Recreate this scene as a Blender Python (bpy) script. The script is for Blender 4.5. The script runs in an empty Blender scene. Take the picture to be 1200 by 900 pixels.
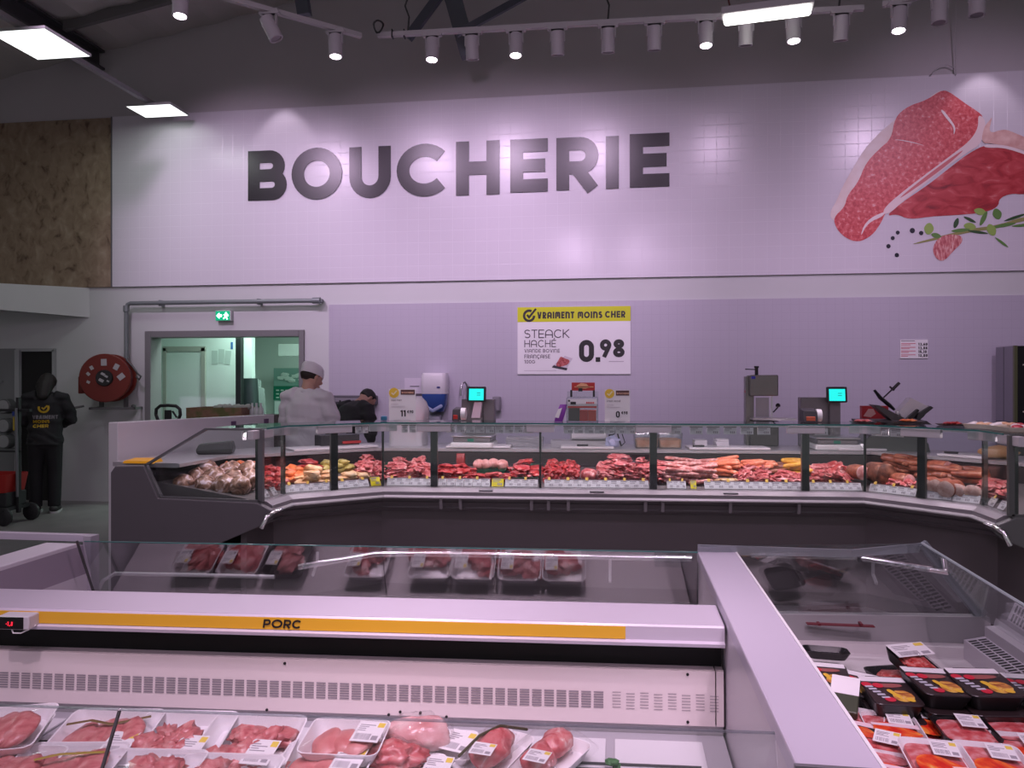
import bpy, bmesh, math, random
from mathutils import Vector, Matrix, noise
from mathutils.geometry import tessellate_polygon
PI = math.pi
sc = bpy.context.scene
COL = sc.collection
# ---------------------------------------------------------------- view set-up
YAW = math.radians(7.85); CA, SA = math.cos(YAW), math.sin(YAW)
CH = 1.62; F = 900.0; HZ = 445.0
def ray(x, y):
    u = (x - 600) / F; v = (HZ - y) / F
    return Vector((u*CA - SA, u*SA + CA, v))
def wp(x, y, Y):
    d = ray(x, y); t = Y / d.y
    return Vector((d.x*t, Y, CH + d.z*t))
def fp(x, y, z):
    d = ray(x, y); t = (z - CH) / d.z
    return Vector((d.x*t, d.y*t, z))
def xp(x, y, X):
    d = ray(x, y); t = X / d.x
    return Vector((X, d.y*t, CH + d.z*t))
def dp(x, y, t):
    d = ray(x, y)
    return Vector((d.x*t, d.y*t, CH + d.z*t))
cam_d = bpy.data.cameras.new('camera'); cam = bpy.data.objects.new('camera', cam_d); COL.objects.link(cam)
cam.location = (0, 0, CH); cam.rotation_euler = (PI/2, 0, YAW)
cam_d.sensor_width = 36; cam_d.lens = 27.0; cam_d.shift_y = -5/1200; cam_d.clip_start = 0.05
sc.camera = cam
# ---------------------------------------------------------------- mesh builder
class MB:
    def __init__(s): s.v = []; s.f = []; s.m = []; s.cur = 0
    def add(s, vs, fs, m=None):
        b = len(s.v); s.v += [Vector(v) for v in vs]
        mi = s.cur if m is None else m
        for f in fs: s.f.append(tuple(i + b for i in f)); s.m.append(mi)
        return s
    def box(s, c, size, rz=0, rx=0, ry=0, m=None):
        hx, hy, hz = size[0]/2, size[1]/2, size[2]/2
        R = Matrix.Rotation(rz, 3, 'Z') @ Matrix.Rotation(rx, 3, 'X') @ Matrix.Rotation(ry, 3, 'Y')
        vs = [Vector(c) + R @ Vector((sx*hx, sy*hy, sz*hz)) for sx in (-1, 1) for sy in (-1, 1) for sz in (-1, 1)]
        return s.add(vs, [(0,1,3,2),(4,6,7,5),(0,4,5,1),(2,3,7,6),(0,2,6,4),(1,5,7,3)], m)
    def bb(s, a, b, m=None):
        return s.box([(a[i]+b[i])/2 for i in range(3)], [abs(b[i]-a[i]) for i in range(3)], m=m)
    def hexa(s, lo, hi, m=None):
        # lo, hi: four points each, same winding
        return s.add(list(lo)+list(hi), [(3,2,1,0),(4,5,6,7),(0,1,5,4),(1,2,6,5),(2,3,7,6),(3,0,4,7)], m)
    def loft(s, rings, cap0=True, cap1=True, closed=True, m=None):
        n = len(rings[0]); vs = [p for r in rings for p in r]; fs = []
        for i in range(len(rings)-1):
            for j in range(n if closed else n-1):
                k = (j+1) % n
                fs.append((i*n+j, i*n+k, (i+1)*n+k, (i+1)*n+j))
        if cap0: fs.append(tuple(reversed(range(n))))
        if cap1: fs.append(tuple(range((len(rings)-1)*n, len(rings)*n)))
        return s.add(vs, fs, m)
    def tube(s, pts, r, n=8, m=None, flat=None, dome=False):
        pts = [Vector(p) for p in pts]; N = len(pts)
        rs = r if isinstance(r, (list, tuple)) else [r]*N
        if dome:
            d0 = (pts[0]-pts[1]).normalized(); d1 = (pts[-1]-pts[-2]).normalized()
            A = [(pts[0]+d0*rs[0]*math.sin(a), rs[0]*math.cos(a)) for a in (1.45, 1.05, .55)]
            B = [(pts[-1]+d1*rs[-1]*math.sin(a), rs[-1]*math.cos(a)) for a in (.55, 1.05, 1.45)]
            pts = [a[0] for a in A]+pts+[b[0] for b in B]; rs = [a[1] for a in A]+list(rs)+[b[1] for b in B]; N = len(pts)
        rings = []; ref = None
        for i in range(N):
            t = (pts[min(i+1, N-1)]-pts[max(i-1, 0)]).normalized()
            if ref is None:
                ref = Vector((0,0,1)) if abs(t.z) < .9 else Vector((1,0,0))
            a = t.cross(ref)
            if a.length < 1e-5: a = t.orthogonal()
            a.normalize(); b = a.cross(t).normalized(); ref = b
            ring = []
            for k in range(n):
                w = 2*PI*k/n
                o = (a*math.cos(w)+b*math.sin(w))*rs[i]
                if flat: 
                    ax = Vector(flat[0]).normalized(); o = o + ax*(o.dot(ax)*(flat[1]-1))
                ring.append(pts[i]+o)
            rings.append(ring)
        return s.loft(rings, m=m)
    def lathe(s, prof, c=(0,0,0), n=24, axis='Z', m=None, cap0=True, cap1=True):
        c = Vector(c); rings = []
        for r, h in prof:
            ring = []
            for k in range(n):
                w = 2*PI*k/n; x, y = r*math.cos(w), r*math.sin(w)
                ring.append(c + Vector({'Z': (x, y, h), 'Y': (x, h, -y), 'X': (h, x, y)}[axis]))
            rings.append(ring)
        return s.loft(rings, cap0, cap1, m=m)
    def prism(s, poly, f0, f1, m=None):
        # poly: 2D points; f0, f1 map (a, b) to 3D on the two faces
        return s.loft([[f0(a, b) for a, b in poly], [f1(a, b) for a, b in poly]], m=m)
    def flat(s, poly, fn, m=None):
        tri = tessellate_polygon([[Vector((a, b, 0)) for a, b in poly]])
        return s.add([fn(a, b) for a, b in poly], [tuple(t) for t in tri], m)
    def quad(s, a, b, c, d, m=None): return s.add([a, b, c, d], [(0,1,2,3)], m)
    def blob(s, c, size, seed=0, rough=.25, sub=2, freq=2.0, rz=0, rx=0, ry=0, m=None):
        bm = bmesh.new(); bmesh.ops.create_icosphere(bm, subdivisions=sub, radius=1)
        R = Matrix.Rotation(rz, 3, 'Z') @ Matrix.Rotation(rx, 3, 'X') @ Matrix.Rotation(ry, 3, 'Y')
        off = Vector((seed*3.71, seed*1.93, seed*5.17)); vs = []
        bm.verts.index_update()
        for v in bm.verts:
            k = 1 + rough*(noise.noise(v.co*freq+off)) + .4*rough*noise.noise(v.co*freq*2.3+off)
            p = v.co*k
            vs.append(Vector(c) + R @ Vector((p.x*size[0], p.y*size[1], p.z*size[2])))
        fs = [tuple(v.index for v in f.verts) for f in bm.faces]; bm.free()
        return s.add(vs, fs, m)
    def build(s, name, mats, parent=None, smooth=None, bev=0, seg=2, loc=None):
        me = bpy.data.meshes.new(name); me.from_pydata([tuple(v) for v in s.v], [], s.f)
        if not isinstance(mats, (list, tuple)): mats = [mats]
        for mt in mats: me.materials.append(mt)
        if len(mats) > 1: me.polygons.foreach_set('material_index', s.m)
        bm = bmesh.new(); bm.from_mesh(me)
        bmesh.ops.recalc_face_normals(bm, faces=bm.faces)
        if bev > 0:
            ed = [e for e in bm.edges if len(e.link_faces) == 2 and e.calc_face_angle(0) > .6]
            bmesh.ops.bevel(bm, geom=ed, offset=bev, segments=seg, affect='EDGES', profile=.5, clamp_overlap=True)
        if smooth is not None:
            for f in bm.faces: f.smooth = True
            for e in bm.edges:
                if len(e.link_faces) == 2 and e.calc_face_angle(0) > smooth: e.smooth = False
        bm.to_mesh(me); bm.free()
        o = bpy.data.objects.new(name, me); COL.objects.link(o)
        if parent: o.parent = parent
        if loc is not None: o.location = loc
        return o
def tag(o, label, cat, group=None):
    o['label'] = label; o['category'] = cat
    if group: o['group'] = group
    return o
def thing(name, label, cat, loc=(0,0,0), rz=0, group=None):
    o = bpy.data.objects.new(name, None); COL.objects.link(o); o.empty_display_size = .1
    o.location = loc; o.rotation_euler = (0, 0, rz)
    return tag(o, label, cat, group)
def struct(o): o['kind'] = 'structure'; return o
def dup(root, loc, rz=None, label=None, group=None):
    r = root.copy(); COL.objects.link(r); r.location = loc
    if rz is not None: r.rotation_euler = (0, 0, rz)
    if label: r['label'] = label
    if group: r['group'] = group
    for ch in list(root.children):
        c = ch.copy(); COL.objects.link(c); c.parent = r
        for g in ch.children:
            d = g.copy(); COL.objects.link(d); d.parent = c
    return r
def rrect(w, d, r, n=5, cx=0, cy=0):
    out = []
    for (sx, sy, a0) in ((1,1,0),(-1,1,PI/2),(-1,-1,PI),(1,-1,1.5*PI)):
        for k in range(n+1):
            a = a0+PI/2*k/n
            out.append((cx+sx*(w/2-r)+r*math.cos(a), cy+sy*(d/2-r)+r*math.sin(a)))
    return out
def ring(poly, z): return [Vector((x, y, z)) for x, y in poly]
def smooth_poly(pts, it=2):
    for _ in range(it):
        q = []
        for i in range(len(pts)):
            a, b = pts[i], pts[(i+1) % len(pts)]
            q += [(a[0]*.75+b[0]*.25, a[1]*.75+b[1]*.25), (a[0]*.25+b[0]*.75, a[1]*.25+b[1]*.75)]
        pts = q
    return pts
# ---------------------------------------------------------------- stroke lettering
def arc(cx, cy, rx, ry, a0, a1, n=14):
    return [(cx+rx*math.cos(math.radians(a0+(a1-a0)*k/n)), cy+ry*math.sin(math.radians(a0+(a1-a0)*k/n))) for k in range(n+1)]
WID = dict(A=.80,B=.66,C=.80,D=.74,E=.58,F=.56,G=.84,H=.74,I=.0,J=.5,K=.70,L=.54,M=.90,N=.76,O=.96,P=.64,Q=.96,R=.66,S=.62,T=.62,U=.72,V=.78,W=1.1,X=.7,Y=.7,Z=.62)
WID.update({'É': .58, 'Ç': .80, ' ': .28, '.': .0, ',': .0, '€': .62, '0': .62, '1': .34, '2': .58, '3': .58, '4': .62, '5': .58, '6': .6, '7': .56, '8': .6, '9': .6, '/': .4, "'": .0, '-': .3})
def glyph(c, w, sw, alt=False):
    h = sw/2; X0, X1 = h, w-h; Y0, Y1 = h, 1-h; M = w/2; ym = .5
    if c == 'A':
        if alt:
            r = (X1-X0)/2
            return [[(X0,0)]+list(reversed(arc(M, Y1-r, r, r, 0, 180)))+[(X1,0)], [(X0,.38),(X1,.38)]]
        k = h*1.0
        return [[(k,0),(M-h*.25,1)], [(w-k,0),(M+h*.25,1)], [(w*.22,.27),(w*.78,.27)]]
    if c in 'BPRS' or c in '38':
        pass
    if c == 'B':
        r1 = (Y1-ym)/2; r2 = (ym-Y0)/2; xa = w-h-.04
        return [[(X0,0),(X0,1)], [(X0,Y1)]+arc(xa-r1, ym+r1, r1, r1, 90, -90)+[(X0,ym)], [(X0,ym)]+arc(X1-r2, ym-r2, r2, r2, 90, -90)+[(X0,Y0)]]
    if c in ('C','Ç','G'):
        rx, ry = (X1-X0)/2+.04, (Y1-Y0)/2
        out = [arc(X0+rx, .5, rx, ry, 42, 318, 26)]
        if c == 'G': out = [arc(X0+rx, .5, rx, ry, 42, 360, 28), [(X0+rx*1.0,.5),(X0+2*rx+h,.5)]]
        if c == 'Ç': out.append([(M+.04,0),(M+.08,-.14),(M-.08,-.18)])
        return out
    if c == 'D':
        r = (Y1-Y0)/2
        return [[(X0,0),(X0,1)], [(X0,Y1)]+arc(X1-min(r,w*.5), .5, min(r,w*.5), r, 90, -90)+[(X0,Y0)]]
    if c in ('E','É'):
        o = [[(X0,0),(X0,1)], [(X0,Y1),(w,Y1)], [(X0,.5),(w*.93,.5)], [(X0,Y0),(w,Y0)]]
        if c == 'É': o.append([(w*.45,1.08),(w*.75,1.24)])
        return o
    if c == 'F': return [[(X0,0),(X0,1)], [(X0,Y1),(w,Y1)], [(X0,.48),(w*.93,.48)]]
    if c == 'H': return [[(X0,0),(X0,1)], [(X1,0),(X1,1)], [(X0,.5),(X1,.5)]]
    if c == 'I': return [[(h,0),(h,1)]]
    if c == 'K': return [[(X0,0),(X0,1)], [(X0,.42),(w-h*1.2,1)], [(X0+w*.2,.56),(w-h*.9,0)]]
    if c == 'L': return [[(X0,0),(X0,1)], [(X0,Y0),(w,Y0)]]
    if c == 'M':
        if alt:
            r = (X1-X0)/4
            return [[(X0,0)]+list(reversed(arc(X0+r, Y1-r, r, r, 0, 180)))+[(M,0.25)], [(M,.25)]+list(reversed(arc(X1-r, Y1-r, r, r, 0, 180)))+[(X1,0)]]
        return [[(X0,0),(X0,1)], [(X1,0),(X1,1)], [(X0,1-h*.4),(M,.3),(X1,1-h*.4)]]
    if c == 'N':
        if alt:
            r = (X1-X0)/2
            return [[(X0,0),(X0,1)], [(X0,Y1-r)]+list(reversed(arc(M, Y1-r, r, r, 0, 180)))+[(X1,0)]]
        return [[(X0,0),(X0,1)], [(X1,0),(X1,1)], [(X0,1-h*.5),(X1,h*.5)]]
    if c in 'OQ': return [arc(M, .5, (X1-X0)/2, (Y1-Y0)/2, 0, 360, 36)]
    if c == '0': return [arc(M, Y1-(X1-X0)/2, (X1-X0)/2, (X1-X0)/2, 0, 180)+arc(M, Y0+(X1-X0)/2, (X1-X0)/2, (X1-X0)/2, 180, 360)+[(X1, Y1-(X1-X0)/2)]]
    if c in 'PR':
        r = (Y1-.42)/2
        o = [[(X0,0),(X0,1)], [(X0,Y1)]+arc(X1-r, .42+r, r, r, 90, -90)+[(X0,.42)]]
        if c == 'R': o.append([(M-.02,.42),(w-h*.9,0)])
        return o
    if c == 'S':
        r1 = (Y1-.52)/2; r2 = (.52-Y0)/2; rx = (X1-X0)/2
        return [arc(M, Y1-r1, rx, r1, 30, 270, 14)+arc(M, Y0+r2, rx, r2, 90, -150, 14)]
    if c == 'T': return [[(0,Y1),(w,Y1)], [(M,0),(M,1)]]
    if c == 'U':
        r = (X1-X0)/2
        return [[(X0,1)]+arc(M, Y0+r, r, r, 180, 360)+[(X1,1)]]
    if c == 'V': return [[(h,1),(M-h*.25,0)], [(w-h,1),(M+h*.25,0)]]
    if c == 'X': return [[(h,0),(w-h,1)], [(h,1),(w-h,0)]]
    if c == '1': return [[(X1,0),(X1,1)], [(0,.78),(X1,1-h*.6)]]
    if c == '2': return [arc(M, Y1-M+h, M-h, M-h, 165, -35)+[(X0,Y0)], [(X0-h*.4,Y0),(w,Y0)]]
    if c == '3': return [arc(M, .73, M-h, .27-h, 150, -90), arc(M, .27+.02, M-h, .25, 90, -150)]
    if c == '4': return [[(w*.62,0),(w*.62,1)], [(w*.62,1-h*.5),(h*.6,.28)], [(0,.26),(w,.26)]]
    if c == '5': return [[(w*.92,Y1),(X0,Y1),(X0,.58)]+arc(M, .34, M-h, .34-h, 140, -150)]
    if c == '6': return [arc(M, .32, M-h, .32-h, 0, 360, 28), [(X0,.36),(w*.62,1)]]
    if c == '9': return [arc(M, .68, M-h, .32-h, 0, 360, 28), [(X1-h*.1,.6),(w*.36,0)]]
    if c == '7': return [[(0,Y1),(X1+h*.3,Y1),(w*.3,0)]]
    if c == '8': return [arc(M, .74, (M-h)*.88, .26-h, 0, 360, 26), arc(M, .27, M-h, .27-h+.01, 0, 360, 26)]
    if c == '€': return [arc(M+.05, .5, M-h, .5-h, 50, 310, 18), [(-.05,.6),(w*.75,.6)], [(-.05,.4),(w*.7,.4)]]
    if c == '/': return [[(0,0),(w,1)]]
    if c == '-': return [[(0,.45),(w,.45)]]
    if c == "'": return [[(h,.72),(h,1)]]
    if c == '.': return [[(0,h),(sw,h)]]
    if c == ',': return [[(h,sw),(h,-.12)]]
    return []
def ribbon(pts, sw):
    closed = len(pts) > 3 and math.dist(pts[0], pts[-1]) < 1e-6
    P = pts[:-1] if closed else pts
    n = len(P); L = []; R = []
    for i in range(n):
        a = P[(i-1) % n] if (closed or i > 0) else None
        b = P[(i+1) % n] if (closed or i < n-1) else None
        p = Vector(P[i])
        d1 = (p-Vector(a)).normalized() if a is not None else None
        d2 = (Vector(b)-p).normalized() if b is not None else None
        if d1 is None: d1 = d2
        if d2 is None: d2 = d1
        n1 = Vector((-d1.y, d1.x)); n2 = Vector((-d2.y, d2.x))
        m = n1+n2
        if m.length < 1e-4: m = n1
        m.normalize(); k = 1/max(.45, m.dot(n1))
        L.append(p+m*k*sw/2); R.append(p-m*k*sw/2)
    return L, R, closed
def text(mb, s, org, right, up, height, sw=.18, gap=.14, depth=0, slant=0, alt=False, wk=1.0, m=None, center=False, per_letter=None):
    right = Vector(right).normalized(); up = Vector(up).normalized(); nrm = right.cross(up); org = Vector(org)
    def width(c): return max(WID.get(c, .6)*wk, sw)
    tot = sum(width(c)+gap for c in s)-gap
    x = -tot/2 if center else 0
    for c in s:
        w = width(c); tgt = per_letter(c) if per_letter else mb
        for gi, pl in enumerate(glyph(c, w, sw, alt)):
            L, R, closed = ribbon(pl, sw)
            def M3(p, dz): return org + right*((x+p[0]+slant*p[1])*height) + up*(p[1]*height) + nrm*(dz+(.0004*gi if dz == depth else 0))
            n = len(L); vs = [M3(p, depth) for p in L]+[M3(p, depth) for p in R]; fs = []
            for i in range(n if closed else n-1):
                j = (i+1) % n; fs.append((i, n+i, n+j, j))
            if depth > 0:
                vs += [M3(p, 0) for p in L]+[M3(p, 0) for p in R]
                for i in range(n if closed else n-1):
                    j = (i+1) % n; fs += [(i, j, 2*n+j, 2*n+i), (n+j, n+i, 3*n+i, 3*n+j)]
                if not closed: fs += [(0, 2*n, 3*n, n), (n-1, 2*n-1, 4*n-1, 3*n-1)]
            tgt.add(vs, fs, m)
        x += w+gap
    return tot*height
# ---------------------------------------------------------------- materials
MATS = {}
def mat(name, col, rough=.5, metal=0, emit=None, es=0, noise_amt=0, noise_scale=8, spec=.5, bump=0, coat=0, sss=0):
    if name in MATS: return MATS[name]
    m = bpy.data.materials.new(name); m.use_nodes = True; nt = m.node_tree; b = nt.nodes['Principled BSDF']
    c = (*col, 1)
    b.inputs['Base Color'].default_value = c; b.inputs['Roughness'].default_value = rough; b.inputs['Metallic'].default_value = metal
    b.inputs['Specular IOR Level'].default_value = spec
    if coat: b.inputs['Coat Weight'].default_value = coat; b.inputs['Coat Roughness'].default_value = .08
    if emit: b.inputs['Emission Color'].default_value = (*emit, 1); b.inputs['Emission Strength'].default_value = es
    if noise_amt or bump:
        tc = nt.nodes.new('ShaderNodeTexCoord'); no = nt.nodes.new('ShaderNodeTexNoise'); no.inputs['Scale'].default_value = noise_scale; no.inputs['Detail'].default_value = 4
        nt.links.new(tc.outputs['Object'], no.inputs['Vector'])
        if noise_amt:
            mx = nt.nodes.new('ShaderNodeMix'); mx.data_type = 'RGBA'
            mx.inputs[6].default_value = (*[max(0, x*(1-noise_amt)) for x in col], 1); mx.inputs[7].default_value = (*[min(1, x*(1+noise_amt)) for x in col], 1)
            nt.links.new(no.outputs['Fac'], mx.inputs[0]); nt.links.new(mx.outputs[2], b.inputs['Base Color'])
        if bump:
            bu = nt.nodes.new('ShaderNodeBump'); bu.inputs['Strength'].default_value = bump; bu.inputs['Distance'].default_value = .01
            nt.links.new(no.outputs['Fac'], bu.inputs['Height']); nt.links.new(bu.outputs['Normal'], b.inputs['Normal'])
    MATS[name] = m; return m
def ramp_mat(name, stops, scale=10, detail=6, rough=.4, dist=0, bump=.3, coat=0, kind='noise', sc3=(1,1,1), coord='Object', spec=.5):
    if name in MATS: return MATS[name]
    m = bpy.data.materials.new(name); m.use_nodes = True; nt = m.node_tree; b = nt.nodes['Principled BSDF']
    tc = nt.nodes.new('ShaderNodeTexCoord'); mp = nt.nodes.new('ShaderNodeMapping'); mp.inputs['Scale'].default_value = sc3
    nt.links.new(tc.outputs[coord], mp.inputs['Vector'])
    no = nt.nodes.new('ShaderNodeTexNoise'); no.inputs['Scale'].default_value = scale; no.inputs['Detail'].default_value = detail; no.inputs['Distortion'].default_value = dist
    nt.links.new(mp.outputs[0], no.inputs['Vector'])
    cr = nt.nodes.new('ShaderNodeValToRGB'); el = cr.color_ramp.elements
    el[0].position, el[0].color = stops[0][0], (*stops[0][1], 1); el[1].position, el[1].color = stops[-1][0], (*stops[-1][1], 1)
    for p, c in stops[1:-1]:
        e = el.new(p); e.color = (*c, 1)
    nt.links.new(no.outputs['Fac'], cr.inputs[0]); nt.links.new(cr.outputs[0], b.inputs['Base Color'])
    b.inputs['Roughness'].default_value = rough; b.inputs['Specular IOR Level'].default_value = spec
    if coat: b.inputs['Coat Weight'].default_value = coat; b.inputs['Coat Roughness'].default_value = .1
    if bump:
        bu = nt.nodes.new('ShaderNodeBump'); bu.inputs['Strength'].default_value = bump; bu.inputs['Distance'].default_value = .004
        nt.links.new(no.outputs['Fac'], bu.inputs['Height']); nt.links.new(bu.outputs['Normal'], b.inputs['Normal'])
    MATS[name] = m; return m
def glass_mat(name, tint=(.93,.97,.96), refl=.05, rough=.0, maxr=.9):
    if name in MATS: return MATS[name]
    m = bpy.data.materials.new(name); m.use_nodes = True; nt = m.node_tree; nt.nodes.clear()
    out = nt.nodes.new('ShaderNodeOutputMaterial'); mix = nt.nodes.new('ShaderNodeMixShader')
    tr = nt.nodes.new('ShaderNodeBsdfTransparent'); tr.inputs[0].default_value = (*tint, 1)
    gl = nt.nodes.new('ShaderNodeBsdfGlossy'); gl.inputs['Roughness'].default_value = rough
    lw = nt.nodes.new('ShaderNodeLayerWeight'); lw.inputs['Blend'].default_value = .5
    pw = nt.nodes.new('ShaderNodeMath'); pw.operation = 'POWER'; pw.inputs[1].default_value = 4
    ma = nt.nodes.new('ShaderNodeMath'); ma.operation = 'MULTIPLY_ADD'; ma.inputs[1].default_value = maxr-refl; ma.inputs[2].default_value = refl
    nt.links.new(lw.outputs['Facing'], pw.inputs[0]); nt.links.new(pw.outputs[0], ma.inputs[0]); nt.links.new(ma.outputs[0], mix.inputs[0])
    nt.links.new(tr.outputs[0], mix.inputs[1]); nt.links.new(gl.outputs[0], mix.inputs[2]); nt.links.new(mix.outputs[0], out.inputs[0])
    MATS[name] = m; return m
def tile_mat(name, col, grout, size, rough=.25, off=(0,0,0), gw=.035, coat=0):
    if name in MATS: return MATS[name]
    m = bpy.data.materials.new(name); m.use_nodes = True; nt = m.node_tree; b = nt.nodes['Principled BSDF']
    tc = nt.nodes.new('ShaderNodeTexCoord'); sx = nt.nodes.new('ShaderNodeSeparateXYZ'); nt.links.new(tc.outputs['Object'], sx.inputs[0])
    cur = None
    for ax in (0, 2):
        d = nt.nodes.new('ShaderNodeMath'); d.operation = 'DIVIDE'; d.inputs[1].default_value = size; nt.links.new(sx.outputs[ax], d.inputs[0])
        fr = nt.nodes.new('ShaderNodeMath'); fr.operation = 'FRACT'; nt.links.new(d.outputs[0], fr.inputs[0])
        su = nt.nodes.new('ShaderNodeMath'); su.operation = 'SUBTRACT'; su.inputs[1].default_value = .5; nt.links.new(fr.outputs[0], su.inputs[0])
        ab = nt.nodes.new('ShaderNodeMath'); ab.operation = 'ABSOLUTE'; nt.links.new(su.outputs[0], ab.inputs[0])
        if cur is None: cur = ab
        else:
            mx = nt.nodes.new('ShaderNodeMath'); mx.operation = 'MAXIMUM'; nt.links.new(cur.outputs[0], mx.inputs[0]); nt.links.new(ab.outputs[0], mx.inputs[1]); cur = mx
    mr = nt.nodes.new('ShaderNodeMapRange'); mr.inputs[1].default_value = .5-gw; mr.inputs[2].default_value = .5-gw*.35
    nt.links.new(cur.outputs[0], mr.inputs[0])
    mix = nt.nodes.new('ShaderNodeMix'); mix.data_type = 'RGBA'; mix.inputs[6].default_value = (*col, 1); mix.inputs[7].default_value = (*grout, 1)
    nt.links.new(mr.outputs[0], mix.inputs[0]); nt.links.new(mix.outputs[2], b.inputs['Base Color'])
    bu = nt.nodes.new('ShaderNodeBump'); bu.inputs['Strength'].default_value = .25; bu.inputs['Distance'].default_value = .003; bu.invert = True
    nt.links.new(mr.outputs[0], bu.inputs['Height']); nt.links.new(bu.outputs['Normal'], b.inputs['Normal'])
    b.inputs['Roughness'].default_value = rough; b.inputs['Specular IOR Level'].default_value = .4
    MATS[name] = m; return m
white = mat('white_plastic', (.80,.80,.80), .4)
paper = mat('white_card', (.82,.82,.82), .6)
black = mat('black_plastic', (.012,.012,.014), .4)
ink = mat('black_print', (.012,.011,.012), .45)
greyink = mat('grey_print', (.30,.28,.30), .6)
darkgrey = mat('dark_grey_metal', (.035,.035,.038), .45)
midgrey = mat('mid_grey_metal', (.16,.16,.17), .4, .3)
steel = mat('brushed_steel', (.55,.55,.56), .28, .9)
chrome = mat('bright_aluminium', (.78,.77,.78), .18, 1)
alu = mat('satin_aluminium', (.62,.61,.62), .35, .6)
yellow = mat('yellow_print', (.80,.60,.02), .5)
red = mat('red_paint', (.55,.02,.015), .45)
glass = glass_mat('clear_glass')
shelfglass = glass_mat('shelf_glass', (.90,.95,.94), .06)
film = glass_mat('wrap_film', (.985,.985,.985), .03, .10, .32)
glassedge = mat('green_glass_edge', (.03,.17,.15), .15)
acrylic = glass_mat('clear_acrylic', (.90,.92,.92), .07, .05)
# ================================================================ the room
WY = 9.38
wallpaint = mat('wall_paint', (.60,.62,.61), .6, noise_amt=.03, noise_scale=3)
upperpaint = mat('grey_cladding', (.50,.475,.49), .7, noise_amt=.05, noise_scale=2)
tile = tile_mat('white_tile', (.68,.655,.71), (.73,.71,.76), .145, .24, gw=.022)
tile2 = tile_mat('lilac_tile', (.50,.475,.55), (.46,.435,.51), .10, .28, gw=.03)
floorm = ramp_mat('floor_concrete', [(.35,(.20,.195,.19)),(.65,(.26,.25,.245))], 3, 5, .35, bump=0)
roofm = mat('roof_deck', (.52,.50,.48), .6, noise_amt=.08, noise_scale=2)
framem = mat('door_frame_grey', (.20,.20,.20), .5)
XL, XR = -9.5, 9.0
b = MB().bb((XL, -7, -.1), (XR, 13.2, 0)); struct(b.build('floor', floorm))
ox0, ox1 = wp(171, 400, WY).x, wp(357, 400, WY).x; oz = 2.26
b = MB()
b.bb((XL, WY, 0), (ox0, WY+.2, 2.84)); b.bb((ox1, WY, 0), (XR, WY+.2, 2.84)); b.bb((ox0, WY, oz), (ox1, WY+.2, 2.84))
struct(b.build('wall_back', wallpaint))
b = MB().bb((XL, WY, 2.84), (XR, WY+.2, 9.2)); struct(b.build('wall_upper', upperpaint))
b = MB().bb((XL-.2, -7, 0), (XL, WY+.2, 6.2)); struct(b.build('wall_left', wallpaint))
b = MB().bb((XR, -7, 0), (XR+.2, WY+.2, 9.2)); struct(b.build('wall_right', wallpaint))
# roof: pitched steel deck with ribs, rising to the right
def roofz(x): return 5.97+(x+6.75)*.18
b = MB()
n = 60
top = [(XL+(XR-XL)*i/n) for i in range(n+1)]
b.loft([[Vector((x, -7, roofz(x)+.2)), Vector((x, WY+.05, roofz(x)+.2)), Vector((x, WY+.05, roofz(x)+(.03 if i % 2 else 0))), Vector((x, -7, roofz(x)+(.03 if i % 2 else 0)))] for i, x in enumerate(top)])
struct(b.build('ceiling', roofm))
# roof purlins across and the dark beam running along the room
beamm = mat('dark_steel_beam', (.055,.055,.06), .5)
for k, y in enumerate((8.55, 6.9)):
    b = MB()
    lo = [(-6.7, y-.03, roofz(-6.7)-.10), (XR, y-.03, roofz(XR)-.10), (XR, y+.03, roofz(XR)-.10), (-6.7, y+.03, roofz(-6.7)-.10)]
    b.hexa([Vector(p) for p in lo], [Vector(p)+Vector((0,0,.13)) for p in lo]); struct(b.build('beam_%d' % (k+1), mat('purlin_grey', (.16,.155,.155), .5)))
b = MB(); b.bb((-6.90, -3, 5.70), (-6.70, 9.3, 5.73)); b.bb((-6.82, -3, 5.73), (-6.78, 9.3, 5.93)); b.bb((-6.90, -3, 5.93), (-6.70, 9.3, 5.96)); struct(b.build('beam_3', beamm))
# roof truss braces seen above the track
def brace(name, p, q, w, label):
    b = MB(); p, q = Vector(p), Vector(q); d = (q-p).normalized(); s = d.cross(Vector((0,1,0))).normalized()*w/2; t = Vector((0, w*.3, 0))
    b.hexa([p-s-t, p+s-t, p+s+t, p-s+t], [q-s-t, q+s-t, q+s+t, q-s+t])
    o = b.build(name, mat('truss_blue_grey', (.085,.095,.12), .5)); tag(o, label, 'roof brace'); return o
brace('truss_brace', dp(515,-60,8.6), dp(550,66,8.9), .19, 'broad blue grey steel strap slanting down behind the spot track')
brace('truss_brace', dp(535,40,8.55), dp(680,-40,8.4), .075, 'thin dark steel rod crossing the broad roof strap')
brace('truss_brace', dp(478,45,8.7), dp(520,-12,8.6), .10, 'short dark gusset brace left of the broad roof strap')
brace('truss_brace', dp(345,-60,8.2), dp(357,18,8.4), .14, 'short dark steel strap hanging above the first lit spotlight of the wall track')
# ---------------- banner sign
SY = 9.345
bx0 = wp(131.5, 200, SY).x
sign = thing('shop_sign', 'long white tiled fascia sign reading BOUCHERIE with a big raw steak picture', 'sign', (0, SY, 0))
b = MB().bb((bx0, 0, 2.85), (7.4, .033, 5.10)); b.build('sign_panel', tile, sign)
def SG(x, y, off=0.004):
    p = wp(x, y, SY-off); return Vector((p.x, -off, p.z))
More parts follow.
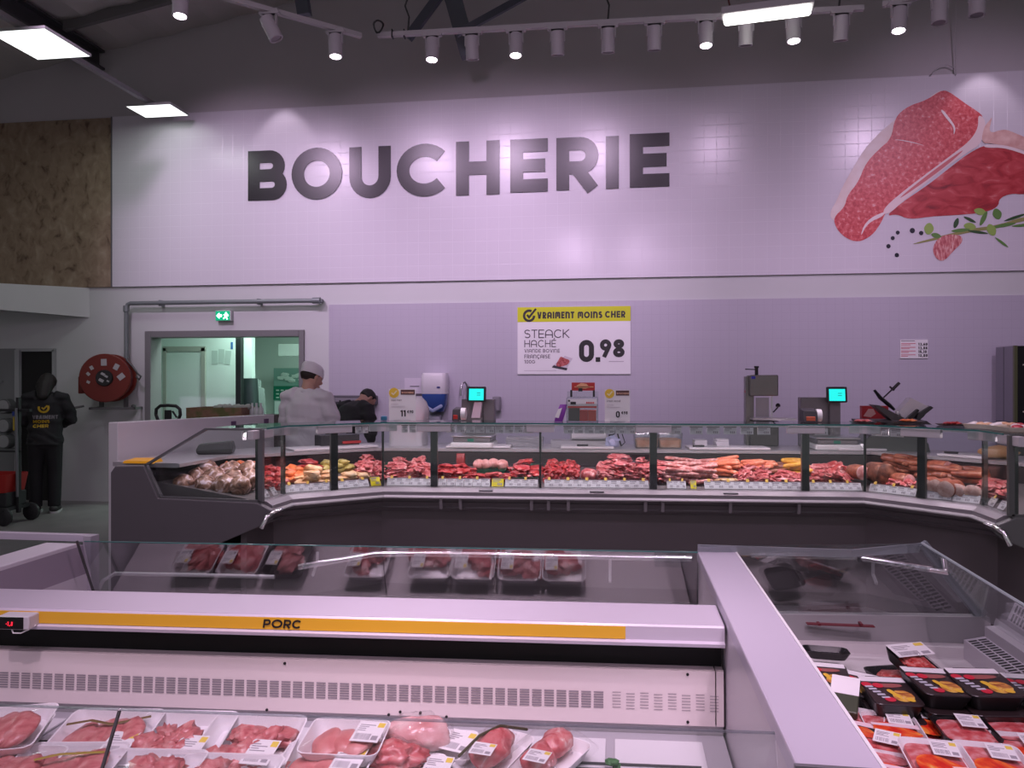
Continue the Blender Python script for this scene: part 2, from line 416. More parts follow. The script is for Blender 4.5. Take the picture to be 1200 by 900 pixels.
# letters placed one by one from their own boxes on the sign
lets = [('B',291,336,177.5,235.5),('O',342,401,174.5,235),('U',409.5,458,173,233),('C',465,526,170,231.5),('H',534.5,585.5,166.5,229.5),('E',598,642,164,226),('R',652,701.5,162,223.5),('I',710,725,160,221.5),('E',738,784.5,157.5,220)]
for c, x0, x1, y0, y1 in lets:
    pa, pb, pc = SG(x0, y1), SG(x1, y1), SG(x0, y0)
    H = pc.z-pa.z; W = pb.x-pa.x; mb = MB(); WID0 = WID[c]; WID[c] = max(W/H, .24)
    text(mb, c, pa+Vector((0,.003,0)), (1,0,0), (0,0,1), H, .245, .1, .012)
    WID[c] = WID0
    o = mb.build('letter', mat('black_letter', (.014,.012,.015), .27, 0, None, 0, 0, 8, .42), sign)
# ---------------- steak picture printed on the sign
fatm = ramp_mat('print_fat', [(.3,(.75,.60,.55)),(.7,(.86,.76,.74))], 6, 5, .4, bump=0)
steakm = ramp_mat('print_steak', [(.30,(.46,.03,.045)),(.47,(.62,.075,.085)),(.60,(.70,.14,.15)),(.72,(.82,.40,.40))], 26, 14, .4, dist=.4, bump=0)
steakd = ramp_mat('print_steak_dark', [(.28,(.20,.01,.02)),(.44,(.44,.03,.04)),(.60,(.56,.07,.08)),(.74,(.70,.24,.24))], 6, 12, .4, dist=.9, bump=0, sc3=(.7,1,1.5))
def SZ(x, y): # from the 938x900 detail view of the steak
    return (950+x/3.752, 80+y/3.75)
def printed(name, pts, m, off, sm=2, raw=False):
    P = pts if raw else smooth_poly(pts, sm)
    mb = MB(); mb.flat([SZ(*p) for p in P], lambda a, c: SG(a, c, off)); return mb
pic = MB().build('steak_picture', steakm, sign)   # the picture's pieces hang under this
def pp(name, pts, m, off, sm=2): return printed(name, pts, m, off, sm).build(name, m, pic)
pp('fat_edge', [(585,90),(540,112),(500,150),(420,180),(372,225),(300,285),(240,350),(190,430),(140,520),(110,590),(85,630),(90,665),(140,690),(220,560),(300,400),(420,250),(560,140)], fatm, .0045)
pp('steak_lobe', [(580,92),(620,110),(680,155),(735,190),(762,215),(745,290),(690,345),(600,400),(500,480),(400,570),(330,630),(310,680),(270,735),(210,766),(150,745),(110,700),(100,655),(150,610),(160,560),(210,500),(240,420),(300,355),(355,310),(370,215),(430,165),(510,140)], steakm, .006)
pp('fillet_lobe', [(770,335),(850,345),(940,375),(1030,400),(1060,470),(1000,540),(940,555),(880,550),(830,570),(825,610),(760,635),(640,645),(540,650),(430,665),(380,640),(330,650),(400,590),(520,510),(620,430),(700,370)], steakd, .006)
pp('bone_strip', [(735,200),(770,225),(765,285),(745,335),(690,370),(600,430),(500,510),(400,590),(345,640),(315,640),(330,605),(420,530),(520,455),(620,380),(700,320),(738,260)], mat('print_bone', (.82,.66,.66), .4), .0075)
pp('marrow_streak', [(690,345),(600,405),(500,480),(400,560),(390,575),(500,500),(610,418)], mat('print_marrow', (.62,.16,.17), .4), .009)
pp('bone_end', [(760,260),(790,225),(800,210),(780,290),(850,265),(900,285),(960,310),(1040,380),(1000,380),(900,350),(800,330),(750,330)], ramp_mat('print_bone_end', [(.3,(.62,.32,.28)),(.7,(.82,.58,.52))], 10, 6, .4, bump=0), .008)
pp('fillet_fat_line', [(760,335),(850,335),(960,370),(1040,400),(1038,408),(950,382),(850,348),(765,350)], mat('print_fat_line', (.85,.72,.72), .4), .0095)
pp('fat_vein', [(570,185),(600,225),(630,260),(628,300),(640,260),(612,220),(580,180)], mat('print_fat_line', (.85,.72,.72), .4), .0085)
pp('fat_vein', [(330,625),(240,670),(215,750),(250,680),(320,650)], mat('print_fat_line', (.85,.72,.72), .4), .0085)
pp('fat_vein', [(350,310),(430,318),(520,345),(440,325)], mat('print_fat_line', (.85,.72,.72), .4), .0085)
for (x, y, r) in ((361,746,9),(383,722,9),(447,713,12),(486,724,10),(342,782,10),(379,821,10)):
    pp('peppercorn', [(x+r*math.cos(a*PI/5), y+r*math.sin(a*PI/5)) for a in range(10)], mat('print_pepper', (.012,.012,.025), .4), .0055, 1)
pp('garlic_clove', [(535,790),(560,745),(610,728),(665,735),(668,765),(630,800),(600,835),(575,850),(545,830)], ramp_mat('print_garlic', [(.35,(.42,.07,.09)),(.5,(.62,.20,.20)),(.66,(.80,.52,.48))], 14, 4, .4, bump=0, sc3=(3,1,1)), .0065)
g1 = mat('print_green', (.12,.26,.06), .4); g2 = mat('print_light_green', (.30,.46,.10), .4); g3 = mat('print_dark_green', (.035,.09,.03), .4)
pp('herb_stem', [(450,770),(560,740),(700,705),(820,690),(940,650),(1060,640),(1060,655),(940,668),(820,705),(700,720),(560,752),(455,774)], mat('print_stem', (.30,.30,.10), .4), .006, 1)
leafs = [(520,705,28,38,.1,g2),(552,735,30,16,.3,g1),(640,680,14,34,.3,g3),(700,695,36,24,.2,g2),(745,630,36,22,.3,g2),(820,640,26,36,-.3,g1),(795,710,26,40,-.4,g2),(660,712,55,12,-.1,g1),(760,660,14,50,.4,g1),(850,690,70,11,-.2,g1),(900,655,70,9,-.35,g3),(930,690,60,9,-.1,g1),(840,765,50,8,.7,g1),(980,640,60,10,-.3,g1),(1000,670,60,10,.1,g3),(735,720,60,9,.15,g3),(700,665,40,10,.5,g3)]
for x, y, rx, ry, a, m in leafs:
    q = []
    for k in range(12):
        w = 2*PI*k/12; px, py = rx*math.cos(w), ry*math.sin(w)*(abs(math.sin(w))**.4)
        q.append((x+.78*(px*math.cos(a)-py*math.sin(a)), y+.70*(px*math.sin(a)+py*math.cos(a))))
    pp('herb_leaf', q, m, .0065+.0001*(x % 7), 1)
# ---------------- chipboard over the left of the wall
osb = ramp_mat('chipboard', [(.28,(.11,.07,.045)),(.40,(.25,.18,.12)),(.6,(.32,.24,.165)),(.75,(.40,.32,.23))], 7, 8, .7, dist=.6, bump=.2, sc3=(1.3,1,1.0))
b = MB().bb((XL, WY-.03, 2.85), (bx0-.016, WY-.002, 5.09)); tag(b.build('chipboard_panel', osb), 'brown chipboard cladding high on the wall left of the white fascia sign', 'panel')
b = MB(); b.bb((bx0-.014, 9.335, 2.85), (bx0-.002, 9.378, 5.10)); struct(b.build('trim_4', midgrey))
# tiled wall under the sign
tx0 = wp(385.5, 400, WY-.02).x
b = MB().bb((tx0, -.02, 0), (XR, 0, 2.575)); o = b.build('wall_tiles', tile2, loc=(0, WY, 0)); struct(o)
# canopy over the left hand doorway
lc = wp(105, 372, WY)
b = MB(); zt = 2.845
lc2 = dp(0, 360, 9.75); lo = [Vector((lc.x, WY, lc.z)), Vector((lc.x-.005, WY-.003, lc.z)), Vector((lc.x+(lc2.x-lc.x)*2, WY+(lc2.y-WY)*2, lc2.z+.03)), Vector((lc.x+(lc2.x-lc.x)*2, WY, lc2.z+.03))]
hi = [Vector((p.x, p.y, zt)) for p in lo]
b.hexa(lo, hi); struct(b.build('trim_1', wallpaint))
# left doorway
d0, d1 = wp(27, 500, WY).x, wp(64, 500, WY).x
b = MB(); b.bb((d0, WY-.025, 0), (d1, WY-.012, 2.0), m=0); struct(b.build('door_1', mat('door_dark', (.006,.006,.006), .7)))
b = MB(); b.bb((d0-.07, WY-.07, 0), (d0, WY-.001, 2.02)); b.bb((d1, WY-.05, 0), (d1+.03, WY-.001, 2.02)); b.bb((d0-.07, WY-.05, 2.0), (d1+.03, WY-.001, 2.04)); struct(b.build('trim_2', mat('door_edge_grey', (.38,.40,.40), .5)))
b = MB(); b.bb((XL, WY-.04, 0), (d0-.08, WY-.001, 2.04)); b.bb((d0-.42, WY-.06, 1.58), (d0-.26, WY-.04, 1.61)); struct(b.build('door_2', mat('door_leaf_grey', (.22,.23,.23), .5)))
# ---------------- opening to the preparation room
fr = MB(); w = .085
fr.bb((ox0, WY-.03, 0), (ox0+w, WY+.22, oz)); fr.bb((ox1-w*.8, WY-.03, 0), (ox1, WY+.22, oz)); fr.bb((ox0+w+.001, WY-.03, oz-w), (ox1-w*.8-.001, WY+.22, oz)); struct(fr.build('trim_3', framem, bev=.006))
RY = 12.4
gpaint = mat('prep_room_paint', (.56,.66,.61), .5)
b = MB(); b.bb((ox0-.6, RY, 0), (ox1+1.2, RY+.1, 3)); struct(b.build('wall_prep_back', gpaint))
b = MB(); b.bb((ox0-.7, WY+.2, 0), (ox0-.6, RY, 3)); b.bb((ox1+1.2, WY+.2, 0), (ox1+1.3, RY, 3)); struct(b.build('wall_prep_side', gpaint))
b = MB(); b.bb((ox0-.7, WY+.2, 2.75), (ox1+1.3, RY+.1, 2.85)); struct(b.build('ceiling_prep', gpaint))
# partition with a door, left half of the opening
pY = 10.35; px1 = wp(279, 400, pY-.4).x
b = MB(); b.bb((ox0-.6, pY, 0), (px1, pY+.1, 2.75)); struct(b.build('wall_prep_partition', mat('prep_partition', (.62,.74,.69), .45)))
q0, q1 = wp(196, 400, pY).x, wp(237, 400, pY).x
b = MB(); b.bb((q0-.05, pY-.035, 0), (q0, pY, 2.08)); b.bb((q1, pY-.035, 0), (q1+.06, pY, 2.08)); b.bb((q0-.05, pY-.035, 2.03), (q1+.06, pY, 2.10)); o = b.build('door_3', mat('prep_door_frame', (.34,.36,.32), .5)); struct(o)
b = MB(); b.bb((q0, pY-.02, 0), (q1, pY-.002, 2.03)); struct(b.build('door_4', mat('prep_door_leaf', (.60,.70,.66), .4)))
b = MB(); b.bb((px1-.03, pY-.42, 0), (px1+.05, pY-.33, 2.5)); tag(b.build('sliding_door_stile', mat('door_stile_black', (.012,.016,.016), .4), bev=.008), 'black upright edge of the sliding door in the middle of the service opening', 'door edge')
# right half: header beam, plastic strip curtain, cabinet, green sign
b = MB(); b.bb((px1+.1, 11.0, 1.98), (ox1+1.2, 11.15, 2.16)); struct(b.build('beam_4', mat('prep_beam', (.30,.36,.33), .5)))
b = MB(); b.bb((px1+.1, 12.30, 0), (ox1+1.2, 12.395, 2.05)); struct(b.build('wall_prep_dark', mat('prep_dark_panel', (.10,.14,.13), .5)))
sx0, sx1 = wp(284, 400, 10.5).x, wp(305, 400, 10.5).x
cu = MB()
for k in range(5):
    x = sx0+(sx1-sx0)*k/4
    cu.hexa([Vector((x-.03+.05*k*.4, 10.5+.03*(k%2), .0)), Vector((x+.07+.05*k*.4, 10.5+.03*(k%2), .0)), Vector((x+.07+.05*k*.4, 10.53+.03*(k%2), .0)), Vector((x-.03+.05*k*.4, 10.53+.03*(k%2), .0))],
            [Vector((x-.05, 10.5+.03*(k%2), 2.0-.12*k)), Vector((x+.05, 10.5+.03*(k%2), 1.97-.12*k)), Vector((x+.05, 10.53+.03*(k%2), 1.97-.12*k)), Vector((x-.05, 10.53+.03*(k%2), 2.0-.12*k))])
tag(cu.build('strip_curtain', mat('strip_curtain_grey', (.26,.32,.30), .3)), 'bunched grey plastic strip curtain beside the black sliding door edge', 'strip curtain')
ap = MB()
ax0, ax1 = wp(284, 450, 10.2).x, wp(300, 450, 10.2).x
ap.loft([[Vector((x, y, z)) for x, y in rrect(ax1-ax0+(1.6-z)*.12, .2, .06, 3, (ax0+ax1)/2, 10.2)] for z in (.35, .9, 1.3, 1.58, 1.64)], m=0)
tag(ap.build('hanging_apron', mat('apron_dark', (.02,.035,.034), .5), smooth=.8), 'dark green apron hanging just behind the black sliding door edge', 'apron')
gs = thing('safety_notice', 'green and white notice on the far wall of the preparation room', 'notice', (0,0,0))
p0, p1 = wp(321, 470, 12.2), wp(352, 451, 12.2)
b = MB(); b.bb((p0.x, 12.19, p0.z-.35), (p1.x+.1, 12.21, p1.z+.28)); b.build('board', mat('notice_teal', (.20,.36,.31), .5), gs)
b = MB(); b.bb((p0.x, 12.18, p0.z+.02), (p1.x+.1, 12.19, p1.z-.02)); b.build('green_band', mat('notice_green', (.0,.16,.09), .5), gs)
b = MB(); b.bb((p0.x+.02, 12.18, p0.z-.33), (p1.x+.1, 12.189, p0.z)); b.build('white_field', mat('notice_white', (.55,.66,.63), .5), gs)
b = MB()
for k in range(7): b.blob((p0.x+.14+.06*k, 12.18, p1.z+.12+.05*math.sin(k*1.7)), (.07,.012,.035), k, .5, 2)
b.build('pictogram', mat('notice_pale', (.55,.68,.62), .5), gs)
b = MB()
for k in range(3):
    yy = p0.z+.05+.06*k
    for j in range(5): b.bb((p0.x+.05+.08*j, 12.176, yy), (p0.x+.10+.08*j, 12.18, yy+.022))
b.build('lettering_lines', mat('notice_pale', (.55,.68,.62), .5), gs)
# sheets pinned on the partition
b = MB(); c = wp(259, 419, pY-.01)
for k in range(3): b.box((c.x-.1+.1*k, pY-.004, c.z+.02*(k%2)), (.09,.004,.2), ry=.05*k)
tag(b.build('pinned_sheets', mat('sheet_grey', (.42,.52,.48), .6)), 'pale sheets of paper pinned to the wall left of the black sliding door edge', 'papers')
b = MB(); c = wp(271.5, 405, pY-.01); b.box((c.x, pY-.005, c.z), (.03,.006,.1)); tag(b.build('blue_tag', mat('tag_blue', (.02,.12,.35), .5)), 'small blue tag on the preparation room wall above the pinned sheets', 'tag')
# ---------------- exit light
ex = thing('exit_light', 'green lit emergency exit sign above the service opening', 'exit sign', wp(264.5, 370.5, WY))
b = MB(); b.bb((-.10, -.07, -.065), (.11, 0, .07)); b.build('housing', mat('exit_body', (.55,.57,.57), .5), ex, bev=.006)
b = MB(); b.bb((-.098, -.076, -.06), (.095, -.07, .06)); b.build('green_face', mat('exit_green', (.0,.20,.09), .4, emit=(.0,.35,.16), es=1.0), ex)
sy = MB(); ew = mat('exit_white', (.8,.95,.88), .4, emit=(.55,1,.8), es=4)
A = lambda a, c: Vector((a, -.078, c))
sy.flat([(-.085,0),(-.045,.04),(-.045,.015),(-.012,.015),(-.012,-.015),(-.045,-.015),(-.045,-.04)], A)
sy.flat([(.03,.03),(.045,.045),(.06,.03),(.045,.018)], A); sy.flat([(.012,.016),(.07,.02),(.08,-.005),(.068,-.008),(.06,.004),(.054,-.012),(.07,-.045),(.055,-.05),(.04,-.02),(.015,-.045),(.005,-.035),(.03,-.008),(.034,.004),(.014,0)], A)
sy.build('running_man_and_arrow', ew, ex)
# ---------------- pipe to the hose reel
pm = mat('pipe_grey', (.22,.25,.25), .45, .3)
pi = thing('water_pipe', 'grey steel water pipe with elbow running along the wall to the hose reel', 'pipe', (0,0,0))
a, b_, c = wp(148, 420, 9.27), wp(148, 355.5, 9.27), wp(371, 350.5, 9.27); c.z = b_.z+.0
b = MB(); b.tube([a, b_+Vector((0,0,-.06)), b_+Vector((.02,0,-.018)), b_+Vector((.06,0,0)), c], .028, 10); b.build('pipe_run', pm, pi, smooth=.7)
b = MB(); b.lathe([(.03,-.05),(.04,-.05),(.04,.05),(.03,.05)], c, 12, 'X'); b.tube([c+Vector((.04,0,0)), c+Vector((.04,.075,0))], .03, 10); b.build('end_elbow', pm, pi, smooth=.7)
b = MB(); b.lathe([(.03,-.04),(.038,-.04),(.038,.04),(.03,.04)], b_+Vector((0,0,-.07)), 12); b.build('corner_elbow', pm, pi, smooth=.7)
for x in (188, 303):
    q = wp(x, 353, 9.30); q.z = c.z
    b = MB(); b.box(q+Vector((0,.03,0)), (.03,.10,.075)); b.build('clamp', pm, pi)
# ---------------- hose reel
hc = wp(127, 443, 9.10)
hr = thing('fire_hose_reel', 'round red fire hose reel on its wall bracket left of the service opening', 'fire hose reel', (hc.x, hc.y, hc.z), math.radians(16))
redr = mat('reel_red', (.17,.018,.010), .45)
b = MB(); b.lathe([(.05,-.13),(.30,-.13),(.31,-.12),(.31,-.105),(.30,-.095),(.05,-.095)], n=40, axis='Y'); b.build('front_disc', redr, hr, smooth=.6)
b = MB(); b.lathe([(.05,.10),(.30,.10),(.31,.11),(.31,.125),(.30,.135),(.05,.135)], n=40, axis='Y'); b.build('rear_disc', redr, hr, smooth=.6)
b = MB()
for k in range(5): 
    for rr_ in (.22, .26): 
        w = 20; pts = [Vector((rr_*math.cos(2*PI*i/w), -.075+.036*k, rr_*math.sin(2*PI*i/w))) for i in range(w+1)]
        b.tube(pts, .019, 6)
b.build('hose_coil', mat('hose_dark_red', (.10,.008,.012), .5), hr, smooth=.8)
b = MB(); b.lathe([(.0,-.155),(.095,-.155),(.105,-.14),(.105,-.12),(.06,-.12),(.06,.13)], n=28, axis='Y'); b.build('hub', mat('reel_hub', (.015,.015,.015), .5), hr, smooth=.6)
b = MB()
for (x, z, s, m) in ((-.03,-.03,.06,0),(.03,.02,.04,0),(-.01,.05,.05,0),(.05,-.04,.03,0)): b.box((x, -.158, z), (s,.004,s*.6), ry=.5, m=0)
b.build('hub_sticker', mat('sticker_dim_white', (.45,.45,.45), .6), hr)
for (ang, s) in ((92,.085),(45,.075),(5,.085),(140,.05),(165,.045),(195,.04)):
    a = math.radians(ang); b = MB(); b.box((.20*math.cos(a), -.133, .20*math.sin(a)), (s*.8,.005,s), ry=-(a-PI/2)*.6); b.build('sticker', mat('sticker_dim_white', (.45,.45,.45), .6), hr)
b = MB(); b.bb((-.16,.13,-.40),(-.12,.19,.0)); b.bb((.14,.13,-.40),(.18,.19,.0)); b.bb((-.2,-.10,-.405),(.36,-.06,-.375)); b.bb((-.2,-.10,-.405),(-.17,.2,-.375)); b.bb((.33,-.10,-.405),(.36,.2,-.375)); b.bb((-.06,.13,-.06),(.06,.22,.06)); b.build('wall_bracket', mat('bracket_grey', (.10,.10,.10), .5), hr)
b = MB(); b.bb((-.36,-.02,-.20),(-.30,.16,.02)); b.build('valve_box', redr, hr, bev=.01)
b = MB(); b.tube([(-.30,.02,-.36),(-.42,-.02,-.385),(-.46,-.04,-.385)], .014, 8); b.lathe([(.012,-.06),(.03,-.05),(.03,-.02),(.012,-.01)], (.32,-.04,-.33), 10); b.build('nozzle', mat('nozzle_grey', (.12,.12,.12), .4, .5), hr, smooth=.7)
b = MB(); b.tube([(.20,.05,.24),(.31,-.02,.14),(.36,-.02,.06),(.40,0,.02),(.37,.02,-.02),(.33,.02,.02)], .013, 8); b.build('guide_loop', mat('bracket_grey', (.10,.10,.10), .5), hr, smooth=.8)
# ---------------- price poster
ps = thing('price_poster', 'large white and yellow poster VRAIMENT MOINS CHER offering minced steak at 0.98', 'poster', (0, 9.34, 0))
def PW(x, y, off=.003):
    p = wp(x, y, 9.34-off); return Vector((p.x, -off, p.z))
pa, pc = PW(606.5, 438.5, 0), PW(739, 358.5, 0)
b = MB(); b.bb((pa.x, -.001, pa.z), (pc.x, .018, pc.z)); b.build('board', paper, ps)
yb = PW(606.5, 377.5, 0).z
b = MB(); b.bb((pa.x, -.003, yb), (pc.x, -.001, pc.z)); b.build('yellow_band', mat('poster_yellow', (.60,.64,.0), .5), ps)
pxm = (pc.x-pa.x)/132.5
def T(mb, s, x0, x1, yb_, yt, sw, alt=False, gap=.14, d=.0):
    o = PW(x0, yb_, .0045); H = (yb_-yt)*pxm
    tw = sum(max(WID.get(c,.6), sw)+gap for c in s)-gap
    text(mb, s, o, (1,0,0), (0,0,1), H, sw, gap, 0, alt=alt, wk=1.0) if False else None
    k = ((x1-x0)*pxm/H - gap*(len(s)-1))/max(.01, sum(max(WID.get(c,.6), sw) for c in s))
    text(mb, s, o, (1,0,0), (0,0,1), H, sw, gap, 0, alt=alt, wk=k)
for a_ in (('VRAIMENT', 629.5, 673, 373.5, 365.5), ('MOINS', 677, 705.5, 373, 365.2), ('CHER', 709, 732.5, 372.3, 364.6)):
    b = MB(); T(b, *a_, .24, True, .12); b.build('slogan_lettering', ink, ps)
b = MB(); c = PW(620, 370, .0045)
pl = [(c.x+.062*math.cos(a), c.z+.062*math.sin(a)) for a in [math.radians(60+k*300/24) for k in range(25)]]
for pl_, s_ in ((pl, .03), ([(c.x-.025,c.z+.012),(c.x,c.z-.02),(c.x+.085,c.z+.085)], .026)):
    L, R, cl = ribbon(pl_, s_); n = len(L); b.add([Vector((p.x, -.0045, p.y)) for p in L+R], [(i, n+i, n+i+1, i+1) for i in range(n-1)])
b.build('tick_logo', ink, ps)
b = MB(); T(b, 'STEACK', 614.5, 668, 396.3, 386.3, .11, True, .12); T(b, 'HACHÉ', 614.5, 652, 407, 398.5, .11, True, .14); b.build('product_lines', mat('poster_grey_text', (.06,.05,.06), .5), ps)
b = MB(); T(b, 'VIANDE BOVINE', 614.5, 656.5, 413.2, 409.0, .16, True, .16); T(b, 'FRANÇAISE', 614.5, 645, 420, 415.5, .16, True, .16); T(b, '100G', 614.5, 627, 426, 421.8, .16, True, .16); b.build('detail_lines', mat('poster_pale_text', (.16,.14,.16), .5), ps)
b = MB(); T(b, '0', 678.5, 696, 424.2, 398.4, .23); T(b, '.', 698, 703, 424, 398.4, .21); T(b, '98', 703.0, 731.5, 418.5, 397.8, .235, False, .1); b.build('price', ink, ps)
b = MB(); b.bb(PW(713.5, 424, .004), PW(731, 423, .0035)); b.bb(PW(614, 434.6, .004), PW(652, 434.1, .0035)); b.build('small_print', mat('poster_faint', (.50,.46,.50), .6), ps)
def PF(pts, off): return MB().flat(pts, lambda x, y: PW(x, y, off))
PF([(647,429),(662,417),(671,420),(664,432),(656,433)], .004).build('plate_picture', mat('poster_plate', (.62,.58,.62), .5), ps)
PF([(646.5,430.5),(649,428),(665,431.5),(664,434)], .005).build('slate_picture', mat('poster_slate', (.03,.03,.04), .5), ps)
PF(smooth_poly([(651,428),(655,421),(657,417.5),(662,420),(668,422),(666,427),(660,429),(655,430)], 1), .006).build('meat_picture', ramp_mat('poster_meat', [(.4,(.30,.03,.03)),(.6,(.55,.14,.14))], 40, 4, .5, bump=0), ps)
# ---------------- small price list
pl_ = thing('price_list', 'small white sheet with four lines of prices taped to the tiled wall', 'notice', (0, 9.345, 0))
def QW(x, y, off=.003):
    p = wp(x, y, 9.345-off); return Vector((p.x, -off, p.z))
b = MB(); b.bb(QW(1055, 420, 0), QW(1087, 398, -.01)); b.build('sheet', paper, pl_)
b = MB(); k = pxm*.93
for i, s in enumerate(('13,60','13,88','15,10','12,80')):
    text(b, s, QW(1076.3, 405.0+4.4*i, .003), (1,0,0), (0,0,1), 3.3*k, .26, .16)
b.build('prices', ink, pl_)
b = MB(); b.bb(QW(1056, 399.8, .003), QW(1072, 399.2, .002)); b.build('heading', ink, pl_)
b = MB()
for i in range(4):
    b.bb(QW(1056, 403.0+4.4*i, .003), QW(1073, 402.2+4.4*i, .002)); b.bb(QW(1056, 404.6+4.4*i, .003), QW(1067-i, 403.9+4.4*i, .002))
b.build('red_lines', mat('red_print', (.62,.12,.16), .6), pl_)
# ---------------- ceiling lamps
panelw = mat('lamp_diffuser', (.9,.92,.9), .4, emit=(.93,1,.97), es=1.5)
RX = -5.76
rail = thing('lamp_rail', 'thin grey trunking rail carrying the square ceiling lamps along the left side', 'rail', (0,0,0))
MB().bb((RX-.03, 1.0, 5.04), (RX+.03, 9.2, 5.09)).build('trunking', mat('rail_grey', (.30,.30,.31), .5), rail)
def panel(x, y, z, w, d, label):
    t = thing('panel_lamp', label, 'ceiling lamp', (x, y, z)); 
    MB().bb((-w/2, -d/2, .003), (w/2, d/2, .03)).build('housing', mat('lamp_housing', (.45,.45,.45), .5), t)
    MB().bb((-w/2+.012, -d/2+.012, 0), (w/2-.012, d/2-.012, .006)).build('diffuser', panelw, t)
    return t
def hz_pt(x, y, z): return fp(x, y, z)
p = (hz_pt(74, 69, 5.0)+hz_pt(20, 35, 5.0))/2
panel(p.x, p.y, 5.0, .62, .66, 'larger bright square ceiling lamp near the upper left corner')
p2 = (hz_pt(191, 135, 5.0)+hz_pt(178, 125.5, 5.0))/2
panel(p2.x, 8.97, 5.0, .60, .42, 'smaller bright ceiling lamp hanging close to the fascia sign')
tb = thing('tube_lamp', 'long bright tube lamp in a white housing hung below the spot track', 'ceiling lamp', (0,0,0))
t0, t1 = dp(848, 24, 5.0), dp(951, 8, 4.85); t1.z = t0.z; dd = (t1-t0); L = dd.length; az = math.atan2(dd.y, dd.x); mid = (t0+t1)/2
b = MB(); b.box(mid+Vector((0,0,.045)), (L+.03,.11,.05), rz=az); b.build('housing', mat('tube_housing', (.42,.40,.42), .5), tb, bev=.008)
b = MB(); b.box(mid, (L,.09,.05), rz=az); b.build('diffuser', mat('tube_glow', (.9,.9,.9), .4, emit=(1,.99,.93), es=4), tb, bev=.02, seg=3)
b = MB(); b.tube([mid+dd*-.42+Vector((0,0,.07)), mid+dd*-.45+Vector((0,.05,.2)), mid+dd*-.4+Vector((0,.05,.42)), mid+dd*-.42+Vector((0,.02,1.4))], .006, 6); b.build('power_cord', mat('cord_red_brown', (.12,.03,.03), .5), tb)
# ---------------- spot tracks
trackm = mat('track_white', (.50,.47,.50), .45)
TZ = 4.11
def track(pts, label):
    t = thing('light_track', label, 'light track', (0,0,0)); b = MB()
    for p, q in zip(pts[:-1], pts[1:]):
        p, q = Vector(p), Vector(q); d = q-p; b.box((p+q)/2, (d.length, .035, .032), rz=math.atan2(d.y, d.x))
    b.build('bar', trackm, t); return t
ta, tb_ = fp(443, 41.5, TZ), fp(1012, 9.5, TZ)
tk = track([ta, tb_], 'long white spotlight track running above the counter in front of the fascia sign')
b = MB()
for px in (460, 474): q = fp(px, 40, TZ); b.box(q, (.008,.04,.06))
b.build('clip', black, tk)
b = MB(); c = fp(443.5, 36, TZ)+Vector((0,0,.03))
pts = [c+Vector((.035*math.cos(a)*(1+.1*math.sin(3*a)), .01*math.sin(2*a), .045*math.sin(a))) for a in [2*PI*k/14*1.8 for k in range(26)]]
b.tube(pts, .006, 6); b.build('cable_loop', black, tk, smooth=.8)
for px in (480.5, 723, 985):
    q = ta+(tb_-ta)*((px-443)/(1012-443)); b = MB()
    b.tube([q, q+Vector((.01,0,.12)), q+Vector((-.02,0,.2)), q+Vector((.0,0,.26)), q+Vector((0,0,2.3))], .007, 6); b.build('hanger_wire', mat('wire_dark', (.04,.04,.04), .5), tk, smooth=.8)
tl0, tl1 = fp(232, -12, TZ), fp(423, 42, TZ)
track([tl0, tl1], 'white spotlight track slanting over the left end of the counter')
tr0, tr1 = fp(1034, 5.5, TZ), fp(1160, -22, TZ)
track([tr0, tr1], 'white spotlight track slanting over the right end of the counter')
spotm = mat('spot_white', (.52,.48,.53), .4); lens_on = mat('spot_lens_lit', (1,1,1), .3, emit=(1,.93,.97), es=14); lens_off = mat('spot_lens_off', (.25,.22,.25), .3)
ORD = ['first','second','third','fourth','fifth','sixth','seventh','eighth','ninth','tenth']
SPOTS = []
def spot(p, tilt, taz, lit, label, dropped=.0):
    t = thing('track_spotlight', label, 'spotlight', p, 0, 'spotlights on the tracks over the counter')
    d = Vector((math.sin(tilt)*math.cos(taz), math.sin(tilt)*math.sin(taz), -math.cos(tilt)))
    b = MB(); b.bb((-.07,-.018,-.03), (.07,.018,-.012)); b.bb((-.06,-.016,-.012), (.06,.016,.004)); b.build('adapter', trackm, t)
    b = MB(); b.bb((-.052,-.012,-.11), (-.046,.012,-.02)); b.bb((.046,-.012,-.11), (.052,.012,-.02)); b.bb((-.052,-.012,-.03), (.052,.012,-.024)); b.build('bracket', trackm, t)
    R = Vector((0,0,-1)).rotation_difference(d).to_matrix()
    c = Vector((0,0,-.10))
    def P(r, h, n=20): return [c + R @ Vector((r*math.cos(2*PI*k/n), r*math.sin(2*PI*k/n), -h)) for k in range(n)]
    b = MB(); b.loft([P(.040,-.055), P(.046,-.05), P(.047,.0), P(.047,.105), P(.040,.105), P(.036,.085)], True, True); b.build('body', spotm, t, smooth=.6)
    b = MB(); b.loft([P(.0365,.094), P(.0365,.098)]); b.build('lens', lens_on if lit else lens_off, t)
    SPOTS.append((Vector(p)+c+d*.13, d, lit))
lits = {0:1, 2:1, 6:1, 8:1}
for i, px in enumerate((511, 560, 613.5, 663.5, 723.5, 777.5, 836.5, 882, 935, 988)):
    q = ta+(tb_-ta)*((px-443)/(1012-443)); lit = i in lits
    spot(q, .12 if lit else .2, -PI/2 if lit else PI/2, lit, '%s spotlight from the left on the long track, its lens %s' % (ORD[i], 'lit' if lit else 'dark'))
for i, (px, lit, tl) in enumerate(((214,1,.1),(310,0,.45),(390,1,.1))):
    q = tl0+(tl1-tl0)*((px-232)/(423-232)); spot(q, tl, .2 if not lit else -1.2, lit, '%s spotlight on the slanting left track, %s' % (ORD[i], ('lit and hanging straight','dark and tilted away','lit beside the end of the track')[i]))
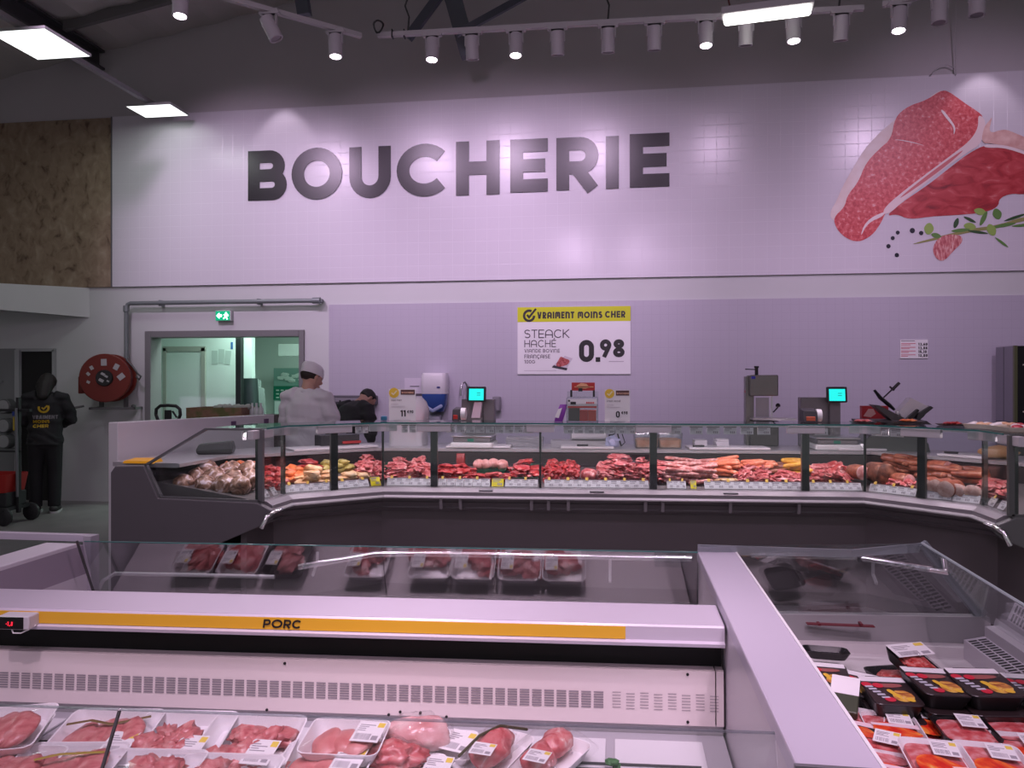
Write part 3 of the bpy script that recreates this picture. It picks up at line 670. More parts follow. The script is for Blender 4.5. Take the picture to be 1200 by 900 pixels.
for i, (px, lit, tl) in enumerate(((1055,1,.16),(1103,0,.1),(1146,0,.1))):
    q = tr0+(tr1-tr0)*((px-1034)/(1160-1034)); spot(q, tl, -2.2, lit, '%s spotlight on the slanting right track, its lens %s' % (ORD[i], 'lit' if lit else 'dark'))
# thin hanging wire and bracket ring at the right
b = MB(); w0 = dp(1120.5, -20, 8.6); w1 = dp(1120.5, 88, 8.72); b.tube([w0, w1], .006, 6)
b.tube([dp(1120.5, 88, 8.72), dp(1119, 80, 8.72), dp(1110, 75.5, 8.72), dp(1100, 78, 8.72), dp(1092, 87, 8.72)], .006, 6); tag(b.build('hanging_wire', mat('wire_bright', (.5,.48,.5), .4), smooth=.8), 'thin pale wire with a loop hanging behind the top of the steak picture', 'wire')
# ================================================================ the serve-over butcher counter (U-shaped)
V = [Vector(p) for p in ((-2.23,4.62),(-2.21,4.91),(-1.68,5.37),(1.68,5.56),(2.2,5.05),(2.2,4.72))]
def seg_n(i):
    d = (V[i+1]-V[i]).normalized(); return Vector((-d.y, d.x)), d
def offv(i, o):
    if i == 0: n, _ = seg_n(0); return V[0]+n*o
    if i == len(V)-1: n, _ = seg_n(i-1); return V[i]+n*o
    n1, _ = seg_n(i-1); n2, _ = seg_n(i); m = (n1+n2).normalized()
    return V[i]+m*(o/m.dot(n1))
def N(node, o):
    if node[0] == 'v': return offv(node[1], o)
    n, _ = seg_n(node[1]); return V[node[1]].lerp(V[node[1]+1], node[2])+n*o
def tang(node):
    if node[0] == 's': return math.atan2(seg_n(node[1])[1].y, seg_n(node[1])[1].x)
    i = node[1]
    a = seg_n(max(0, i-1))[1]; c = seg_n(min(len(V)-2, i))[1]; d = (a+c).normalized(); return math.atan2(d.y, d.x)
def hit(px, o):
    d = ray(px, 445); d2 = Vector((d.x, d.y)); best = None
    for i in range(len(V)-1):
        p, q = offv(i, o), offv(i+1, o); e = q-p
        den = d2.x*e.y-d2.y*e.x
        if abs(den) < 1e-9: continue
        t = (p.x*e.y-p.y*e.x)/den; s = (p.x*d2.y-p.y*d2.x)/den
        if t > 0 and -.02 <= s <= 1.02 and (best is None or t < best[0]): best = (t, i, s)
    if best is None: return None
    t, i, s = best; return d2*t, math.atan2(seg_n(i)[1].y, seg_n(i)[1].x), i, s
def nodepx(px):
    h = hit(px, 0); return ('s', h[2], h[3])
nd = {305: ('v',0), 331: ('v',1), 393: nodepx(393), 449: ('v',2), 508: nodepx(508), 633: nodepx(633), 766: nodepx(766), 945: nodepx(945), 1013: ('v',3), 1078: nodepx(1078), 1150: ('v',4), 1182: ('v',5)}
basem = mat('counter_base', (.11,.095,.10), .5)
apronm = mat('counter_apron', (.17,.155,.165), .4, .2)
endm = mat('counter_end_panel', (.12,.112,.12), .5)
postm = mat('counter_post', (.045,.052,.048), .3, .3)
sillm = mat('counter_sill', (.24,.225,.24), .4, .3)
clampm = mat('clamp_grey', (.62,.60,.62), .4, .2)
deckm = mat('counter_deck', (.13,.115,.115), .4)
rearm = mat('counter_rear', (.035,.028,.030), .4)
def strip(nodes, prof):
    return MB().loft([[Vector((*N(n, o), z)) for o, z in prof] for n in nodes])
def at_node(mb, node, o, z0, z1, w, d, dz=0):
    p = N(node, o); mb.box((p.x, p.y, (z0+z1)/2), (w, d, z1-z0), rz=tang(node))
mods = [((305,331,393), 'left end unit of the glazed butcher counter with its pentagonal end pane', True),
        ((393,449,508), 'left corner unit of the glazed butcher counter, bent where the front turns', False),
        ((508,633,766), 'middle unit of the glazed butcher counter below the steak price poster', False),
        ((766,945), 'straight unit of the glazed butcher counter in front of the bone saw', False),
        ((945,1013,1078), 'right corner unit of the glazed butcher counter in front of the slicer', False),
        ((1078,1150,1182), 'right end unit of the glazed butcher counter at the edge of the photo', True)]
for px, lab, end in mods:
    nds = [nd[p] for p in px]
    c = N(nds[len(nds)//2], .4)
    t = thing('butcher_counter', lab, 'display counter', (0,0,0), 0, 'units of the butcher counter')
    strip(nds, [(.12,.12),(.12,.665),(.16,.665),(.16,.12)]).build('base_panel', basem, t)
    strip(nds, [(.2,0),(.2,.12),(.24,.12),(.24,0)]).build('kick_plate', rearm, t)
    b = strip(nds, [(-.02,.785),(.02,.745),(.015,.735),(.055,.70),(.05,.69),(.10,.66),(.15,.66),(.03,.80)]); b.build('apron', apronm, t)
    strip(nds, [(-.06,.797),(-.06,.822),(-.02,.846),(.035,.85),(.035,.797)]).build('sill', sillm, t)
    strip(nds, [(-.078,.778),(-.084,.787),(-.078,.797),(-.06,.798),(-.06,.776)]).build('bumper', alu, t)
    b = MB(); jb = MB()
    for i, (a, c_) in enumerate(zip(nds[:-1], nds[1:])):
        strip([a, c_], [(.0,.85),(.008,.85),(.016,1.304),(.008,1.304)]).build('front_glass', glass, t)
    strip(nds, [(-.02,1.305),(-.02,1.313),(.34,1.313),(.34,1.305)]).build('top_glass', shelfglass, t)
    strip(nds, [(-.026,1.304),(-.026,1.3145),(-.0205,1.3145),(-.0205,1.304)]).build('glass_edge', glassedge, t)
    dr = .15 if px[0] == 305 else 0
    strip(nds, [(.03,.83),(.03,.845),(.60+dr,.935+dr*.1),(.64+dr,.935+dr*.1),(.64+dr,.83)]).build('display_deck', deckm, t)
    strip(nds, [(.605+dr,.936+dr*.1),(.592+dr,1.043),(.62+dr,1.043),(.635+dr,.936+dr*.1)]).build('rear_wall', rearm, t)
    strip(nds, [(.645+dr,.04),(.645+dr,1.03),(.98,1.03),(.98,.04)]).build('back_cabinet', rearm, t)
    strip(nds, [(.10,1.285),(.10,1.303),(.14,1.303),(.14,1.285)]).build('lamp_bar', alu, t)
    for k, n_ in enumerate(nds):
        thick = k in (0, len(nds)-1)
        if k == 0 and px[0] != 305: pass      # the joint post belongs to the unit on its left
        else:
            b = MB(); w = .05 if thick else .016
            at_node(b, n_, .03, .85, 1.30, w, .03); b.build('post', postm, t)
            b = MB(); at_node(b, n_, .02, 1.247, 1.303, .20 if not thick else .25, .04); b.build('clamp', clampm, t, bev=.004)
    for n_ in nds:
        pass
    # brackets under the bumper, in pairs
    for a, c_ in zip(nds[:-1], nds[1:]):
        pa, pc = N(a, -.03), N(c_, -.03); L = (pc-pa).length
        if L < .4: continue
        for s in (.06, L/2 if L > .8 else .2, L-.06):
            q = pa.lerp(pc, s/L); b = MB(); ang = math.atan2((pc-pa).y, (pc-pa).x)
            b.box((q.x, q.y, .735), (.022,.02,.075), rz=ang, rx=.25); b.build('bumper_bracket', sillm, t)
    # sliding latches on the sill
    for a, c_ in zip(nds[:-1], nds[1:]):
        p, q = N(a, -.045), N(c_, -.045); m = (p+q)/2
        if (q-p).length < .5: continue
        b = MB(); b.box((m.x, m.y, .836), (.10,.012,.008), rz=math.atan2((q-p).y, (q-p).x), rx=.5); b.build('latch', midgrey, t)
    if end:
        left = px[0] == 305
        n_ = nds[0] if left else nds[-1]; sgn = -1 if left else -1
        base = V[0] if left else V[-1]; sx = -1 if left else 1
        def E(y): return lambda o, z: Vector((base.x+sx*o, base.y+y, z))
        prof = [(1.02,.03),(1.02,1.02),(.99,1.062),(.79,1.068),(.69,.86),(.02,.845),(-.075,.80),(-.085,.76),(-.05,.72),(.1,.655),(.25,.59),(.40,.54),(.56,.52),(.60,.42),(.60,.03)]
        b = MB(); b.prism(prof, E(-.055), E(-.003)); b.build('end_panel', endm if left else mat('end_panel_green_grey', (.13,.14,.13), .4), t, bev=.006)
        pane = [(.785,1.07),(.37,1.306),(.0,1.306),(.0,.85),(.68,.862)]
        b = MB(); b.prism(pane, E(-.034), E(-.026)); b.build('end_glass', glass, t)
        b = MB()
        for (p, q), w in zip(zip(pane, pane[1:]+pane[:1]), (.014,.014,.03,.02,.016)):
            L, R, cl = ribbon([p, q], w)
            b.loft([[E(-.048)(*L[0]), E(-.048)(*R[0]), E(-.02)(*R[0]), E(-.02)(*L[0])], [E(-.048)(*L[1]), E(-.048)(*R[1]), E(-.02)(*R[1]), E(-.02)(*L[1])]])
        b.build('end_frame', mat('end_frame_grey', (.17,.17,.175), .35, .4) if left else mat('end_frame_green_grey', (.10,.11,.10), .4), t)
        b = MB(); p0 = Vector((base.x+sx*-.09, base.y-.03, .785)); 
        b.tube([p0+Vector((0,.10,0)), p0, p0+Vector((sx*.03,-.06,-.02)), p0+Vector((sx*.06,-.065,-.09))], .014, 8); b.build('bumper_end', chrome, t, smooth=.8)
# service worktop
allnodes = [nd[k] for k in (305,331,449,1013,1150,1182)]
wtop = strip(allnodes, [(.62,1.045),(.60,1.05),(.60,1.072),(.625,1.075),(1.10,1.075),(1.10,1.045)]).build('service_worktop', mat('worktop_steel', (.50,.48,.50), .3, .4))
tag(wtop, 'long steel service worktop behind the meat display of the counter', 'worktop')
# under-shelf lamps of the counter: pinkish strip lights
def area(name, loc, size, sizey, energy, col, rot=(0,0,0), spread=PI):
    l = bpy.data.lights.new(name, 'AREA'); l.shape = 'RECTANGLE'; l.size = size; l.size_y = sizey; l.energy = energy; l.color = col; l.spread = spread
    o = bpy.data.objects.new(name, l); COL.objects.link(o); o.location = loc; o.rotation_euler = rot; return o
for i in range(len(V)-1):
    p, q = offv(i, .12), offv(i+1, .12); m = (p+q)/2; L = (q-p).length
    area('counter_strip_light', (m.x, m.y, 1.28), L*.95, .03, 3.3*L, (1,.78,.90), (0, 0, math.atan2((q-p).y, (q-p).x)))
# ---------------------------------------------------------------- partition at the left
pA, pB = Vector((-3.42, 4.88)), Vector((-3.085, 6.60))
d = (pB-pA).normalized(); n_ = Vector((-d.y, d.x))*.085
b = MB(); zt0, zt1 = 1.325, 1.305
b.hexa([Vector((*p, 0)) for p in (pA, pB, pB+n_, pA+n_)], [Vector((*p, z)) for p, z in ((pA, zt0), (pB, zt1), (pB+n_, zt1), (pA+n_, zt0))])
o = b.build('low_partition', mat('partition_white', (.70,.68,.70), .35), bev=.006); tag(o, 'low white partition wall running back behind the left end of the counter', 'partition wall')
for px, s in ((293, .68), (321, .93)):
    q = pA.lerp(pB, s); b = MB(); b.box((q.x+.006, q.y, 1.235), (.012,.05,.075), rz=math.atan2(d.y, d.x)-PI/2); tag(b.build('wall_clip', mat('clip_violet', (.14,.07,.16), .5)), 'small violet clip on the low white partition, %s the man in white' % ('further from' if s < .8 else 'beside'), 'clip')
# ================================================================ meat
beef = ramp_mat('beef', [(.30,(.17,.008,.010)),(.48,(.38,.022,.022)),(.60,(.50,.07,.065)),(.70,(.74,.38,.34))], 24, 6, .3, dist=1.0, bump=.4)
pork = ramp_mat('pork', [(.28,(.24,.03,.03)),(.45,(.46,.09,.09)),(.57,(.58,.18,.17)),(.70,(.78,.50,.46))], 22, 6, .3, dist=1.0, bump=.4)
mince = ramp_mat('mince', [(.3,(.36,.02,.02)),(.5,(.60,.07,.06)),(.66,(.75,.28,.25))], 60, 3, .35, bump=.8)
chick = ramp_mat('marinated_beige', [(.3,(.50,.22,.08)),(.5,(.66,.40,.20)),(.7,(.78,.58,.36))], 20, 5, .35, bump=.5)
orange = ramp_mat('marinated_orange', [(.3,(.50,.08,.02)),(.5,(.72,.17,.05)),(.7,(.82,.34,.14))], 20, 5, .3, bump=.5)
olive = ramp_mat('marinated_olive', [(.3,(.20,.15,.03)),(.5,(.42,.34,.08)),(.7,(.60,.50,.18))], 25, 5, .35, bump=.6)
saus = ramp_mat('sausage_pink', [(.3,(.34,.07,.06)),(.5,(.54,.18,.16)),(.7,(.72,.40,.36))], 40, 5, .3, bump=.2)
sausb = ramp_mat('sausage_brown', [(.3,(.15,.035,.018)),(.55,(.30,.085,.045)),(.72,(.44,.19,.11))], 25, 5, .35, bump=.3)
sauso = ramp_mat('sausage_orange', [(.3,(.62,.12,.05)),(.6,(.78,.24,.12)),(.75,(.85,.40,.25))], 25, 5, .3, bump=.2)
yels = ramp_mat('battered_yellow', [(.3,(.62,.26,.02)),(.6,(.80,.42,.04)),(.75,(.85,.55,.14))], 25, 5, .35, bump=.4)
crust = ramp_mat('ham_crust', [(.32,(.035,.012,.008)),(.5,(.14,.045,.025)),(.68,(.30,.13,.075))], 30, 6, .4, bump=.5)
hamc = ramp_mat('ham_cut', [(.3,(.46,.14,.13)),(.5,(.62,.28,.26)),(.68,(.80,.56,.52))], 18, 5, .35, bump=.2)
pale = ramp_mat('pale_roll', [(.3,(.46,.24,.19)),(.55,(.64,.42,.36)),(.75,(.76,.60,.54))], 30, 5, .4, bump=.3)
net = ramp_mat('wrapped_brown', [(.30,(.07,.025,.018)),(.44,(.28,.14,.085)),(.56,(.46,.29,.22)),(.63,(.80,.66,.68))], 24, 3, .4, dist=1.2, bump=.8)
pinkball = ramp_mat('pink_ball', [(.3,(.46,.16,.14)),(.6,(.64,.32,.29)),(.75,(.74,.46,.43))], 20, 4, .35, bump=.3)
rng = random.Random(7)
def deckz(o): return .846+.09*(o-.03)/.57
PROTO = {}
def proto(kind):
    if kind in PROTO: return PROTO[kind]
    L = []
    def steak(m, s, nm, k=3, rough=.35, sub=2):
        for i in range(k): L.append((nm, MB().blob((0,0,0), s, i*3+len(PROTO)*7, rough, sub, 1.6), m))
    if kind == 'beef_steak': steak(beef, (.068,.055,.020), 'beef_steak', rough=.6, sub=3)
    elif kind == 'beef_chunk': steak(beef, (.045,.035,.028), 'beef_chunk', rough=.8, sub=3)
    elif kind == 'pork_chop': steak(pork, (.070,.045,.022), 'pork_chop', k=4, rough=.8, sub=3)
    elif kind == 'pork_cut': steak(pork, (.055,.042,.026), 'pork_cut', k=4, rough=.85, sub=3)
    elif kind == 'minced_patty': steak(mince, (.055,.055,.018), 'minced_patty', rough=.25)
    elif kind == 'orange_cut': steak(orange, (.055,.042,.028), 'marinated_cut', rough=.4)
    elif kind == 'chicken_cut': steak(chick, (.07,.05,.032), 'chicken_cut', rough=.5)
    elif kind == 'olive_cut': steak(olive, (.06,.045,.026), 'herb_marinated_cut', rough=.5)
    elif kind == 'meat_ball': 
        for i in range(2): L.append(('meat_parcel', MB().blob((0,0,0), (.046,.046,.042), i, .12, 3, 2), pinkball))
    elif kind == 'wrapped':
        for i in range(3): 
            b = MB().blob((0,0,0), (.056,.056,.056), i+4, .18, 3, 2.2)
            L.append(('stuffed_roast', b, net))
    elif kind in ('sausage', 'brown_sausage', 'orange_sausage', 'yellow_stick'):
        m, r, nm = {'sausage': (saus,.0155,'sausage'), 'brown_sausage': (sausb,.02,'brown_sausage'), 'orange_sausage': (sauso,.017,'orange_sausage'), 'yellow_stick': (yels,.018,'breaded_stick')}[kind]
        for i in range(3):
            c = .02*(i-1)+.008; pts = [Vector((-.075+.15*k/6, c*math.sin(PI*k/6), 0)) for k in range(7)]
            L.append((nm, MB().tube(pts, [r*.85]+[r]*5+[r*.85], 8, dome=True), m))
    elif kind == 'ham_end':
        for i in range(2): 
            b = MB().lathe([(.02,.09),(.045,.085),(.055,.06),(.058,-.06),(.055,-.08)], n=20, axis='Y', m=0); b.lathe([(.054,-.081),(.053,-.082)], n=20, axis='Y', m=1)
            L.append(('cured_roll', b, [sausb, pale]))
    elif kind == 'ham_half':
        for i in range(1): 
            b = MB().lathe([(.02,.13),(.06,.11),(.075,.04),(.075,-.07),(.072,-.085)], n=22, axis='Y', m=0); b.lathe([(.071,-.086),(.068,-.088)], n=22, axis='Y', m=1)
            L.append(('ham', b, [sausb, hamc]))
    elif kind == 'ham_crust':
        b = MB().lathe([(.015,.13),(.05,.125),(.068,.09),(.075,.02),(.074,-.07),(.070,-.082)], n=24, axis='Y', m=0); b.lathe([(.070,-.083),(.066,-.086)], n=24, axis='Y', m=1)
        for v in b.v: v += Vector((noise.noise(v*22), noise.noise(v*22+Vector((9,0,0))), noise.noise(v*22+Vector((0,9,0)))))*.006
        L.append(('ham', b, [crust, crust]))
    elif kind == 'pale_slices':
        for i in range(2): 
            b = MB()
            for k in range(5): b.lathe([(.044,-.003),(.046,0),(.044,.003)], (.004*math.sin(k*2), -.012*k, .002*k), 18, 'Y')
            L.append(('sliced_sausage', b, pale))
    elif kind == 'roast':
        for i in range(2):
            b = MB().blob((0,0,0), (.06,.09,.05), i+9, .2, 3, 1.6)
            L.append(('tied_roast', b, pork))
    objs = []
    for nm, b, m in L:
        o = b.build(nm, m, smooth=1.0); o['spare'] = 1; objs.append(o)
    PROTO[kind] = objs; return objs
USED = set()
def place(kind, x, y, z, rz, label, cat, group, tilt=0, s=1.0):
    P = proto(kind); o = P[rng.randrange(len(P))]
    if o.name in USED: o = o.copy(); COL.objects.link(o)
    USED.add(o.name)
    if 'spare' in o: del o['spare']
    o.location = (x, y, z); o.rotation_euler = (tilt, rng.uniform(-.15,.15), rz); o.scale = (s, s, s)
    tag(o, label, cat, group); return o
def pile(kind, px0, px1, o0, o1, rows, cols, lay, label, cat, group, h=.035, rz='rand', s=1.0, heap=.6, tilt=.0, z0=.022):
    for l in range(lay):
        for r in range(rows):
            k = cols - (l if cols > 2 else 0)
            for c in range(max(1, k)):
                f = (c+.5+.25*(l % 2)+rng.uniform(-.12,.12))/max(1, k)
                px = px0+(px1-px0)*min(.97, max(.03, f)); o = o0+(o1-o0)*((r+.5)/rows)+rng.uniform(-.015,.015)
                H = hit(px, o)
                if not H: continue
                q, a, _, _ = H
                hm = 1-heap*abs(2*f-1)**2
                zz = deckz(o)+z0*s+h*l*s*hm+rng.uniform(0,.006)
                ang = a+(rng.uniform(-PI,PI) if rz == 'rand' else rz+rng.uniform(-.18,.18))
                place(kind, q.x, q.y, zz, ang, label, cat, group, tilt, s)
# window by window from the left end
for y_, pxs, z_ in ((4.75,(216,238,261,284),.925),(4.86,(207,229,251,273,294),.955),(4.99,(222,245,268,289),.99)):
    for px_ in pxs:
        q = wp(px_+rng.uniform(-3,3), 560, y_)
        if q.x < -2.88: continue
        place('wrapped', q.x, y_, z_+rng.uniform(-.006,.006), rng.uniform(-3,3), 'brown net wrapped stuffed roast behind the pentagonal end pane', 'roast', 'wrapped roasts in the left end of the counter', rng.uniform(-.5,.5), rng.uniform(1.18,1.36))
pile('orange_cut', 255, 300, .42, .55, 1, 4, 2, 'orange marinated meat piece behind the net wrapped roasts', 'meat', 'marinated pieces behind the wrapped roasts', h=.03, z0=.07)
pile('beef_chunk', 306, 331, .10, .5, 3, 2, 2, 'dark red meat chunk beside the first upright post of the counter', 'meat', 'red chunks beside the first post', h=.035)
pile('orange_cut', 332, 352, .22, .5, 2, 3, 2, 'orange red marinated piece at the left corner of the counter', 'meat', 'orange pieces left of the chicken pile', h=.04)
pile('chicken_cut', 346, 392, .08, .34, 2, 3, 3, 'pale beige raw chicken piece in the left corner of the counter', 'meat', 'chicken pieces in the left corner', h=.035)
pile('beef_steak', 346, 374, .36, .54, 1, 3, 3, 'bright red meat slice behind the chicken pile', 'meat', 'red slices behind the chicken', h=.03, z0=.03)
pile('olive_cut', 372, 412, .34, .56, 1, 4, 3, 'yellow green herb marinated meat piece at the left corner', 'meat', 'herb marinated pieces', h=.03)
pile('chicken_cut', 396, 430, .08, .3, 1, 3, 2, 'yellow marinated chicken piece just left of the bright yellow price card', 'meat', 'marinated chicken by the yellow card', h=.03)
pile('pork_cut', 415, 447, .12, .52, 3, 3, 3, 'pink pork piece in the bent corner window of the counter', 'meat', 'pork pieces in the bent corner window', h=.034)
pile('pork_chop', 451, 507, .10, .50, 3, 4, 3, 'pink pork slice heaped left of the thick dark post below the towel dispenser', 'meat', 'pork slices below the price stand', h=.034)
pile('beef_steak', 512, 552, .10, .38, 2, 4, 3, 'red beef slice below the scale with the blue screen', 'meat', 'beef slices below the left scale', h=.026)
pile('beef_steak', 552, 598, .10, .24, 1, 4, 2, 'flat red beef slice in front of the round pink meat parcels', 'meat', 'beef slices in front of the parcels', h=.024)
pile('meat_ball', 556, 592, .34, .50, 1, 4, 1, 'round pink meat parcel in the green tray', 'meat parcel', 'round parcels in the green tray', z0=.06)
pile('beef_steak', 598, 632, .16, .50, 2, 3, 3, 'dark red beef slice left of the thin glass joint of the middle window', 'meat', 'beef slices left of the glass joint', h=.028)
pile('beef_chunk', 637, 676, .10, .50, 3, 4, 3, 'bright red stewing beef cube right of the thin glass joint', 'meat', 'stewing beef cubes', h=.032)
pile('roast', 681, 698, .12, .30, 1, 1, 1, 'tied pink roast between the stewing beef and the big pork heap', 'roast', None, z0=.045)
pile('pork_chop', 700, 762, .10, .50, 3, 5, 4, 'pink pork chop in the big heap left of the centre post', 'meat', 'pork chops in the big heap', h=.034)
pile('pork_chop', 769, 780, .12, .45, 2, 1, 3, 'pink pork chop just right of the centre post', 'meat', 'pork chops right of the centre post', h=.034)
pile('sausage', 782, 812, .10, .50, 4, 2, 4, 'thin pink sausage in the stacked rows right of the centre post', 'sausage', 'pink sausages right of the centre post', h=.026, rz=0, heap=.2)
pile('sausage', 814, 832, .10, .50, 4, 1, 4, 'dull pink sausage in the row next to the orange sausages', 'sausage', 'dull pink sausages', h=.026, rz=0, heap=.2)
pile('orange_sausage', 834, 858, .30, .52, 3, 1, 4, 'orange sausage stacked at the back in the straight unit', 'sausage', 'orange sausages', h=.028, rz=0, heap=.1)
pile('chicken_cut', 834, 862, .08, .26, 1, 3, 1, 'beige marinated piece in front of the orange sausages', 'meat', 'beige pieces by the orange sausages', h=.03, s=.8)
pile('pork_cut', 862, 900, .10, .52, 3, 3, 2, 'mixed pink meat piece left of the breaded yellow sticks', 'meat', 'mixed pieces in the straight unit', h=.03, s=.9)
pile('orange_sausage', 872, 900, .40, .54, 2, 2, 2, 'orange red sausage lying on the mixed pink pieces', 'sausage', 'orange red sausages on the mixed pieces', h=.03, rz=.1, z0=.05)
pile('yellow_stick', 916, 942, .36, .54, 3, 1, 3, 'yellow orange breaded stick beside the post in front of the scale', 'breaded stick', 'breaded sticks', h=.03, rz=0, heap=.1)
pile('brown_sausage', 900, 916, .40, .54, 2, 1, 2, 'red brown sausage left of the breaded sticks', 'sausage', 'red brown sausages', h=.03, rz=0, heap=.1)
pile('pork_cut', 903, 940, .10, .30, 2, 3, 2, 'pale pink meat piece in front of the breaded sticks', 'meat', 'pale pieces in front of the breaded sticks', h=.028)
pile('pork_chop', 950, 995, .10, .50, 2, 4, 2, 'vacuum packed pink ham piece right of the dark post', 'meat', 'ham pieces right of the dark post', h=.04, tilt=.5)
pile('beef_steak', 965, 992, .30, .50, 1, 3, 2, 'dark red dried ham slice among the ham pieces', 'meat', 'dried ham slices', h=.04, tilt=.6)
for px, o, z, kind, rz_, s, lab in ((1005,.22,.085,'ham_half',.25,.72,'cut pink ham with a round white rimmed face left of the corner joint'),(1031,.22,.085,'ham_crust',1.0,1.05,'large dark crusted ham standing right of the corner joint'),(1057,.20,.05,'ham_half',1.2,.75,'pink ham piece with a curved pale rind in the right corner window')):
    q, a, _, _ = hit(px, o); place(kind, q.x, q.y, deckz(o)+z, a+rz_, lab, 'ham', None, 0, s)
pile('brown_sausage', 1040, 1075, .42, .55, 2, 2, 3, 'long brown sausage at the back of the right corner window', 'sausage', 'long brown sausages at the back', h=.035, rz=0, s=1.2, z0=.04)
pile('pork_cut', 1040, 1074, .08, .22, 1, 4, 2, 'pink cold meat piece in front of the dark crusted ham', 'meat', 'cold meat in front of the ham', h=.03)
pile('ham_end', 1084, 1122, .12, .18, 1, 3, 1, 'cured roll with a pale round cut face right of the broad post', 'cured roll', 'cured rolls right of the broad post', z0=.05, rz=0)
pile('pale_slices', 1118, 1148, .10, .14, 1, 2, 1, 'pale sliced sausage beside the cured rolls', 'sliced sausage', 'pale sliced sausages', z0=.045, rz=0)
pile('brown_sausage', 1082, 1148, .34, .52, 2, 3, 2, 'red brown dry sausage behind the cured rolls', 'sausage', 'dry sausages behind the cured rolls', h=.04, rz=0, s=1.3, z0=.04)
pile('ham_half', 1090, 1112, .44, .5, 1, 1, 1, 'dark red smoked ham lying high at the back right of the broad post', 'ham', None, z0=.10, rz=1.3, s=.8)
pile('pork_chop', 1152, 1180, .12, .45, 2, 3, 2, 'pink cold cut at the far right window of the counter', 'meat', 'cold cuts in the far right window', h=.035)
pile('beef_chunk', 264, 302, .50, .58, 1, 4, 1, 'red meat chunk at the very back behind the pentagonal pane', 'meat', 'red chunks behind the end pane', z0=.05)
b = MB()
q, a, _, _ = hit(540, .48); 
b.loft([ring(rrect(.065, .035, .012, 3), 0), ring(rrect(.07, .045, .015, 3), .04), ring(rrect(.068, .03, .01, 3), .085), ring(rrect(.066, .006, .002, 3), .10)]); tag(b.build('red_packet', mat('packet_dark_red', (.26,.02,.02), .35), loc=(q.x, q.y, .945), smooth=.9), 'dark red packet standing upright left of the pink parcels', 'packet')
# green plastic trays
gt = mat('tray_green', (.01,.10,.05), .4)
for px0, px1, o0, o1, lab in ((556,594,.32,.53,'green plastic tray holding the round pink parcels'),(600,632,.14,.52,'green plastic tray under the dark red beef slices'),(638,676,.40,.54,'low green plastic strip tray behind the stewing beef'),(446+4,506,.40,.53,'green plastic tray at the back of the pork slices')):
    H0, H1 = hit(px0, (o0+o1)/2), hit(px1, (o0+o1)/2); c = (H0[0]+H1[0])/2; w = (H1[0]-H0[0]).length; dd = o1-o0; om = (o0+o1)/2
    b = MB(); r0, r1 = rrect(w-.02, dd-.02, .015, 3), rrect(w, dd, .02, 3); r2 = rrect(w-.012, dd-.012, .015, 3); r3 = rrect(w-.03, dd-.03, .012, 3)
    b.loft([ring(r0, .0), ring(r1, .04), ring(r2, .04), ring(r3, .006)])
    o = b.build('display_tray', gt, loc=(c.x, c.y, deckz(om)+.004)); o.rotation_euler = (math.atan(.09/.57), 0, H0[1]); tag(o, lab, 'tray')
# ---------------------------------------------------------------- price cards
cards = []
def card_mesh(w, h, seed, cols, tab):
    r = random.Random(seed); b = MB()
    b.bb((-w/2, -.001, 0), (w/2, .001, h), m=0)
    b.bb((-w*.42, -.0022, h*.70), (w*r.uniform(.1,.35), -.0012, h*.82), m=1)
    b.bb((-w*.42, -.0022, h*.52), (w*r.uniform(-.1,.2), -.0012, h*.58), m=1)
    for k in range(3): b.bb((w*(.0+.14*k), -.0022, h*.14), (w*(.09+.14*k), -.0012, h*.40), m=1)
    b.bb((-w/2, -.0022, h*.90), (w/2, -.0012, h), m=3)
    if tab: b.bb((-w*.16, -.0035, h*.86), (w*.12, -.0005, h*1.22), m=2)
    return b
cp = {}
def card(px, o, z, w, h, tab, label, group, tilt=.55, yel=False):
    key = (round(w,3), round(h,3), tab, yel, rng.randrange(2))
    H = hit(px, o)
    if not H: return
    q, a, _, _ = H
    if key in cp: o_ = cp[key].copy(); COL.objects.link(o_)
    else:
        m0 = mat('card_yellow', (.72,.62,.0), .5) if yel else mat('card_white', (.66,.64,.66), .5)
        o_ = card_mesh(w, h, len(cp), 0, tab).build('price_card', [m0, mat('card_print', (.30,.28,.30), .6), mat('card_tab_yellow', (.75,.48,.08), .5), mat('card_brown', (.13,.06,.07), .5)]); cp[key] = o_
    o_.location = (q.x, q.y, z); o_.rotation_euler = (-tilt, 0, a); tag(o_, label, 'price card', group)
wins = [(309,328,2,'in the narrow window beside the first post'),(335,390,5,'in the left corner window with the chicken'),(397,433,3,'in the bent corner window'),(453,505,5,'in the window below the price stand'),(513,574,6,'in the left half of the middle window'),(592,630,4,'just left of the thin glass joint'),(638,760,11,'in the right half of the middle window'),(782,804,3,'below the pink sausages'),(826,940,10,'in the straight unit in front of the bone saw'),(950,1010,6,'left of the corner joint in front of the slicer'),(1018,1072,5,'right of the corner joint'),(1084,1146,6,'below the cured rolls at the right'),(1154,1178,2,'in the far right window')]
for a, c, n, lab in wins:
    for k in range(n):
        px = a+(c-a)*(k+.5)/n; w = (c-a)/n*5.5/900*1.0
        card(px, .045, .852, round(min(.085, w)*200)/200, .062, k % 2 == 0, 'white price card %s' % lab, 'price cards %s' % lab)
card(441, .045, .852, .075, .075, False, 'bright yellow price card at the corner below the dark haired man', None, yel=True)
card(583, .045, .852, .085, .066, False, 'bright yellow price card in the middle of the counter front', None, yel=True)
card(813, .045, .852, .04, .066, False, 'narrow yellow green price card right of the pink sausages', None, yel=True)
hang = [(416,432,2),(470,488,2),(523,625,9),(660,745,7),(782,800,1),(806,905,5),(950,975,1),(1025,1060,2)]
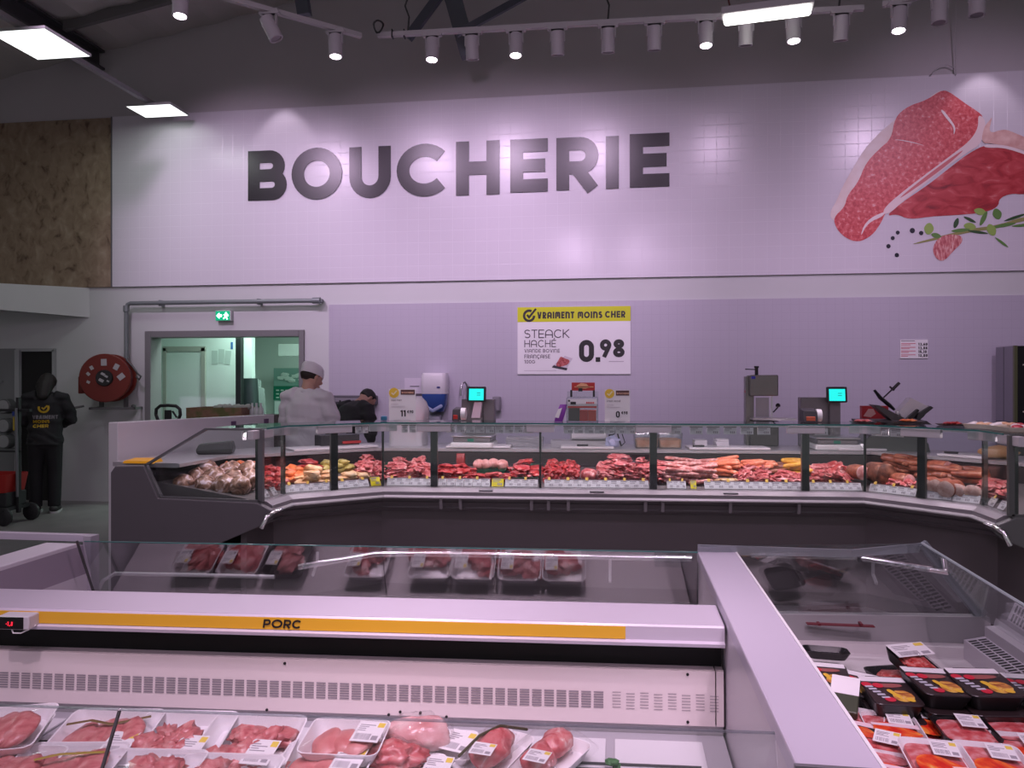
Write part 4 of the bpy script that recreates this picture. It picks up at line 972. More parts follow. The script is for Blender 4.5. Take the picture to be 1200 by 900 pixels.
for a, c, n in hang:
    for k in range(n):
        px = a+(c-a)*(k+.5)/n; w = (c-a)/n*5.6/900*.9
        card(px, .10, 1.232, round(min(.09, w)*200)/200, .055, False, 'small white price card hung in the row under the top glass shelf', 'price cards under the top shelf', tilt=0)
for a, c in ((250,300),):
    for k in range(3): card(268+9*k, .14, 1.235, .045, .05, False, 'small white card hung inside the pentagonal end pane', 'cards inside the end pane', tilt=0)
# unused spares are removed
for L in PROTO.values():
    for o in L:
        if o.name not in USED: bpy.data.objects.remove(o)
# ================================================================ things on and behind the counter
WT = 1.0755; GT = 1.3145
def wt(px, d, z=WT):
    r = ray(px, 445); return Vector((r.x*d, r.y*d, z))
def mpx(n, d): return n*d/F
gun = mat('scale_grey', (.10,.095,.10), .4, .3)
gunl = mat('scale_mid_grey', (.20,.19,.20), .4, .3)
screen = mat('scale_screen', (.0,.2,.2), .3, emit=(.01,.72,.66), es=1.1)
def scale(px, d, label, big):
    t = thing('weighing_scale', label, 'scale', wt(px, d), 0)
    b = MB(); b.bb((-.17,-.16,0),(.17,.16,.045)); b.build('base', white, t, bev=.012)
    b = MB(); b.bb((-.15,-.14,.045),(.15,.14,.085)); b.build('load_cell', gunl, t, bev=.01)
    b = MB(); b.bb((-.165,-.155,.085),(.165,.155,.10)); b.build('platter', steel, t, bev=.006)
    b = MB(); b.bb((-.03,-.142,.052),(.02,-.138,.075)); b.build('green_badge', mat('badge_green', (.0,.2,.12), .4), t)
    if big: b = MB(); b.bb((-.20,.19,.0),(.085,.30,.40)); b.bb((-.19,.175,.02),(-.06,.19,.30)); b.build('printer_body', gunl, t, bev=.008); cx = .055
    else:
        b = MB(); b.bb((-.15,.20,.0),(.13,.30,.38)); b.build('back_panel', gunl, t, bev=.006); cx = .0
    b = MB(); b.bb((cx-.04,.14,.1),(cx+.04,.2,.40)); b.build('column', gunl, t)
    if not big: b = MB(); b.hexa([Vector(p) for p in ((cx-.045,.09,.23),(cx+.03,.09,.23),(cx+.03,.13,.23),(cx-.045,.13,.23))], [Vector(p) for p in ((cx-.02,.10,.36),(cx+.045,.10,.36),(cx+.045,.14,.36),(cx-.02,.14,.36))]); b.build('pink_ticket', mat('ticket_pink', (.86,.72,.80), .5), t)
    b = MB(); b.box((cx,.10,.425), (.155,.03,.125), rx=-.12); b.build('display', black, t, bev=.006)
    b = MB(); b.box((cx,.0832,.423), (.122,.003,.095), rx=-.12); b.build('screen', screen, t)
    b = MB()
    for k in range(3): b.box((cx+.02,.0812,.40+.018*k), (.03,.002,.004), rx=-.12)
    b.build('screen_text', mat('screen_dark', (.0,.12,.12), .4), t)
    return t
scale(556, 6.25, 'silver weighing scale with a small turquoise screen below the soap dispenser', False)
scale(976, 6.05, 'dark bulky weighing scale with a turquoise screen between the bone saw and the slicer', True)
# label printers standing on the top glass
def label_printer(px, d, w, label, tint, rollside):
    t = thing('label_printer', label, 'label printer', wt(px, d, GT), 0)
    b = MB(); b.hexa([Vector(p) for p in ((-w/2,-.06,0),(w/2,-.06,0),(w/2,.08,0),(-w/2,.08,0))], [Vector(p) for p in ((-w/2,-.03,.085),(w/2,-.03,.085),(w/2,.08,.10),(-w/2,.08,.10))]); b.build('case', black, t, bev=.006)
    b = MB(); b.box((0,-.052,.028), (w*.6,.012,.03), rx=.2); b.build('label', tint, t)
    b = MB(); b.lathe([(.012,0),(.045,0),(.045,.035),(.012,.035)], (w/2+.002,.02,.05), 18, 'X'); b.build('paper_roll', white, t, smooth=.6)
    return t
label_printer(535.5, 5.75, .055, 'small black label printer with a red label left of the silver scale', mat('label_red', (.62,.04,.03), .5), 1)
label_printer(948, 5.5, .10, 'black label printer with an orange label left of the dark bulky scale', mat('label_orange', (.75,.16,.08), .5), 1)
# price stands on the top glass
def stand(px, d, w, h, words_, price, label, rz):
    t = thing('price_stand', label, 'price sign', wt(px, d, GT), rz)
    b = MB(); b.bb((-w/2,-.003,0),(w/2,.003,h)); b.build('card', paper, t)
    b = MB(); b.bb((-w*.06,-.004,h*.82),(w*.47,-.003,h*.98)); b.build('brown_band', mat('band_brown', (.10,.045,.045), .5), t)
    b = MB(); text(b, 'BOUCHERIE', (-w*.02,-.0052,h*.86), (1,0,0), (0,0,1), h*.055, .22, .12); b.build('band_lettering', mat('band_text', (.75,.45,.30), .5), t)
    b = MB(); b.lathe([(0,-.0045),(w*.19,-.0045),(w*.19,-.003),(0,-.003)], (-w*.31,0,h*.88), 20, 'Y'); b.build('yellow_disc', mat('disc_yellow', (.80,.55,.05), .5), t)
    b = MB(); L, R, cl = ribbon([(-w*.40,h*.88),(-w*.33,h*.83),(-w*.2,h*.95)], w*.05); n = len(L)
    b.add([Vector((p.x,-.0055,p.y)) for p in L+R], [(i,n+i,n+i+1,i+1) for i in range(n-1)]); b.build('tick', mat('disc_tick', (.86,.75,.45), .5), t)
    b = MB(); text(b, words_, (-w*.42,-.0045,h*.62), (1,0,0), (0,0,1), h*.05, .17, .13, wk=1.0); b.build('product_name', mat('stand_grey_text', (.12,.10,.12), .5), t)
    b = MB(); b.bb((-w*.42,-.0045,h*.52),(-w*.15,-.0035,h*.53)); b.bb((-w*.42,-.0045,h*.45),(w*.1,-.0035,h*.46)); b.build('small_print', mat('stand_pale', (.48,.44,.48), .5), t)
    b = MB(); H = h*.20
    wd = text(b, price[0], (-w*.06 if len(price[0]) == 2 else -w*.06,-.0045,h*.13), (1,0,0), (0,0,1), H, .21, .12)
    text(b, price[1], (-w*.06+wd+.012,-.0045,h*.13+H*.52), (1,0,0), (0,0,1), H*.46, .22, .12); b.build('price', ink, t)
    b = MB(); b.bb((-w*.3,-.02,0),(w*.3,.03,.006)); b.build('foot', acrylic, t)
    return t
stand(471.5, 5.75, .20, .236, 'VEAU FILET', ('11','€90'), 'price stand in front of the white sack, marked eleven euro ninety', .12)
stand(723.5, 5.6, .182, .232, 'STEAK HACHÉ', ('0','€98'), 'price stand beside the red leaflet holder, marked under one euro', -.03)
b = MB(); b.lathe([(.018,0),(.024,.004),(.024,.03),(.012,.034)], n=14); o = b.build('small_tub', mat('tub_blue', (.03,.18,.30), .4), loc=wt(450, 5.75, GT)); tag(o, 'tiny blue tub left of the left price stand', 'tub')
# bag sealing machine / leaflet holder with red print
t = thing('leaflet_holder', 'clear acrylic holder with red and white cards on the top glass shelf', 'leaflet holder', wt(682.5, 5.62, GT), .0)
b = MB(); b.bb((-.115,-.05,0),(-.109,.05,.175)); b.bb((.109,-.05,0),(.115,.05,.175)); b.bb((-.115,.045,0),(.115,.05,.22)); b.bb((-.115,-.05,0),(.115,.05,.005)); b.bb((-.115,-.05,.005),(.115,-.046,.13)); b.bb((-.11,-.02,.175),(.11,.045,.18)); b.build('acrylic_case', acrylic, t)
b = MB(); b.bb((-.10,-.03,.006),(-.02,.04,.11)); b.build('dark_pack', mat('pack_dark', (.06,.05,.05), .5), t)
b = MB(); b.bb((-.018,-.035,.006),(.04,.035,.085)); b.build('red_pack', mat('pack_red', (.62,.02,.02), .45), t)
b = MB(); b.bb((.043,-.03,.006),(.10,.03,.085)); b.build('red_pack', mat('pack_bright_red', (.70,.05,.03), .45), t)
b = MB(); b.bb((-.105,-.043,.115),(.105,-.036,.165)); b.build('white_strip', paper, t)
b = MB(); b.bb((-.105,-.043,.10),(.105,-.036,.115)); b.build('red_strip', mat('pack_red', (.62,.02,.02), .45), t)
b = MB(); b.bb((-.085,-.0445,.125),(-.045,-.043,.145)); b.lathe([(.0,-.0445),(.008,-.0445),(.008,-.043)], (-.095,0,.152), 10, 'Y'); b.build('black_mark', ink, t)
b = MB()
for k in range(5): b.bb((.03+.012*k,-.0445,.132),(.038+.012*k,-.043,.145))
b.build('red_lettering', mat('pack_red', (.62,.02,.02), .45), t)
b = MB(); b.bb((-.08,.02,.225),(.09,.026,.285)); b.build('header_card', mat('header_red', (.48,.03,.025), .5), t)
b = MB(); b.flat([(-.045,.262),(-.01,.282),(.03,.275),(.05,.25),(.02,.24),(-.03,.245)], lambda x, z: Vector((x,.0185,z))); b.bb((-.06,.0185,.25),(.08,.0195,.256)); b.build('header_picture', mat('header_peach', (.80,.42,.22), .5), t)
b = MB(); b.bb((-.09,.015,.18),(-.075,.03,.23)); b.bb((.075,.015,.18),(.09,.03,.23)); b.bb((-.03,.015,.22),(0,.02,.245)); b.build('clip', black, t)
# purple pouch
t = thing('purple_pouch', 'purple and white pouch leaning against the leaflet holder', 'pouch', wt(657, 5.64, GT), 0)
b = MB(); b.loft([[Vector((x+s, y, z)) for x, y in rrect(w, .04*k+.004, .002, 2)] for z, s, w, k in ((0,-.015,.06,1),(.04,-.004,.062,1),(.09,.012,.058,.7),(.125,.022,.052,.2))]); b.build('pouch', mat('pouch_purple', (.20,.02,.32), .35), t, smooth=.8)
b = MB(); b.hexa([Vector(p) for p in ((-.042,-.024,.03),(-.012,-.024,.025),(-.012,-.021,.025),(-.042,-.021,.03))], [Vector(p) for p in ((-.016,-.02,.09),(.012,-.02,.10),(.012,-.017,.10),(-.016,-.017,.09))]); b.build('white_label', paper, t)
# things fixed to the back wall
tw = thing('towel_dispenser', 'white paper towel dispenser with a translucent blue lower half on the tiled wall', 'towel dispenser', wp(512.5, 480, WY-.03), 0)
wd = wp(526, 460, WY).x-wp(497, 460, WY).x; z0 = wp(512, 460, WY).z - wp(512, 480, WY).z
b = MB(); b.loft([ring(rrect(wd*.98, .22, .05, 4, 0, -.11), .20), ring(rrect(wd*1.0, .24, .06, 4, 0, -.12), .28), ring(rrect(wd*.98, .24, .06, 4, 0, -.12), .42), ring(rrect(wd*.92, .22, .06, 4, 0, -.11), .455)]); b.build('cover', mat('dispenser_white', (.72,.70,.73), .35), tw, smooth=.8)
b = MB(); b.loft([ring(rrect(wd*.66, .16, .05, 4, 0, -.08), -.02), ring(rrect(wd*.9, .22, .06, 4, 0, -.11), .06), ring(rrect(wd*.98, .22, .05, 4, 0, -.11), .20)]); b.build('blue_window', mat('dispenser_blue', (.04,.09,.30), .2), tw, smooth=.8)
b = MB(); b.tube([(-.10,-.235,.05),(0,-.245,-.005),(.10,-.235,.05)], .022, 8, flat=((0,1,0),.3), dome=True); b.build('pale_lip', mat('dispenser_pale_blue', (.30,.36,.55), .25), tw, smooth=.8)
b = MB(); b.bb((.05,-.243,.27),(.09,-.238,.29)); b.build('badge', mat('badge_blue', (.05,.05,.22), .4), tw)
b = MB(); b.bb((-.13,-.10,-.22),(.06,-.005,-.06)); tag(b.build('soap_box', mat('soap_grey', (.36,.36,.42), .35), loc=tw.location, bev=.02, smooth=.8), 'grey box on the wall directly below the paper towel dispenser', 'box')
b = MB(); p = wp(583, 473, WY-.025); b.loft([ring(rrect(.09, .09, .03, 4, 0, -.045), -.085), ring(rrect(.10, .10, .03, 4, 0, -.05), -.05), ring(rrect(.10, .10, .03, 4, 0, -.05), .08), ring(rrect(.08, .08, .03, 4, 0, -.04), .09)]); tag(b.build('soap_dispenser', mat('soap_dark', (.26,.25,.28), .35), loc=p, smooth=.8), 'small grey soap dispenser on the tiled wall right of the silver scale', 'soap dispenser')
t = thing('wall_notice', 'pale paper notice on the wall beside the towel dispenser', 'notice', wp(486, 457, WY-.025), 0)
b = MB(); b.bb((-.13,-.004,-.16),(.12,0,.15)); b.build('sheet', mat('notice_pale_paper', (.62,.58,.66), .6), t)
b = MB(); b.bb((.0,-.006,-.075),(.10,-.004,-.045)); b.bb((-.06,-.006,.04),(.06,-.004,.05)); b.build('heading', mat('notice_dark', (.08,.07,.09), .6), t)
t = thing('water_tap', 'tall swan neck steel tap on the wall above the silver scale', 'tap', wp(545, 462, WY-.1), 0)
b = MB(); b.tube([(.03,0,-.3),(.03,0,.02),(.025,0,.11),(.0,-.02,.15),(-.03,-.04,.13),(-.045,-.05,.06),(-.045,-.05,-.02)], .013, 8); b.tube([(.045,0,-.3),(.045,0,-.02),(.03,.02,.1)], .02, 8); b.build('spout', steel, t, smooth=.8)
b = MB(); b.tube([(.03,.0,-.30),(.03,.085,-.30)], .02, 8); b.build('wall_mount', steel, t, smooth=.8)
# knife rack and sink splash by the two men
t = thing('tool_rack', 'dark wall rack of hanging tools behind the man in black', 'tool rack', wp(413, 478, WY-.02), 0)
b = MB(); b.bb((-.36,-.10,.05),(.34,-.01,.16)); b.bb((-.30,-.08,-.25),(.30,-.02,.05)); b.build('rack', mat('rack_dark', (.09,.085,.10), .4), t, bev=.01)
for k, (x, l) in enumerate(((-.26,.16),(-.19,.22),(-.12,.14),(-.05,.2),(.05,.12))):
    b = MB(); b.bb((x-.015,-.115,.04-l),(x+.015,-.10,.05)); b.bb((x-.01,-.12,.05),(x+.01,-.10,.10)); b.build('knife', mat('knife_grey', (.3,.3,.32), .3, .8) if k % 2 else black, t)
b = MB(); b.bb((-.34,-.112,.08),(.32,-.104,.13)); b.build('front_strip', mat('rack_strip', (.26,.25,.28), .35), t)
# bone saw
t = thing('bone_saw', 'tall steel butcher band saw standing on the counter left of the dark scale', 'bone saw', wt(894, 6.35), 0)
k = 6.35/F
def SX(x): return (x-894)*k
def SZ2(y): return CH+(HZ-y)*k-WT
m_ = mat('saw_steel', (.20,.20,.185), .35, .5); mdk = mat('saw_dark', (.07,.07,.065), .4, .4)
b = MB(); b.bb((SX(879),-.02,SZ2(464)),(SX(911),.16,SZ2(439.5))); b.build('upper_wheel_case', m_, t, bev=.008)
b = MB(); b.bb((SX(875.5),.04,0),(SX(885),.15,SZ2(441))); b.build('column', m_, t, bev=.004)
b = MB(); b.bb((SX(879),-.04,0),(SX(911),.15,SZ2(493))); b.build('lower_wheel_case', mdk, t, bev=.008)
b = MB(); b.bb((SX(880),-.12,SZ2(491.5)),(SX(928),.10,SZ2(489.5))); b.build('table', steel, t)
b = MB(); b.bb((SX(903.5),.01,SZ2(490)),(SX(905.5),.02,SZ2(463))); b.build('blade', steel, t)
b = MB(); b.bb((SX(886),.0,SZ2(489)),(SX(901),.01,SZ2(466))); b.build('guard_pane', mat('saw_guard', (.30,.29,.31), .3, .3), t)
b = MB(); b.lathe([(.005,0),(.018,.004),(.02,.018),(.01,.03),(.002,.033)], (SX(910.5),-.02,SZ2(477)), 14); b.tube([(SX(905),-.02,SZ2(483)),(SX(910.5),-.02,SZ2(477))], .006, 6); b.build('knob', black, t, smooth=.8)
b = MB(); b.lathe([(.014,0),(.014,.06),(.02,.06),(.02,.075)], (SX(888),.05,SZ2(439.5)), 12); b.tube([(SX(888),.05,SZ2(433)),(SX(875),.05,SZ2(432.5))], .005, 6); b.build('tension_crank', black, t, smooth=.7)
b = MB(); b.lathe([(.005,0),(.014,.003),(.014,.016),(.005,.02)], (SX(875),.08,SZ2(459)), 10, 'X'); b.build('red_button', mat('button_red', (.6,.02,.03), .4), t)
b = MB(); b.bb((SX(880.5),-.024,SZ2(444)),(SX(885),-.02,SZ2(441))); b.build('blue_badge', mat('badge_blue2', (.03,.03,.45), .4), t)
# slicer
t = thing('meat_slicer', 'meat slicer with a raised arm and tilted white carriage on the counter', 'meat slicer', wt(1043, 6.0), -.12)
k = 6.0/F
def LX(x): return (x-1043)*k
def LZ(y): return CH+(HZ-y)*k-WT
def plate(name, pts, y0, y1, m):
    b = MB(); b.prism(pts, lambda x, y: Vector((LX(x), y0, LZ(y))), lambda x, y: Vector((LX(x), y1, LZ(y)))); return b.build(name, m, t, bev=.003)
plate('base', [(1010,527),(1080,527),(1078,517),(1068,510),(1016,510),(1011,517)], -.16, .18, mat('slicer_base', (.10,.115,.105), .35, .4))
plate('pedestal', [(1020,511),(1062,511),(1058,495),(1026,495)], -.08, .12, mat('slicer_steel', (.33,.33,.34), .3, .7))
plate('table', [(1006,496),(1082,496),(1076,491.5),(1004,492)], -.16, .14, darkgrey)
plate('blade_guard', [(1021,474),(1028,474.5),(1055,489),(1053,492),(1042,492.5)], -.12, .06, mat('slicer_guard', (.075,.07,.072), .35, .4))
plate('white_carriage', [(1054,489),(1051,482),(1064,466),(1083,476),(1080,480),(1066,489)], -.04, .10, mat('slicer_white', (.74,.71,.74), .35))
plate('carriage_support', [(1056,491),(1060,487),(1069,478.5),(1071,480),(1064,491)], -.10, -.05, black)
plate('carriage_edge', [(1068,490),(1070,484),(1083,475),(1086,477),(1078,484),(1076,487),(1072,491)], -.09, .0, darkgrey)
b = MB(); b.tube([(LX(1026),0,LZ(457)),(LX(1032),-.01,LZ(466)),(LX(1042),-.02,LZ(475)),(LX(1047),-.02,LZ(480))], [.010,.015,.015,.010], 8, flat=((0,1,0),2.2)); b.build('pusher_arm', black, t, smooth=.8)
b = MB(); b.tube([(LX(1036),0,LZ(466)),(LX(1053),0,LZ(448.5))], .006, 6); b.tube([(LX(1045),0,LZ(457)),(LX(1053),0,LZ(448.5))], .012, 8); b.tube([(LX(1042.5),0,LZ(453)),(LX(1047.5),0,LZ(457.5))], .008, 6); b.build('guide_rod', mat('rod_dark', (.05,.045,.05), .35, .5), t, smooth=.8)
b = MB(); b.lathe([(.004,0),(.02,.005),(.022,.02),(.01,.03)], (LX(1047),-.05,LZ(484)), 14, 'X'); b.build('white_knob', white, t, smooth=.8)
b = MB(); b.lathe([(.004,0),(.03,.004),(.03,.02),(.004,.024)], (LX(1008),-.18,LZ(523)), 16, 'Y'); b.build('dial', steel, t, smooth=.6)
# red box behind the slicer, small plates on the glass
t = thing('red_carton', 'red and white carton standing behind the slicer', 'carton', wt(1025, 6.45, WT), .0)
b = MB(); b.bb((-.11,-.03,0),(.10,.03,.325)); b.build('box', mat('carton_red', (.52,.03,.04), .5), t)
b = MB(); b.flat([(-.10,.24),(-.06,.30),(-.02,.30),(.0,.26),(-.04,.23)], lambda x, z: Vector((x,-.0315,z))); b.build('picture', mat('carton_pink', (.80,.45,.42), .5), t)
plm = mat('plate_black', (.02,.02,.022), .35)
def plate_of(px, d, label, tint, w=.16):
    t = thing('serving_plate', label, 'plate', wt(px, d, GT+.0005), 0)
    b = MB(); b.loft([ring(rrect(w*.8, .12, .02, 4), 0), ring(rrect(w, .16, .03, 4), .012), ring(rrect(w*.96, .15, .03, 4), .012), ring(rrect(w*.78, .11, .02, 4), .004)]); b.build('dish', plm, t, smooth=.7)
    b = MB()
    for i in range(3): b.blob((-.03+.03*i, 0, .016), (.03,.03,.01), i+5, .4, 2)
    b.build('sample', tint, t, smooth=1)
plate_of(1011, 5.4, 'black plate with meat samples on the glass left below the slicer', pork)
plate_of(1064, 5.45, 'black plate with pale meat samples on the glass right below the slicer', orange, .2)
plate_of(1116, 5.1, 'black plate with red samples on the glass shelf above the broad right post', beef, .18)
# trays of tasting food at the right end
def taste(px, d, w, dd, label, fm, n):
    q = hit(px, .17)[0]
    t = thing('tasting_tray', label, 'tray', (q.x, q.y, GT+.0005), math.radians(-55) if px < 1178 else math.radians(-90))
    b = MB(); b.loft([ring(rrect(w*.9, dd*.9, .02, 4), 0), ring(rrect(w, dd, .03, 4), .028), ring(rrect(w*.97, dd*.97, .028, 4), .028), ring(rrect(w*.88, dd*.88, .02, 4), .005)]); b.build('tray', mat('tray_cream', (.72,.66,.55), .45), t, smooth=.7)
    for i in range(n):
        b = MB(); b.blob((rng.uniform(-w*.34,w*.34), rng.uniform(-dd*.32,dd*.32), .026), (.035,.03,.016), i, .4, 2); b.build('morsel', fm[i % len(fm)], t, smooth=1)
taste(1163, 4.95, .26, .24, 'low cream tray of pale pastries on the glass near the right edge', [mat('pastry', (.70,.42,.25), .5), mat('meringue', (.80,.74,.74), .5)], 7)
taste(1193, 4.6, .34, .26, 'heaped cream tray at the extreme right on the counter glass', [mat('meringue', (.80,.74,.74), .5), mat('jam', (.45,.03,.05), .4)], 8)
# boards, trays and bins on the worktop
boardm = mat('board_white', (.76,.72,.75), .4)
def board(px, o, w, dd, h, label, z=WT, rz=0, m=boardm):
    q, a, _, _ = hit(px, o); b = MB(); b.box((0,0,h/2), (w,dd,h)); ob = b.build('cutting_board', m, loc=(q.x, q.y, z), bev=.006); ob.rotation_euler = (0,0,a+rz); tag(ob, label, 'cutting board'); return ob
for px, w, lab in ((362,.30,'white cutting board in front of the man in white'),(410,.40,'white cutting board in front of the man in black'),(562,.52,'white cutting board under the silver scale'),(688,.42,'white cutting board below the leaflet holder'),(852,.62,'long white cutting board below the bone saw'),(1005,.36,'white cutting board under the dark bulky scale'),(1132,.30,'white cutting board at the right end of the counter')):
    board(px, .72, w, .22, .018, lab)
def bin_(px, o, w, h, label, fill):
    q, a, _, _ = hit(px, o); t = thing('food_bin', label, 'bin', (q.x, q.y, WT), a)
    b = MB(); r0, r1 = rrect(w-.02, .2, .02, 3), rrect(w, .22, .025, 3); b.loft([ring(r0, 0), ring(r1, h), ring(rrect(w-.01, .21, .02, 3), h), ring(rrect(w-.03, .19, .02, 3), .006)]); b.build('tub', acrylic, t, smooth=.7)
    b = MB(); b.loft([ring(rrect(w-.034, .186, .02, 3), .008), ring(rrect(w-.026, .195, .02, 3), h*.55), ring(rrect(w-.08, .14, .02, 3), h*.62)]); b.build('contents', fill, t, smooth=.7)
of = ramp_mat('bin_orange', [(.3,(.66,.32,.18)),(.7,(.78,.50,.34))], 20, 4, .5)
bin_(757, .80, .20, .12, 'clear tub of orange food left of the centre post', of); bin_(784, .80, .20, .12, 'clear tub of orange food right of the centre post', of)
pk = mat('paper_pack', (.74,.70,.74), .5)
def stack(px, o, w, dd, h, label, m=pk, nm='paper_pack', cat='paper pack', z=WT, rz=0):
    q, a, _, _ = hit(px, o); b = MB()
    for k in range(4): b.box((.003*math.sin(k*3), .002*k, h*(k+.5)/4), (w-.004*(k%2), dd, h/4*.94), rz=.02*math.sin(k*2))
    ob = b.build(nm, m, loc=(q.x, q.y, z)); ob.rotation_euler = (0,0,a+rz); tag(ob, label, cat)
stack(820, .86, .10, .14, .06, 'white pack of wrapping sheets left of the bone saw'); stack(845, .84, .10, .14, .07, 'taller white pack of wrapping sheets close to the bone saw'); stack(700-40, .84, .20, .16, .05, 'pale stack of trays below the purple pouch', mat('tray_stack_grey', (.48,.46,.50), .4), 'tray_stack', 'tray stack')
stack(615, .86, .30, .16, .075, 'grey stack of metal trays right of the silver scale', mat('tray_stack_steel', (.34,.33,.36), .35, .5), 'tray_stack', 'tray stack')
# film wrapper below the leaflet holder
q, a, _, _ = hit(690, .88); t = thing('film_wrapper', 'grey film wrapping machine on the worktop below the leaflet holder', 'wrapping machine', (q.x, q.y, WT), a)
b = MB(); b.bb((-.16,-.10,0),(.16,.12,.05)); b.hexa([Vector(p) for p in ((-.15,.0,.05),(.15,.0,.05),(.15,.12,.05),(-.15,.12,.05))], [Vector(p) for p in ((-.15,.07,.12),(.15,.07,.12),(.15,.12,.13),(-.15,.12,.13))]); b.build('body', mat('wrapper_grey', (.50,.48,.50), .35, .3), t, bev=.006)
b = MB(); b.lathe([(.03,-.14),(.03,.14)], (0,-.04,.085), 16, 'X'); b.build('film_roll', mat('roll_white', (.76,.74,.77), .3), t, smooth=.6)
b = MB(); b.bb((.16,-.04,.03),(.19,.0,.10)); b.tube([(.19,-.02,.08),(.22,-.03,.13)], .008, 6); b.build('handle', black, t)
q, a, _, _ = hit(718, .70); b = MB(); b.blob((0,0,.035), (.05,.035,.045), 3, .5, 3, 2.2); tag(b.build('plastic_bag', mat('bag_blue_white', (.52,.55,.78), .35), loc=(q.x, q.y, WT+.018), smooth=1), 'crumpled blue white bag on the board left of the centre post', 'bag')
q, a, _, _ = hit(728, .86); b = MB(); b.tube([(0,0,.0),(-.03,0,.10),(-.045,0,.21)], .007, 6); b.tube([(0,0,.0),(.03,0,.03),(.0,0,.12),(-.045,0,.2)], .005, 6); tag(b.build('black_cable', black, loc=(q.x, q.y, WT+.004), smooth=.8), 'thin black cable standing up right of the film wrapping machine', 'cable')
for px, o, lab in ((826,.66,'black handled knife on the long white board below the bone saw'),(1124,.68,'black handled knife on the board at the right end of the counter'),(690,.66,'grey bladed knife on the board below the leaflet holder')):
    q, a, _, _ = hit(px, o); t = thing('knife', lab, 'knife', (q.x, q.y, WT+.0185), a+.15)
    b = MB(); b.box((-.05,0,.008), (.09,.022,.014)); b.build('handle', black, t, bev=.004)
    b = MB(); b.prism([(-.005,-.012),(-.005,.012),(.10,.010),(.14,-.012)], lambda x, y: Vector((x, y, .006)), lambda x, y: Vector((x, y, .009))); b.build('blade', steel, t)
q, a, _, _ = hit(1170, .74); b = MB(); b.blob((0,0,.045), (.13,.06,.045), 2, .25, 3, 1.6); tag(b.build('bread_loaf', mat('loaf_tan', (.58,.33,.15), .6), loc=(q.x, q.y, WT), smooth=1), 'tan loaf on the worktop at the right end of the counter', 'loaf')
# left end: black case, yellow packet, white sack, small dark things
q, a, _, _ = hit(285, .80); b = MB(); b.loft([[Vector((x, y, z)) for x, y in zip([-.12,.12,.12,-.12],[-.06,-.06,.06,.06])] for z in (0,)]+[[Vector((-.13,-.065,.03)),Vector((.13,-.065,.04)),Vector((.13,.065,.04)),Vector((-.13,.065,.03))],[Vector((-.11,-.05,.075)),Vector((.12,-.05,.095)),Vector((.12,.05,.095)),Vector((-.11,.05,.075))]]); tag(b.build('black_case', black, loc=(-2.93, 5.3, WT), bev=.012), 'black oblong case on the worktop seen through the pentagonal end pane', 'case')
bpy.data.objects['black_case'].rotation_euler = (0,0,.3)
b = MB(); b.hexa([Vector(p) for p in ((-.11,-.05,0),(.11,-.05,0),(.11,.07,0),(-.11,.07,0))], [Vector(p) for p in ((-.10,-.04,.018),(.09,-.04,.02),(.10,.06,.03),(-.09,.06,.028))]); o = b.build('yellow_packet', mat('packet_yellow', (.82,.40,.01), .45), loc=(-3.12, 4.70, 1.0695), bev=.004); tag(o, 'orange yellow packet lying on the left end of the counter', 'packet')
q, a, _, _ = hit(476, .86)
b = MB(); b.loft([ring(rrect(.30, .24, .05, 4), 0), ring(rrect(.30, .25, .06, 4), .05), ring(rrect(.29, .24, .07, 4), .13), ring(rrect(.26, .24, .09, 4, .03), .22), ring(rrect(.24, .22, .10, 4, .05), .30), ring(rrect(.19, .17, .08, 4, .06), .36), ring(rrect(.10, .09, .04, 4, .065), .40)]); 
for v in b.v: v += Vector((noise.noise(v*9), noise.noise(v*9+Vector((5,0,0))), 0))*.012
tag(b.build('white_sack', mat('sack_white', (.74,.71,.76), .5), loc=(q.x+.02, q.y, WT), smooth=1), 'full white sack behind the left price stand', 'sack')
q, a, _, _ = hit(395, .84); b = MB(); b.bb((-.16,-.08,0),(.16,.08,.10)); b.bb((-.14,-.085,.05),(.10,-.08,.085)); ob = b.build('tool_tray', mat('tool_tray_dark', (.03,.03,.035), .4), loc=(q.x, q.y, WT), bev=.006); ob.rotation_euler = (0,0,a); tag(ob, 'dark tool tray on the worktop beside the man in black', 'tray')
b = MB(); q, a, _, _ = hit(412, .76); b.box((0,0,.02), (.16,.03,.022)); ob = b.build('red_handle_tool', mat('tool_red', (.5,.03,.03), .4), loc=(q.x, q.y, WT+.02), bev=.005); ob.rotation_euler = (0,0,a+.1); tag(ob, 'red bar shaped tool in front of the man in black', 'tool')
# upright black cooler at the right edge
t = thing('upright_cooler', 'tall dark cooler cabinet against the tiled wall at the right edge', 'cooler', (4.19, 8.86, 0), 0)
b = MB(); b.bb((.0,.02,.06),(.8,.40,1.985)); b.build('cabinet', mat('cooler_grey_lilac', (.24,.23,.27), .4), t, bev=.008)
b = MB(); b.bb((0.03,-.02,.10),(.8,.02,1.98)); b.build('door', mat('cooler_black', (.008,.008,.009), .15), t)
b = MB(); b.bb((0,-.015,.06),(.03,.02,1.985)); b.build('frame_edge', mat('cooler_edge', (.16,.17,.09), .3, .6), t)
b = MB()
for z in (1.28,1.78): b.lathe([(.0,-.024),(.008,-.024),(.008,-.02)], (.085,0,z), 10, 'Y')
b.build('lock', mat('lock_pale', (.6,.6,.5), .3), t)
b = MB(); b.bb((-.003,.04,1.16),(0,.39,1.165)); b.bb((-.003,.04,.60),(0,.39,.604)); b.bb((-.003,.215,.06),(0,.218,1.98)); b.build('side_seam', darkgrey, t)
b = MB(); b.bb((.0,.02,0),(.8,.40,.06)); b.build('plinth', black, t)
